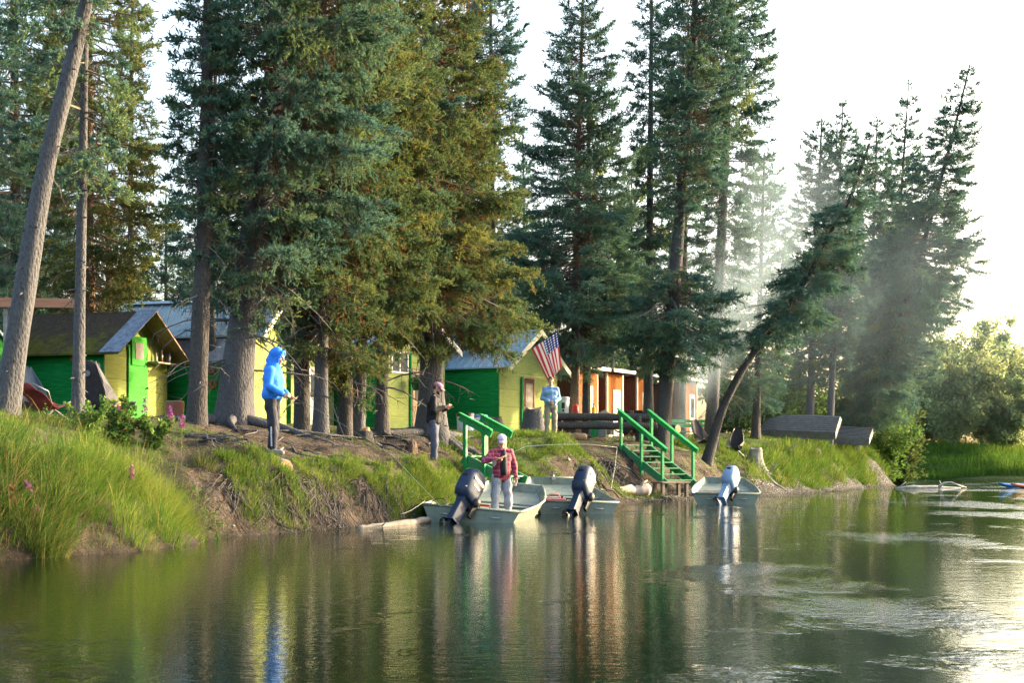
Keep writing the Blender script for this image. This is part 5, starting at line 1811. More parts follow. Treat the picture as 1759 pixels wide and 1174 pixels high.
# leaning plank and driftwood on the bank
q = ray_hit(1348, 776)
k = thing('plank', 'grey weathered plank leaning out of the grass on the right bank', 'plank', q, R(-20))
MB().beam((0, 0, -.05), (.55, .15, .36), .3, .06).build('board', DEADWOOD, k, bevel=.01)
q = ray_hit(1402, 784)
k = thing('rock', 'grey rounded rock in the grass of the right bank', 'rock', q)
r_ = random.Random(4)
MB().ball((0, 0, .12), (.28, .22, .27), n=14).build('stone', pmat('grey_stone', (.24, .24, .26), (.15, .15, .16), .85, 5, bs=.5, bscale=12), k, smooth=True)


def gnarl(name, label, cat, pts, radii, branches, mat, cut=None, seed=1):
    o = Vector(pts[0])
    k = thing(name, label, cat, o)
    rng = random.Random(seed)
    mb = MB()
    pl = [Vector(p) - o for p in pts]
    fine, fr = [], []
    for i in range(len(pl) - 1):
        for s in range(4):
            f = s / 4
            fine.append(pl[i].lerp(pl[i + 1], f) + Vector((rng.gauss(0, 1), rng.gauss(0, 1), rng.gauss(0, 1))) * radii[i] * .12)
            fr.append((radii[i] * (1 - f) + radii[i + 1] * f) * rng.uniform(.88, 1.14))
    fine.append(pl[-1]); fr.append(radii[-1])
    mb.tube(fine, fr, 10)
    mb.build('trunk', mat, k, smooth=True)
    for bp, br in branches:
        mb = MB()
        mb.tube([Vector(p) - o for p in bp], [br * (1 - .7 * i / (len(bp) - 1)) for i in range(len(bp))], 7)
        mb.build('branch', mat, k, smooth=True)
    if cut:
        d = (pl[-1] - pl[-2]).normalized()
        MB().tube([pl[-1] - d * .01, pl[-1] + d * .03], radii[-1] * .95, 10).build('cut_end', cut, k)
    return k


D0 = 24.7
gnarl('driftwood', 'grey gnarled root log under the feet of the blue hoodie', 'driftwood',
      [at(352, D0 + .3, py=779), at(385, D0 + .2, py=783), at(415, D0 + .1, py=786), at(440, D0, py=792), at(468, D0 - .05, py=797), at(488, D0 - .3, py=806)], [.035, .06, .075, .1, .15, .17],
      [([at(405, D0 + .1, py=786), at(412, D0 - .15, py=797), at(413, D0 - .2, py=808)], .035), ([at(440, D0, py=792), at(433, D0 - .25, py=800), at(434, D0 - .3, py=815)], .025), ([at(455, D0, py=792), at(478, D0 + .2, py=778), at(487, D0 + .3, py=769)], .03)], DEADWOOD, CUTWOOD, 3)
gnarl('driftwood_log', 'pale bare log lying in the water against the bank left of the boats', 'log',
      [at(612, 25.2, py=908), at(650, 25.6, py=906), at(690, 26.2, py=901), at(735, 27.2, py=895)], [.04, .07, .08, .08], [([at(655, 25.6, py=905), at(663, 25.5, py=898)], .02)], pmat('pale_driftwood', (.17, .155, .135), (.1, .09, .078), .8, 6, bs=.4, bscale=20), None, 4)
gnarl('driftwood_log', 'thick pale log lying on the gravel left of the stairs', 'log',
      [at(1025, 42.5, py=847), at(1060, 43, py=845), at(1090, 43.5, py=844), at(1112, 43.8, py=842)], [.12, .14, .15, .2], [([at(1100, 43.6, py=842), at(1104, 43.6, py=830), at(1112, 43.7, py=826)], .07)], pmat('bleached_log', (.4, .34, .27), (.28, .23, .18), .8, 6, bs=.4, bscale=20), DEADWOOD, 5)
gnarl('river_snag', 'bleached branches of a sunken snag in the river off the bank tip', 'snag',
      [at(1538, 71, py=839), at(1570, 71, py=837), at(1610, 71.4, py=838), at(1650, 71.8, py=840)], [.05, .08, .09, .05],
      [([at(1545, 71, py=838), at(1556, 71, py=829), at(1558, 71, py=837)], .05), ([at(1612, 71, py=838), at(1622, 71, py=830), at(1634, 71, py=829), at(1655, 71, py=838)], .07), ([at(1618, 71, py=836), at(1614, 71.1, py=826)], .04), ([at(1640, 71, py=832), at(1660, 71.3, py=838)], .05)], pmat('bleached_branch', (.5, .46, .4), (.34, .3, .26), .8, 6), None, 6)
gnarl('driftwood', 'bleached forked root sticking out of the hollow in the right bank', 'driftwood',
      [at(1322, 53.8, py=812), at(1330, 53.7, py=803), at(1336, 53.6, py=794)], [.03, .03, .012], [([at(1330, 53.7, py=803), at(1324, 53.6, py=794)], .02)], DEADWOOD, None, 8)


# roots hanging out of the undercut bank
def bank_roots(label, spans, n, seed, mat, rad=.012, h=.9):
    rng = np.random.default_rng(seed)
    mb = MB()
    for _ in range(n):
        px, py = spans[rng.integers(0, len(spans))]
        p = ray_hit(px + rng.uniform(-28, 28), py + rng.uniform(-6, 6))
        o = outward(np.array([p.x]), np.array([p.y]))[0]
        pts, q = [], np.array([p.x, p.y]) - o * rng.uniform(.0, .35)
        l = rng.uniform(.3, 1.1) * h
        tx = rng.normal(0, .8)
        for s in range(7):
            f = s / 6
            z = gz(q[0], q[1]) + .03 + .05 * math.sin(f * 3)
            pts.append((q[0], q[1], max(z, -.05)))
            q = q + (o * .65 + np.array([-o[1], o[0]]) * (tx + rng.normal(0, 1.1))) * (l / 6)
        r0 = rad * rng.uniform(.5, 1.9)
        mb.tube(pts, [r0 * (1 - .75 * s / 6) for s in range(7)], 5)
    o = mb.build('roots', mat, None, smooth=True, fixn=False)
    tag(o, label, kind='stuff')


bank_roots('thin roots hanging over the eroded dirt of the middle bank', [(420, 850), (470, 880), (520, 860), (560, 870), (610, 880), (660, 875), (700, 870), (400, 880), (540, 885), (470, 895), (580, 895), (650, 890)], 300, 91, BARK_DARK, .008, .7)
bank_roots('bare roots and sticks on the worn slope around the big trees', [(520, 770), (560, 760), (600, 770), (640, 760), (430, 745), (690, 775), (360, 760), (480, 755), (560, 790), (660, 765)], 26, 92, BARK, .017, 1.8)
bank_roots('tangle of brown roots under the grass hump by the boats', [(1040, 815), (1055, 825), (1065, 815), (1030, 830)], 70, 93, BARK_DARK, .022, .8)
bank_roots('roots in the hollow of the bank right of the stairs', [(1310, 790), (1325, 800), (1300, 785), (1335, 812)], 50, 94, BARK_DARK, .022, .8)

# ---------------------------------------------------------------- shrub and fireweed on the left bank
for (px, py, h, sp, lab, n, sd) in ((205, 765, .75, .55, 'leafy shrub with reddish leaves at the top of the left bank', 3800, 401), (150, 745, .5, .4, 'small leafy plant left of the reddish shrub', 1500, 402), (265, 770, .6, .35, 'tall leafy weed clump under the fireweed flowers', 2200, 403), (18, 885, .45, .12, 'dark red leaved stalk at the left border near the water', 260, 404), (1545, 812, 1.0, .6, 'grey green bush at the tip of the right bank', 3000, 405)):
    q = ray_hit(px, py)
    leafy('shrub', lab, 'shrub', q.x, q.y, h, sp, 9, n, sd, SHRUBLEAF, .055 if px < 1000 else .12, (0, 0), (.1, .8) if px in (205,) else ((.0, .2) if px == 18 else ((.4, 1.0) if px < 1000 else (.28, .36))), .008, low=.05, twig=.55, aspect=.45)
fw = [(291, 700, 780, 'tallest pink fireweed in front of the reddish log round', .9), (311, 712, 790, 'pink fireweed in front of the slender dark trunk base', .8), (247, 685, 770, 'pink fireweed flowering in front of the lime and green cabin front', .9), (223, 802, 860, 'lower pink fireweed half way down the left bank', .5), (60, 872, 905, 'small mauve flower spike low in the grass near the left border', .35), (45, 828, 880, 'faded mauve fireweed spike at the left of the grassy bank', .5), (201, 695, 760, 'small pink fireweed before the emblem chair', .7)]
for i, (px, yt, yb, lab, h) in enumerate(fw):
    q = ray_hit(px, yb)
    rng = np.random.default_rng(500 + i)
    hh = zrow(yt, q.y) - q.z
    k = thing('fireweed', lab, 'flower', q, 0, 'fireweed on the left bank')
    MB().tube([(0, 0, -.03), (.01, 0, hh * .5), (0.02, .01, hh)], [.007, .006, .003], 5).build('stem', pmat('red_stem', (.2, .1, .05), None, .7, 5) if i == 0 else bpy.data.materials['red_stem'], k)
    n = 90
    z = rng.uniform(.15, .72, n) * hh
    a = rng.uniform(0, 6.28, n)
    pos = np.stack([.01 + 0 * a, 0 * a, z], 1)
    dd = nrm(np.stack([np.cos(a), np.sin(a), rng.uniform(-.2, .7, n)], 1))
    s, _q = frame_of(dd, rng.uniform(-.4, .4, n))
    L_ = rng.uniform(.07, .13, n)[:, None]
    tr = np.concatenate([np.stack([pos, pos + dd * L_ * .5 - s * .01, pos + dd * L_ * .5 + s * .01], 1), np.stack([pos + dd * L_ * .5 - s * .01, pos + dd * L_ - UP * .02, pos + dd * L_ * .5 + s * .01], 1)])
    tri_mesh('leaves', tr, SHRUBLEAF, None, np.tile(rng.uniform(.35, .9, n), 2), k)
    n = 130
    z = hh * (1 - .30 * rng.uniform(0, 1, n) ** .9)
    a = rng.uniform(0, 6.28, n)
    rr_ = .012 + .05 * np.clip((hh - z) / (.26 * hh), .1, 1)
    pos = np.stack([.018 + rr_ * np.cos(a) * .6, rr_ * np.sin(a) * .6, z], 1)
    dd = nrm(rng.normal(0, 1, (n, 3)))
    s, _q = frame_of(dd)
    tr = np.stack([pos, pos + dd * .035 - s * .016, pos + dd * .035 + s * .016], 1)
    tri_mesh('petals', tr, PETAL, None, rng.uniform(0, 1, n), k)
# ================================================================ boats
ALU = pmat('olive_grey_hull_paint', (.15, .185, .15), (.22, .25, .2), .45, 2.5, (1, 1, 1), .12, 30, .15, .5, grime=.45)
ALU_IN = pmat('pale_green_grey_inside', (.23, .265, .225), (.15, .18, .15), .5, 3, (1, 1, 1), .1, 30, .1, .4, grime=.8)
ALU_OLD = pmat('weathered_grey_hull', (.15, .145, .135), (.1, .097, .092), .75, 3, (1, 1, 1), .2, 20, .15, .4, grime=.5)
NAVY = pmat('navy_engine_paint', (.01, .02, .048), (.016, .03, .065), .5, 4, spec=.3)
NAVY_PALE = pmat('sun_faded_blue_engine', (.13, .22, .36), (.18, .27, .4), .35, 4, spec=.5)
SILVER = pmat('silver_trim', (.5, .52, .55), None, .3, 6, metal=.6)
DARKGAP = pmat('gap_shade_black', (.012, .012, .013), None, .8, 5)  # near-black stand-in for shade in openings and hull insides


def hull_stations(L=4.7):
    # y, half width top, half width bottom, z bottom, z top
    return [(0, .97, .76, 0, .44), (.8, 1.0, .78, -.005, .44), (2.0, 1.01, .78, 0, .45), (3.0, .97, .74, .03, .49), (3.8, .85, .64, .11, .56), (4.35, .73, .54, .24, .63), (L, .62, .46, .42, .7)]


def ring_of(y, a, b, z0, z1, inset=0):
    return [(-a + inset, y, z1), (-b + inset, y, z0 + inset * .8), (b - inset, y, z0 + inset * .8), (a - inset, y, z1)]


def build_hull(k, mat, mat_in, ribs=False):
    S = hull_stations()
    mb = MB()
    out = [ring_of(*s) for s in S]
    inn = [ring_of(s[0] + (.03 if i == 0 else (-.03 if i == len(S) - 1 else 0)), *s[1:], inset=.03) for i, s in enumerate(S)]
    mb.loft(out, 0, cap=False, close=False)
    mb.loft([list(reversed(r)) for r in inn], 1, cap=False, close=False)
    for A, B in ((out[0], inn[0]), (out[-1], inn[-1])):
        mb.add(A, [(0, 1, 2, 3)], 0); mb.add(B, [(3, 2, 1, 0)], 1)
        mb.add([A[0], B[0], B[3], A[3]], [(0, 1, 2, 3)], 0)
    for i in range(len(S) - 1):
        for e in (0, 3):
            mb.add([out[i][e], out[i + 1][e], inn[i + 1][e], inn[i][e]], [(0, 1, 2, 3)], 0)
    if ribs:
        for x in np.linspace(-.6, .6, 7):
            pts = []
            for s in S:
                pts.append((x * s[2] / .78, s[0], s[3] - .012))
            for a, b in zip(pts[:-1], pts[1:]):
                mb.beam(a, b, .05, .05, 0)
    mb.build('hull', [mat, mat_in], k, fixn=False)
    g = MB()
    for e in (0, 3):
        pts = [(r[e][0], r[e][1], r[e][2] + .005) for r in out]
        g.tube(pts, .028, 8)
    g.tube([(out[-1][0][0], out[-1][0][1], .705), (out[-1][3][0], out[-1][0][1], .705)], .026, 8)
    g.tube([(out[0][0][0], 0, .445), (out[0][3][0], 0, .445)], .026, 8)
    g.build('gunwale', mat, k, smooth=True)
    return S


def jon_boat(label, p, rz, roll=0, pitch=0):
    k = thing('jon_boat', label, 'boat', p, 0, 'flat bottomed motor boats at the bank')
    k.rotation_euler = (pitch, roll, rz)
    build_hull(k, ALU, ALU_IN)
    MB().box((-.82, .034, .185), (.82, 3.2, .2)).build('floor', ALU_IN, k)
    # splash strakes and grab handles on the transom
    for x in (-.5, .5):
        st = MB()
        st.tube([(x - .1, -.01, .3), (x - .09, -.045, .295), (x + .09, -.045, .295), (x + .1, -.01, .3)], .011, 6)
        st.build('grab_handle', SILVER, k, smooth=True)
    for y, d in ((1.35, .3), (2.35, .3)):
        b = MB()
        b.box((-.88, y, .33), (.88, y + d, .36)).box((-.8, y + .02, .201), (.8, y + .05, .329))
        b.build('bench', ALU_IN, k, bevel=.006)
    fd = MB()
    fd.add([(-.87, 3.2, .36), (.87, 3.2, .36), (.57, 4.6, .53), (-.57, 4.6, .53), (-.87, 3.2, .33), (.87, 3.2, .33), (.57, 4.6, .5), (-.57, 4.6, .5)], [(0, 1, 2, 3), (7, 6, 5, 4), (0, 4, 5, 1), (1, 5, 6, 2), (2, 6, 7, 3), (3, 7, 4, 0)])
    fd.box((-.86, 3.2, .3), (.86, 3.225, .335))
    fd.build('bow_deck', ALU_IN, k, bevel=.006)
    MB().box((-.78, 3.3, .06), (.78, 3.32, .33)).build('bow_gap_shade', DARKGAP, k)  # near-black sheet painting the shade under the bow deck
    MB().box((-.05, 4.52, .66), (.05, 4.66, .74)).tube([(0, 4.6, .73), (0, 4.6, .82), (.1, 4.6, .84)], .018, 6).build('bow_cleat', SILVER, k)
    cp = MB()
    for s in (-1, 1):
        cp.add([(s * .96, 0.0, .445), (s * .96, .3, .45), (s * .7, 0.0, .445)], [(0, 1, 2)])
    cp.build('corner_plate', ALU, k, solid=.02)
    return k


def outboard(label, boat_m, x, tilt, steer, paint, scale=1.05):
    """x along the transom; local y forward"""
    M = boat_m @ Matrix.Translation((x, -.03, .44)) @ Matrix.Rotation(steer, 4, 'Z') @ Matrix.Rotation(-tilt, 4, 'X')
    loc, rot, _ = M.decompose()
    k = thing('outboard_motor', label, 'motor', loc, 0, 'outboard motors')
    k.rotation_euler = rot.to_euler()
    k.scale = (scale,) * 3
    secs = [(.04, .11, .14, -.17), (.08, .165, .22, -.2), (.2, .175, .27, -.21), (.42, .17, .28, -.21), (.56, .155, .26, -.2), (.66, .12, .2, -.17), (.705, .06, .11, -.14)]
    rings = []
    n = 20
    for z, a, b, yc in secs:
        r = []
        for i in range(n):
            t = 2 * PI * i / n
            c, s = math.cos(t), math.sin(t)
            e = .62
            r.append((a * abs(c) ** e * (1 if c > 0 else -1), yc + b * abs(s) ** e * (1 if s > 0 else -1), z))
        rings.append(r)
    c = MB().loft(rings).build('cowl', paint, k, smooth=True)
    lt = MB()
    for s in (-1, 1):
        lt.box((s * .17 - .006, -.38, .44), (s * .17 + .004, -.06, .49)).box((s * .174 - .006, -.32, .33), (s * .174 + .004, -.12, .355))
    lt.build('decal', SILVER, c)
    MB().ball((0, -.47, .44), (.075, .03, .05), n=12).build('air_intake', DARKGAP, c)
    MB().box((-.15, -.46, .195), (.15, -.455, .215)).build('latch_line', SILVER, c)
    MB().loft([[(sx * .11, -.18 + sy * .15, z) for sx, sy in ((-1, -1), (1, -1), (1, 1), (-1, 1))] if z > 0 else [(sx * .07, -.2 + sy * .13, z) for sx, sy in ((-1, -1), (1, -1), (1, 1), (-1, 1))] for z in (.07, -.05, -.3, -.45)]).build('midsection', paint, k, bevel=.02)
    MB().box((-.16, -.05, -.2), (-.1, .06, .08)).box((.1, -.05, -.2), (.16, .06, .08)).box((-.1, -.06, -.05), (.1, .02, .05)).build('clamp_bracket', METAL_DK, k, bevel=.008)
    MB().box((-.13, -.36, -.47), (.13, -.02, -.45)).build('cavitation_plate', paint, k, bevel=.005)
    lu = MB()
    lu.tube([(0, .02, -.62), (0, -.06, -.62), (0, -.22, -.62), (0, -.36, -.62)], [.015, .055, .06, .045], 12)
    lu.loft([[(-.03, -.31, z), (.03, -.31, z), (.035, -.12, z), (0, -.02, z), (-.035, -.12, z)] for z in (-.44, -.6)])
    lu.loft([[(-.012, -.28, z + .0), (.012, -.28, z), (.012, -.1 - (z + .64) * -.3, z), (-.012, -.1 - (z + .64) * -.3, z)] for z in (-.64, -.8)])
    lu.build('lower_unit', paint, k, smooth=False, bevel=.006)
    pr = MB()
    pr.tube([(0, -.36, -.62), (0, -.45, -.62)], [.04, .02], 10)
    for i in range(3):
        a = i * 2 * PI / 3 + .4
        ca, sa = math.cos(a), math.sin(a)
        def P(r, w, t):
            return (r * ca - w * sa, -.4 + t, -.62 + r * sa + w * ca)
        pr.add([P(.03, -.03, -.02), P(.03, .03, .02), P(.11, .07, .035), P(.15, .01, 0), P(.11, -.06, -.035)], [(0, 1, 2, 3, 4)])
    pr.build('propeller', METAL_DK, k)
    MB().tube([(.0, .06, .12), (-.04, .35, .16), (-.06, .62, .17)], [.03, .024, .02], 8).tube([(-.06, .62, .17), (-.065, .76, .17)], .027, 8).build('tiller_arm', BLACK_PL, k, smooth=True)
    mb = MB().ball((.17, -.03, .12), (.07, .09, .1), n=10)
    mb.build('throttle_box', BLACK_PL, k, smooth=True)
    return k


def boat_matrix(p, rz, roll, pitch=0):
    return Matrix.Translation(p) @ Euler((pitch, roll, rz)).to_matrix().to_4x4()


def head_to(p0, p1):
    d = Vector(p1) - Vector(p0)
    return -math.atan2(d.x, d.y)


# boat 1, with the angler
B1p = Vector((at(806, 27.4).x, 27.4, -.16)); B1h = head_to((B1p.x, B1p.y), (at(880, 32.0).x, 32.0)); B1roll = R(4.5); B1pitch = R(2)
B1 = jon_boat('grey green flat boat with the angler standing in its stern', B1p, B1h, B1roll, B1pitch)
B1m = boat_matrix(B1p, B1h, B1roll, B1pitch)
outboard('dark blue outboard on the boat with the standing angler', B1m, -.06, R(36), R(-26), NAVY)
B2p = Vector((at(991, 32.3).x, 32.3, -.16)); B2h = head_to((B2p.x, B2p.y), (at(948, 37.0).x, 37.0)); B2pitch = R(3.2)
B2 = jon_boat('empty grey green flat boat in the middle with its bow on the grass', B2p, B2h, R(1), B2pitch)
B2m = boat_matrix(B2p, B2h, R(1), B2pitch)
outboard('dark blue outboard on the empty middle boat', B2m, .1, R(42), R(-32), NAVY, 1.15)
B3p = Vector((at(1247, 40.8).x, 40.8, -.14)); B3h = head_to((B3p.x, B3p.y), (at(1243, 45.5).x, 45.5)); B3pitch = R(2.0)
B3 = jon_boat('flat boat alone at the gravel right of the bright green stairs', B3p, B3h, R(0), B3pitch)
B3m = boat_matrix(B3p, B3h, 0, B3pitch)
outboard('sun faded pale blue outboard tilted up on the right boat', B3m, .08, R(48), R(-24), NAVY_PALE, 1.15)


def in_boat(Mb, x, y, z):
    return Mb @ Vector((x, y, z))


def fuel_can(label, Mb, x, y, z, mat, rz=0, s=1.0, cat='fuel can', name='fuel_can'):
    p = in_boat(Mb, x, y, z)
    k = thing(name, label, cat, p, rz, None)
    MB().box((-.2 * s, -.13 * s, 0), (.2 * s, .13 * s, .2 * s)).build('body', mat, k, bevel=.03)
    MB().tube([(-.12 * s, 0, .19 * s), (-.1 * s, 0, .27 * s), (.08 * s, 0, .27 * s), (.1 * s, 0, .19 * s)], .018, 8).build('handle', mat, k, smooth=True)
    MB().lathe([(.035, .19 * s), (.035, .24 * s)], 10, M=Matrix.Translation((.15 * s, .05 * s, 0))).build('cap', BLACK_PL, k)
    return k


ORANGE_PL = pmat('orange_red_plastic', (.55, .1, .04), (.45, .08, .03), .45, 4)
fuel_can('red fuel can behind the motor of the boat with the angler', B1m, -.38, .95, .205, RED_PL, .3, 1.05)
fuel_can('orange and white box beside the angler in the boat', B1m, .22, .42, .205, ORANGE_PL, -.2, 1.05, 'tackle box', 'tackle_box')
p = in_boat(B1m, .24, .4, .29)
fuel_can('faded red fuel can in the empty middle boat', B2m, -.42, .8, .205, PINK_RED, .1, 1.25)
fuel_can('small red can in the bottom of the right boat', B3m, -.45, 1.0, .205, RED_PL, .1, .8)


def soft_bag(label, Mb, x, y, z, r, mat, seed):
    rng = random.Random(seed)
    k = thing('bag', label, 'bag', in_boat(Mb, x, y, z))
    mb = MB().ball((0, 0, r[2] * .8), r, n=16)
    mb.v = [(a + .12 * r[0] * math.sin(9 * b + 5 * c + seed), b + .1 * r[1] * math.sin(11 * a + seed), max(0, c + .12 * r[2] * math.sin(13 * a + 7 * b))) for a, b, c in mb.v]
    mb.build('body', mat, k, smooth=True)
    MB().tube([(-r[0] * .5, 0, r[2] * 1.5), (-r[0] * .3, 0, r[2] * 2.1), (r[0] * .3, 0, r[2] * 2.1), (r[0] * .5, 0, r[2] * 1.5)], .014, 6).build('strap', BLACK_PL, k, smooth=True)


soft_bag('black bag lying beside the motor in the boat with the angler', B1m, -.42, .45, .2, (.3, .2, .12), BLACK_FAB, 1)
soft_bag('dark bag beside the faded red can in the middle boat', B2m, -.08, .6, .2, (.24, .2, .13), BLACK_FAB, 2)
k = thing('hand_net', 'dark landing net stowed at the left side of the boat with the angler', 'net', in_boat(B1m, -.72, .35, .15), B1h)
pts = [(.17 * math.cos(a), .0 + .17 * math.sin(a), .28 + .12 * math.sin(a)) for a in np.linspace(0, 2 * PI, 17)]
MB().tube(pts, .012, 6, cap=False).build('hoop', METAL_DK, k)
MB().tube([(-.16, 0, .28), (-.55, .15, .45)], .014, 6).build('handle', METAL_DK, k)
nm = MB()
for i in range(8):
    a = i * PI / 8
    nm.tube([(.17 * math.cos(a), .17 * math.sin(a), .28 + .12 * math.sin(a)), (0, 0, .02), (-.17 * math.cos(a), -.17 * math.sin(a), .28 - .12 * math.sin(a))], .004, 4)
nm.build('mesh', BLACK_FAB, k)
# mooring lines
for a, b, lab in ((in_boat(B1m, -.95, .05, .5), at(640, 26.2, py=876), 'pale mooring line from the angler boat to the bank on the left'), (in_boat(B2m, 0, 4.6, .72), at(955, 39.5, py=790), 'rope from the bow of the middle boat up into the grass')):
    o = None
    a, b = Vector(a), Vector(b)
    pts = [a.lerp(b, f) - Vector((0, 0, .18 * math.sin(PI * f))) for f in np.linspace(0, 1, 9)]
    o = MB().tube([q - a for q in pts], .007, 6).build('mooring_rope', pmat('pale_rope', (.3, .28, .24), None, .8, 9) if 'pale_rope' not in bpy.data.materials else bpy.data.materials['pale_rope'], None, smooth=True)
    o.location = a
    tag(o, lab, 'rope')

# overturned boats under the right hand spruces
for (px, d, rz, lab, tx) in ((1368, 73.5, R(62), 'overturned grey boat with ribbed bottom, the nearer of the two ashore', R(180 - 43)), (1428, 78.5, R(66), 'second overturned grey boat lying behind the straight trunk', R(180 - 28))):
    q = ground_pt(px, d)
    k = thing('overturned_boat', lab, 'boat', q + Vector((0, 0, .74)), rz, 'overturned boats ashore')
    k.rotation_euler = Euler((R(-4), tx, rz))
    k.scale = (.82, .86, .82)
    c = MB()
    build_hull(k, ALU_OLD, DARKGAP, ribs=True)  # hull inside coloured near-black as painted shade
    k.location.x -= math.cos(rz + PI / 2) * 2.2
    k.location.y -= math.sin(rz + PI / 2) * 2.2

# two slim kayaks at the right edge
for (px, d, rz, col, lab) in ((1716, 73, R(-82), (.04, .22, .6), 'blue kayak at the far right edge of the river'), (1737, 70.5, R(-86), (.65, .2, .06), 'orange kayak at the far right edge, overlapping the blue one')):
    x = (px - CX) / FPX * d
    k = thing('kayak', lab, 'kayak', (x, d, -.05), rz)
    rings = []
    for i in range(13):
        f = i / 12
        w = .34 * math.sin(PI * min(.98, max(.02, f))) ** .6 + .01
        zc = .12 + .16 * (2 * f - 1) ** 4
        rings.append([(w * math.cos(a), 3.2 * f, zc + .14 * math.sin(a) * (math.sin(PI * min(.97, max(.03, f))) ** .4)) for a in np.linspace(0, 2 * PI, 14, endpoint=False)])
    MB().loft(rings).build('hull', pmat('kayak_' + lab.split()[0], col, None, .35, 4, spec=.5), k, smooth=True)
    MB().tube([(.2 * math.cos(a), 1.6 + .42 * math.sin(a), .27) for a in np.linspace(0, 2 * PI, 17)], .02, 6, cap=False).build('cockpit_rim', BLACK_PL, k)
# ================================================================ people
SKIN = pmat('skin', (.5, .29, .2), (.45, .24, .16), .55, 8)


def remesh(o, vox=.008, it=3, f=.5):
    m = o.modifiers.new('remesh', 'REMESH')
    m.mode = 'VOXEL'
    m.voxel_size = vox
    m.use_smooth_shade = True
    s = o.modifiers.new('smooth', 'SMOOTH')
    s.factor = f
    s.iterations = it
    dg = bpy.context.evaluated_depsgraph_get()
    me = bpy.data.meshes.new_from_object(o.evaluated_get(dg))
    o.modifiers.clear()
    o.data = me
    return o


def V3(*a): return Vector(a)


def folds(o, amp=.006, freq=22, seed=0, zlim=None):
    """small cloth wrinkles along the normals"""
    me = o.data
    rng = random.Random(seed)
    ph = [rng.uniform(0, 6) for _ in range(6)]
    ns = [v.normal.copy() for v in me.vertices]
    for v, n in zip(me.vertices, ns):
        x, y, z = v.co
        w = math.sin(freq * (z + .5 * x) + ph[0] + 2 * math.sin(7 * y + ph[1])) * .6 + math.sin(freq * 1.7 * (z - .7 * y) + ph[2] + 1.5 * math.sin(9 * x + ph[3])) * .4
        v.co += n * amp * w
    me.update()


def hand(mb, wrist, d, palm_n, curl=.6, s=1.0, thumb=1):
    """palm and five fingers; d: hand direction, palm_n: palm facing"""
    d = Vector(d).normalized(); pn = Vector(palm_n).normalized()
    side = d.cross(pn).normalized()
    w = Vector(wrist)
    for t in (-.028, -.009, .01, .028):
        mb.capsule(w + d * .01 * s + side * t * .7 * s, .014 * s, w + d * .085 * s + side * t * s, .0125 * s, 8)
    for i, (t, l) in enumerate(((-.032, .068), (-.011, .082), (.011, .078), (.031, .06))):
        p = w + d * .09 * s + side * t * s
        c = curl * (1 + .12 * i)
        d1 = (d * math.cos(c * .6) + pn * math.sin(c * .6)).normalized()
        d2 = (d * math.cos(c * 1.7) + pn * math.sin(c * 1.7)).normalized()
        q = p + d1 * l * .55 * s
        mb.capsule(p, .0095 * s, q, .0088 * s, 8)
        mb.capsule(q, .0088 * s, q + d2 * l * .55 * s, .0072 * s, 8)
    p = w + d * .03 * s - side * .03 * thumb * s
    q = p + (d * .6 - side * .7 * thumb + pn * .35).normalized() * .042 * s
    mb.capsule(p, .0125 * s, q, .0105 * s, 8)
    mb.capsule(q, .0105 * s, q + (d * .8 - side * .2 * thumb + pn * .5).normalized() * .034 * s, .0085 * s, 8)


def head(mb, c, q, s=1.0):
    """head facing +y of the rotation q, centred at c"""
    def P(x, y, z): return Vector(c) + q @ Vector((x * s, y * s, z * s))
    M = Matrix.Translation(c) @ q.to_matrix().to_4x4() @ Matrix.Scale(s, 4)
    mb.ball((0, -.012, .03), (.074, .095, .088), M=M, n=16)
    mb.ball((0, .022, -.03), (.058, .07, .075), M=M, n=14)
    mb.ball((0, .055, -.088), (.032, .03, .024), M=M, n=10)
    mb.capsule(P(0, .088, .018), .011 * s, P(0, .108, -.022), .015 * s, 8)
    mb.capsule(P(-.035, .08, .036), .011 * s, P(.035, .08, .036), .011 * s, 8)
    mb.capsule(P(-.022, .082, -.058), .009 * s, P(.022, .082, -.058), .009 * s, 8)
    for e in (-1, 1):
        mb.ball((e * .078, -.012, -.005), (.012, .022, .034), M=M, n=10)
        mb.ball((e * .04, .06, -.02), (.022, .022, .02), M=M, n=8)
    return P


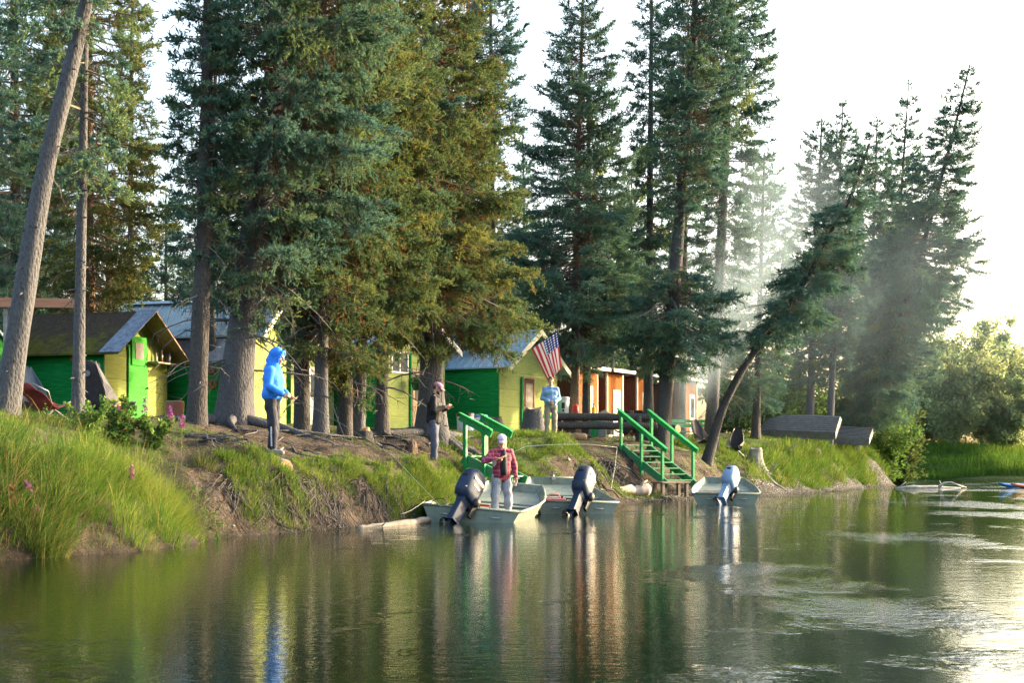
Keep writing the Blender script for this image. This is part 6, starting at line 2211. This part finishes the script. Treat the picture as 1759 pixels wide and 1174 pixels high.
def person(label, loc, yaw, J, colors, seed=1, hood_up=False, cap=None, hair=None, glasses=False, beard=None, open_jacket=None, loose=1.0, extras=None, hq=None, scale=1.0):
    """J: joints in metres, person facing +y, right hand side +x"""
    k = thing('person', label, 'person', loc, yaw)
    k.scale = (scale,) * 3
    hq = hq or Quaternion()
    hc = J['head']
    b = MB()
    P = head(b, hc, hq)
    b.capsule(J['neck'], .055, V3(*hc) + hq @ V3(0, -.015, -.06), .052)
    b.capsule(J['chest'] - V3(.07, 0, 0), .11, J['chest'] + V3(.07, 0, 0), .11)
    b.capsule(J['chest'], .12, J['pelvis'], .12)
    b.capsule(J['neck'], .06, J['chest'], .1)
    for s in ('r', 'l'):
        b.capsule(J['neck'], .05, J['sh_' + s], .052)
        b.capsule(J['sh_' + s], .05, J['el_' + s], .04)
        b.capsule(J['el_' + s], .04, J['wr_' + s], .026)
        b.capsule(J['pelvis'], .1, J['hip_' + s], .09)
        b.capsule(J['hip_' + s], .085, J['kn_' + s], .055)
        b.capsule(J['kn_' + s], .055, J['an_' + s], .038)
        f = J['an_' + s]
        t = J['toe_' + s]
        b.capsule(V3(f.x, f.y, .045), .04, V3(t.x, t.y, .032), .03)
        hand(b, J['wr_' + s], J['hd_' + s], J['pn_' + s], J.get('curl_' + s, .7), 1.0, 1 if s == 'r' else -1)
    body = b.build('body', SKIN, k)
    remesh(body, .0065, 2)
    # eyes and mouth
    M = Matrix.Translation(hc) @ hq.to_matrix().to_4x4()
    if not glasses:
        for e in (-1, 1):
            MB().ball((e * .031, .083, .014), (.012, .008, .007), M=M, n=8).build('eye', BLACK_PL, k)
    MB().ball((0, .091, -.058), (.022, .005, .005), M=M, n=8).build('mouth', pmat('lips', (.3, .11, .09), None, .5, 5) if 'lips' not in bpy.data.materials else bpy.data.materials['lips'], k)
    # trousers
    t = MB()
    L = loose
    t.capsule(J['pelvis'] + V3(0, 0, .07), .128, J['pelvis'] - V3(0, 0, .04), .135)
    for s in ('r', 'l'):
        t.capsule(J['pelvis'] + V3(0, 0, -.02), .12, J['hip_' + s], .108)
        t.capsule(J['hip_' + s], .104 * (1 + .12 * (L - 1)), J['kn_' + s], .074 * L)
        t.capsule(J['kn_' + s], .074 * L, J['an_' + s] + V3(0, 0, .03), .056 * L)
    tr = t.build('trousers', colors['trousers'], k)
    remesh(tr, .009, 4)
    folds(tr, .01 * L, 20, seed)
    for s in ('r', 'l'):
        f, to = J['an_' + s], J['toe_' + s]
        sh = MB()
        d = (V3(to.x, to.y, 0) - V3(f.x, f.y, 0)).normalized()
        sh.capsule(V3(f.x, f.y, .05) - d * .035, .05, V3(to.x, to.y, .035), .042)
        sh.capsule(V3(f.x, f.y, .06), .05, V3(f.x, f.y, .1), .05)
        o = sh.build('shoe', colors['shoes'], k)
        remesh(o, .008, 2)
    # upper garment
    u = MB()
    bk = colors.get('bulk', 1.0)
    hem = colors.get('hem', -.03)
    u.capsule(J['chest'] - V3(.085, 0, 0), .128 * bk, J['chest'] + V3(.085, 0, 0), .128 * bk)
    u.capsule(J['chest'], .145 * bk, J['pelvis'] + V3(0, 0, hem + .12), .152 * bk)
    u.capsule(J['chest'] - V3(.05, 0, .1), .13 * bk, J['pelvis'] + V3(-.045, 0, hem + .11), .138 * bk)
    u.capsule(J['chest'] - V3(-.05, 0, .1), .13 * bk, J['pelvis'] + V3(.045, 0, hem + .11), .138 * bk)
    u.capsule(J['neck'] - V3(0, 0, .015), .066, J['chest'], .11)
    for s in ('r', 'l'):
        u.capsule(J['neck'] - V3(0, 0, .03), .06, J['sh_' + s], .074)
        u.capsule(J['sh_' + s], .074 * bk, J['el_' + s], .062 * bk)
        e, w = J['el_' + s], J['wr_' + s]
        u.capsule(e, .062 * bk, w - (w - e).normalized() * .03, .047 * bk)
    if hood_up:
        def H(x, y, z): return Vector(hc) + hq @ Vector((x, y, z))
        MH = Matrix.Translation(hc) @ hq.to_matrix().to_4x4()
        u.ball((0, -.04, .03), (.11, .13, .13), M=MH, n=18)
        u.ball((0, -.04, -.06), (.1, .1, .11), M=MH, n=16)
        u.capsule(H(0, -.055, -.05), .112, J['neck'] - V3(0, .04, .05), .135)
        u.capsule(H(0, -.1, .02), .06, H(0, -.13, -.1), .07)
        for a_ in np.linspace(-2.3, 2.3, 13):
            u.ball(H(.088 * math.sin(a_), .055 + .02 * math.cos(a_), .01 + .105 * math.cos(a_)), .026, n=8)
    elif colors.get('hood'):
        u.capsule(J['neck'] + V3(-.06, -.06, .0), .045, J['neck'] + V3(.06, -.06, .0), .045)
        u.capsule(J['neck'] + V3(-.07, -.02, .01), .035, J['neck'] + V3(0, .07, -.03), .03)
        u.capsule(J['neck'] + V3(.07, -.02, .01), .035, J['neck'] + V3(0, .07, -.03), .03)
    elif colors.get('collar'):
        u.capsule(J['neck'] + V3(-.05, -.02, .02), .035, J['neck'] + V3(.05, -.02, .02), .035)
        u.capsule(J['neck'] + V3(-.055, 0, .015), .03, J['neck'] + V3(-.03, .065, -.03), .026)
        u.capsule(J['neck'] + V3(.055, 0, .015), .03, J['neck'] + V3(.03, .065, -.03), .026)
    uo = u.build(colors.get('upname', 'hoodie'), colors['upper'], k)
    remesh(uo, .009, 3)
    folds(uo, .011, 19, seed + 3)
    if open_jacket:
        s = MB()
        c, p = J['chest'], J['pelvis']
        s.loft([[(x, c.y + .115 + dy, z) for x, dy in ((-wd, -.02), (-wd * .5, .012), (0, .022), (wd * .5, .012), (wd, -.02))] + [(x, c.y + .05, z) for x in (wd, 0, -wd)] for z, wd in ((c.z + .16, .045), (c.z + .02, .062), (c.z - .15, .07), (p.z - .02, .07))])
        s.v = [(x, y + (.062 if z < c.z + .05 else .035), z) for x, y, z in s.v]
        s.build('tee_shirt', open_jacket, k, smooth=True)
    if cap:
        MC = Matrix.Translation(hc) @ hq.to_matrix().to_4x4()
        rings = []
        for z, r in ((.035, 1.0), (.06, 1.0), (.085, .95), (.108, .8), (.124, .5), (.131, .12)):
            rings.append([MC @ Vector((.086 * r * math.cos(a), -.012 + .108 * r * math.sin(a), z)) for a in np.linspace(0, 2 * PI, 20, endpoint=False)])
        co = MB().loft(rings).build('cap', cap, k, smooth=True)
        bl = []
        for y, w, z in ((.075, .078, .042), (.11, .075, .036), (.15, .06, .026), (.172, .035, .018)):
            bl.append([MC @ Vector((w * x, y - .02 * x * x, z - .018 * x * x)) for x in np.linspace(-1, 1, 9)])
        mb = MB(); mb.loft(bl, cap=False, close=False)
        mb.build('brim', cap, co, smooth=True, solid=.006)
    if hair:
        MC = Matrix.Translation(hc) @ hq.to_matrix().to_4x4()
        h = MB()
        if cap:
            h.ball((0, -.04, .0), (.08, .075, .05), M=MC, n=12)
        else:
            h.ball((0, -.02, .05), (.083, .1, .085), M=MC, n=14)
            h.ball((0, .03, .1), (.06, .055, .04), M=MC, n=10)
            h.ball((0, -.055, -.0), (.074, .06, .07), M=MC, n=12)
        ho = h.build('hair', hair, k)
        remesh(ho, .008, 1)
        folds(ho, .006, 60, 5)
    if beard:
        MC = Matrix.Translation(hc) @ hq.to_matrix().to_4x4()
        h = MB().ball((0, .04, -.075), (.058, .058, .05), M=MC, n=12).ball((0, .07, -.045), (.035, .03, .014), M=MC, n=8)
        bo = h.build('beard', beard, k)
        remesh(bo, .008, 1)
    if glasses:
        MC = Matrix.Translation(hc) @ hq.to_matrix().to_4x4()
        g = MB()
        for e in (-1, 1):
            g.ball((e * .034, .094, .014), (.028, .01, .02), M=MC, n=10)
            g.tube([MC @ Vector((e * .06, .088, .018)), MC @ Vector((e * .082, .0, .012))], .004, 5)
        g.tube([MC @ Vector((-.01, .1, .018)), MC @ Vector((.01, .1, .018))], .005, 5)
        g.build('sunglasses', BLACK_PL, k)
    return k


def legs(dx=.0, spread=.11, hipz=.93, stagger=0.0, bend=.02):
    J = {'pelvis': V3(0, 0, .95), 'hip_r': V3(.09, 0, hipz - .03), 'hip_l': V3(-.09, 0, hipz - .03),
         'kn_r': V3(.09 + spread * .3, bend + stagger * .5, .5), 'kn_l': V3(-.09 - spread * .3, bend - stagger * .5, .5),
         'an_r': V3(.08 + spread * .45, stagger, .09), 'an_l': V3(-.08 - spread * .45, -stagger, .09)}
    J['toe_r'] = J['an_r'] + V3(.04, .17, 0); J['toe_l'] = J['an_l'] + V3(-.04, .17, 0)
    return J


def upper(J, lean=.02, chest=1.27, neck=1.47, headz=1.63):
    J['chest'] = V3(0, lean * .6, chest); J['neck'] = V3(0, lean, neck); J['head'] = V3(0, lean + .035, headz)
    J['sh_r'] = V3(.172, lean * .8, 1.39); J['sh_l'] = V3(-.172, lean * .8, 1.39)
    return J


ROD_MAT = pmat('rod_blank', (.1, .1, .09), None, .35, 6)
LINE_MAT = pmat('pale_fly_line', (.55, .6, .45), None, .6, 6)
CORK = pmat('cork', (.45, .3, .17), None, .8, 12)


def fishing_rod(label, grip, pts, line=None, line_end=None, reel_off=(0, 0, -.06), thick=.009):
    g = Vector(grip)
    k = thing('fishing_rod', label, 'fishing rod', g)
    rel = [Vector(p) - g for p in pts]
    n = len(rel)
    MB().tube(rel, [thick * (1 - .72 * i / (n - 1)) for i in range(n)], 6).build('blank', ROD_MAT if not line else LINE_MAT, k, smooth=True)
    d = (rel[1] - rel[0]).normalized()
    MB().tube([-d * .16, -d * .02, d * .14], [.013, .016, .012], 8).build('grip', CORK, k, smooth=True)
    r = Vector(reel_off)
    pl = d.cross(r.normalized())
    rm = Matrix((d, r.normalized(), pl)).transposed().to_4x4(); rm.translation = r - d * .12
    MB().lathe([(.02, -.022), (.045, -.022), (.045, -.014), (.03, -.012), (.03, .012), (.045, .014), (.045, .022), (.02, .022)], 16, M=rm).tube([r - d * .12, -d * .12], .008, 6).build('reel', SILVER, k, smooth=False)
    if line_end is not None:
        q = [Vector(p) - g for p in line_end]
        MB().tube([rel[-1]] + q, .0022, 4).build('line', LINE_MAT, k)
    return k


def world_of(k_loc, yaw, v, s=1.0):
    return Vector(k_loc) + Matrix.Rotation(yaw, 3, 'Z') @ (Vector(v) * s)


# ---- 1: blue hoodie, in profile looking right
HOOD_BLUE = pmat('royal_blue_fleece', (.02, .16, .62), (.03, .2, .7), .85, 10, bs=.15, bscale=80)
NAVY_TR = pmat('navy_track_trousers', (.016, .018, .03), (.024, .026, .04), .8, 10)
GREY_SHOE = pmat('light_grey_shoe', (.2, .195, .185), (.15, .145, .135), .7, 10)
J = upper(legs(spread=.02, stagger=.05), .03)
J['head'] = V3(0, .1, 1.63)
J.update(el_r=V3(.25, .03, 1.14), wr_r=V3(.17, .25, 1.0), hd_r=V3(-.15, .95, -.12), pn_r=V3(-.9, -.1, -.3), curl_r=1.2,
         el_l=V3(-.25, .02, 1.14), wr_l=V3(-.13, .23, .99), hd_l=V3(.3, .9, -.15), pn_l=V3(.8, -.1, -.5), curl_l=1.2)
loc = at(468, D0 + .02); loc.z = gz(loc.x, loc.y)
loc.z = max(loc.z, zrow(786, D0)) - .005
yaw = R(-90 - 12)
P1 = person('person in a bright blue hoodie with the hood up and dark track trousers, fishing', loc, yaw, J,
            dict(upper=HOOD_BLUE, trousers=NAVY_TR, shoes=GREY_SHOE, upname='hoodie', hem=-.06, bulk=1.17), 11, hood_up=True, loose=1.2, hq=Euler((R(-16), 0, 0)).to_quaternion(), scale=1.06)
st = MB()
for i in range(14):
    f = .1 + .8 * i / 14
    c = J['kn_r'].lerp(J['an_r'], f)
    st.box((c.x + .062 + .014 * (1 - f), c.y - .012, c.z - .012), (c.x + .073 + .014 * (1 - f), c.y + .012, c.z + .008))
st.build('leg_stripe', WHITE_PL, P1)
g = world_of(loc, yaw, (.06, .33, .985), 1.06)
dv = Vector((.8, -.12, -.42)).normalized()
fishing_rod('dark fishing rod held low by the person in the blue hoodie', g, [g - dv * .1, g + dv * .6, g + dv * 1.3 + V3(0, 0, -.03), g + dv * 2.1 + V3(0, 0, -.1)], None,
            [g + dv * 2.1 + V3(.4, -.4, -.5), g + dv * 2.1 + V3(.9, -1.2, -.95)], (0, -.02, -.055), .007)

# ---- 2: black jacket
BLK_JK = pmat('black_jacket', (.009, .01, .013), (.015, .016, .02), .7, 10, spec=.15)
SLATE_TR = pmat('slate_blue_trousers', (.055, .065, .1), (.075, .085, .125), .85, 10)
CAP_PK = pmat('dusty_pink_cap', (.42, .2, .27), (.36, .17, .23), .85, 10)
HAIR_DK = pmat('dark_hair', (.03, .018, .012), (.05, .03, .02), .7, 20)
J = upper(legs(spread=.0, stagger=.03), .03)
J['head'] = V3(0, .09, 1.63)
J.update(el_r=V3(.26, .06, 1.14), wr_r=V3(.1, .27, 1.22), hd_r=V3(-.35, .85, .2), pn_r=V3(-.7, -.3, .4), curl_r=.9,
         el_l=V3(-.26, .06, 1.14), wr_l=V3(-.08, .28, 1.2), hd_l=V3(.35, .85, .2), pn_l=V3(.7, -.3, .4), curl_l=.9)
loc = at(745, 31.2); loc.z = gz(loc.x, loc.y) - .005
yaw = R(-90 - 8)
P2 = person('bearded person in a black jacket, pink cap and sunglasses looking at the hands', loc, yaw, J,
            dict(upper=BLK_JK, trousers=SLATE_TR, shoes=GREY_SHOE, upname='jacket', hem=-.1, collar=True, bulk=1.13), 21, loose=1.15, cap=CAP_PK, hair=HAIR_DK, glasses=True, beard=HAIR_DK, hq=Euler((R(-24), 0, 0)).to_quaternion(), scale=1.03)
g = world_of(loc, yaw, (.01, .385, 1.255), 1.03)
k = thing('phone', 'small dark phone held by the person in the black jacket', 'phone', g, yaw)
k.rotation_euler = Euler((R(50), 0, yaw))
MB().box((-.036, -.004, -.07), (.036, .004, .07)).build('body', BLACK_PL, k, bevel=.003)

# ---- 3: red plaid shirt, standing in the boat
def plaidmat():
    m, nt, N, L, b = nodes_of('red_plaid')
    tc = N.new('ShaderNodeTexCoord')
    sx = N.new('ShaderNodeSeparateXYZ'); L.new(tc.outputs['Object'], sx.inputs[0])
    def band(s, w, off=0.):
        fr = math_(nt, 'FRACT', math_(nt, 'ADD', math_(nt, 'DIVIDE', s, .085), off))
        return math_(nt, 'LESS_THAN', math_(nt, 'ABSOLUTE', math_(nt, 'SUBTRACT', fr, .5)), w)
    xx = math_(nt, 'ADD', sx.outputs[0], math_(nt, 'MULTIPLY', sx.outputs[1], .6))
    col = mix(nt, math_(nt, 'MULTIPLY', band(sx.outputs[2], .2), .6), (.33, .03, .06), (.12, .012, .035))
    col = mix(nt, math_(nt, 'MULTIPLY', band(xx, .2), .6), col, (.11, .012, .035))
    col = mix(nt, math_(nt, 'MULTIPLY', math_(nt, 'MAXIMUM', band(sx.outputs[2], .04, .5), band(xx, .04, .5)), .4), col, (.6, .3, .32))
    L.new(col, b.inputs['Base Color'])
    b.inputs['Roughness'].default_value = .85
    return m


GREY_TR = pmat('light_grey_sweatpants', (.3, .31, .34), (.24, .25, .28), .9, 10)
CAP_LV = pmat('pale_lavender_cap', (.58, .46, .55), (.5, .4, .48), .85, 10)
TEE = pmat('charcoal_tee', (.025, .025, .032), None, .85, 10)
J = upper(legs(spread=.16, stagger=.02), .02)
J['head'] = V3(0.02, .07, 1.62)
J.update(el_r=V3(.4, .1, 1.22), wr_r=V3(.2, .27, 1.26), hd_r=V3(-.85, .35, .05), pn_r=V3(-.2, .3, -.9), curl_r=1.2,
         el_l=V3(-.27, .0, 1.13), wr_l=V3(-.27, .1, .88), hd_l=V3(-.05, .2, -.95), pn_l=V3(.7, .2, .1), curl_l=.8)
loc = in_boat(B1m, .55, .42, .203)
yaw = R(180 - 4 + 22)
P3 = person('person in an open red plaid shirt, lavender cap and grey sweatpants standing in the boat', loc, yaw, J,
            dict(upper=plaidmat(), trousers=GREY_TR, shoes=GREY_SHOE, upname='plaid_shirt', hem=-.14, collar=True, bulk=1.06), 31, cap=CAP_LV, hair=HAIR_DK, glasses=True, open_jacket=TEE, loose=1.25, hq=Euler((R(-24), 0, R(-6))).to_quaternion(), scale=.985)
g = world_of(loc, yaw, (.12, .305, 1.27), .985)
a = at(850, g.y, py=772.5)
e1 = at(905, g.y + .1, py=767); e2 = at(960, g.y + .35, py=764); e3 = at(1015, g.y + .6, py=764); e4 = at(1060, g.y + .8, py=769)
fishing_rod('long pale fly rod held by the person in the red plaid shirt', g, [g - (e1 - g).normalized() * .3, e1, e2, e3, e4], True,
            [at(1057, g.y + .5, py=800), at(1050, g.y, py=840)], (-.01, .02, -.06), .0075)

# ---- 4: light blue hoodie by the flag
HOOD_LB = pmat('pale_blue_fleece', (.17, .3, .48), (.2, .34, .52), .88, 10, bs=.15, bscale=80)
KHAKI = pmat('khaki_trousers', (.3, .25, .2), (.25, .21, .165), .88, 10)
BROWN_SH = pmat('brown_shoe', (.1, .07, .05), None, .7, 8)
HAIR_BR = pmat('brown_hair', (.1, .055, .03), (.14, .08, .045), .7, 20)
J = upper(legs(spread=.08), .0)
J['head'] = V3(0, .035, 1.64)
J.update(el_r=V3(.245, -.02, 1.13), wr_r=V3(.075, .23, 1.02), hd_r=V3(-.85, .35, .0), pn_r=V3(-.1, -.8, -.2), curl_r=.8,
         el_l=V3(-.245, -.02, 1.13), wr_l=V3(-.075, .24, 1.0), hd_l=V3(.85, .3, .05), pn_l=V3(.1, -.8, -.2), curl_l=.8)
loc = at(946, 42.6); loc.z = gz(loc.x, loc.y) - .005
yaw = R(180 + 6)
P4 = person('bareheaded person in a pale blue hoodie and khaki trousers standing before the flag', loc, yaw, J,
            dict(upper=HOOD_LB, trousers=KHAKI, shoes=BROWN_SH, upname='hoodie', hem=-.06, hood=True, bulk=1.12), 41, loose=1.15, hair=HAIR_BR, hq=Euler((R(-5), 0, R(-8))).to_quaternion(), scale=1.03)
# ================================================================ haze and smoke
def volume_box(name, label, lo, hi, dens, noise_it=False, color=(.86, .9, 1.), aniso=.3):
    c = (Vector(lo) + Vector(hi)) / 2
    h = (Vector(hi) - Vector(lo)) / 2
    o = MB().box(tuple(-h), tuple(h)).build(name, [], None)
    o.location = c
    m = bpy.data.materials.new(name)
    m.use_nodes = True
    nt = m.node_tree
    N, L = nt.nodes, nt.links
    N.remove(N['Principled BSDF'])
    pv = N.new('ShaderNodeVolumePrincipled')
    pv.inputs['Color'].default_value = rgba(color)
    pv.inputs['Density'].default_value = dens
    pv.inputs['Anisotropy'].default_value = aniso
    L.new(pv.outputs[0], N['Material Output'].inputs['Volume'])
    o.data.materials.append(m)
    tag(o, label, kind='stuff')
    return o, nt, pv


# volume_box('haze', 'thin pale haze over the whole river and camp', (-420, -130, -2.6), (440, 610, 28), .00015)


def smoke():
    lo, hi = Vector((4.5, 53.2, 2.2)), Vector((30, 73.5, 17))
    o, nt, pv = volume_box('smoke', 'pale campfire smoke drifting right through the spruces', lo, hi, .02, color=(.68, .86, 1.0), aniso=.0)
    N, L = nt.nodes, nt.links
    tc = N.new('ShaderNodeTexCoord')
    sx = N.new('ShaderNodeSeparateXYZ'); L.new(tc.outputs['Object'], sx.inputs[0])
    c = (lo + hi) / 2
    X = math_(nt, 'ADD', sx.outputs[0], c.x); Y = math_(nt, 'ADD', sx.outputs[1], c.y); Z = math_(nt, 'ADD', sx.outputs[2], c.z)
    n1 = noise(nt, coords(nt, (1, 1, .7)), .42, 5, .6)
    sw = ramp(nt, n1, [(.4, 0.), (.68, 1.)])
    # the plume: rises from the fire, widens and leans to the right
    up = math_(nt, 'SUBTRACT', Z, 2.2)
    xc = math_(nt, 'ADD', math_(nt, 'MULTIPLY', up, .4), 6.4)
    r = math_(nt, 'MULTIPLY_ADD', up, .17, .4)
    dx = math_(nt, 'DIVIDE', math_(nt, 'SUBTRACT', X, xc), r)
    dy = math_(nt, 'DIVIDE', math_(nt, 'SUBTRACT', Y, 55.3), math_(nt, 'MULTIPLY', r, 1.3))
    g = math_(nt, 'POWER', 2.718, math_(nt, 'MULTIPLY', math_(nt, 'ADD', math_(nt, 'MULTIPLY', dx, dx), math_(nt, 'MULTIPLY', dy, dy)), -1.))
    fade = ramp(nt, math_(nt, 'DIVIDE', up, 14.8), [(0., 1.), (.45, .6), (.8, 0.)])
    plume = math_(nt, 'MULTIPLY', math_(nt, 'MULTIPLY', g, fade), math_(nt, 'MULTIPLY_ADD', sw, .3, .04))
    # the drift among the trees
    ez = math_(nt, 'POWER', 2.718, math_(nt, 'MULTIPLY', math_(nt, 'POWER', math_(nt, 'DIVIDE', math_(nt, 'SUBTRACT', Z, 9.), 3.8), 2.), -1.))
    ex = ramp(nt, math_(nt, 'DIVIDE', math_(nt, 'SUBTRACT', X, 6.), 24.), [(0., 0.), (.22, 1.), (.7, .8), (1., 0.)])
    ey = ramp(nt, math_(nt, 'DIVIDE', math_(nt, 'SUBTRACT', Y, 56.), 17.), [(0., 0.), (.3, 1.), (.8, 1.), (1., 0.)])
    drift = math_(nt, 'MULTIPLY', math_(nt, 'MULTIPLY', math_(nt, 'MULTIPLY', ez, ex), ey), math_(nt, 'MULTIPLY_ADD', sw, .0105, .001))
    L.new(math_(nt, 'ADD', plume, drift), pv.inputs['Density'])


smoke()
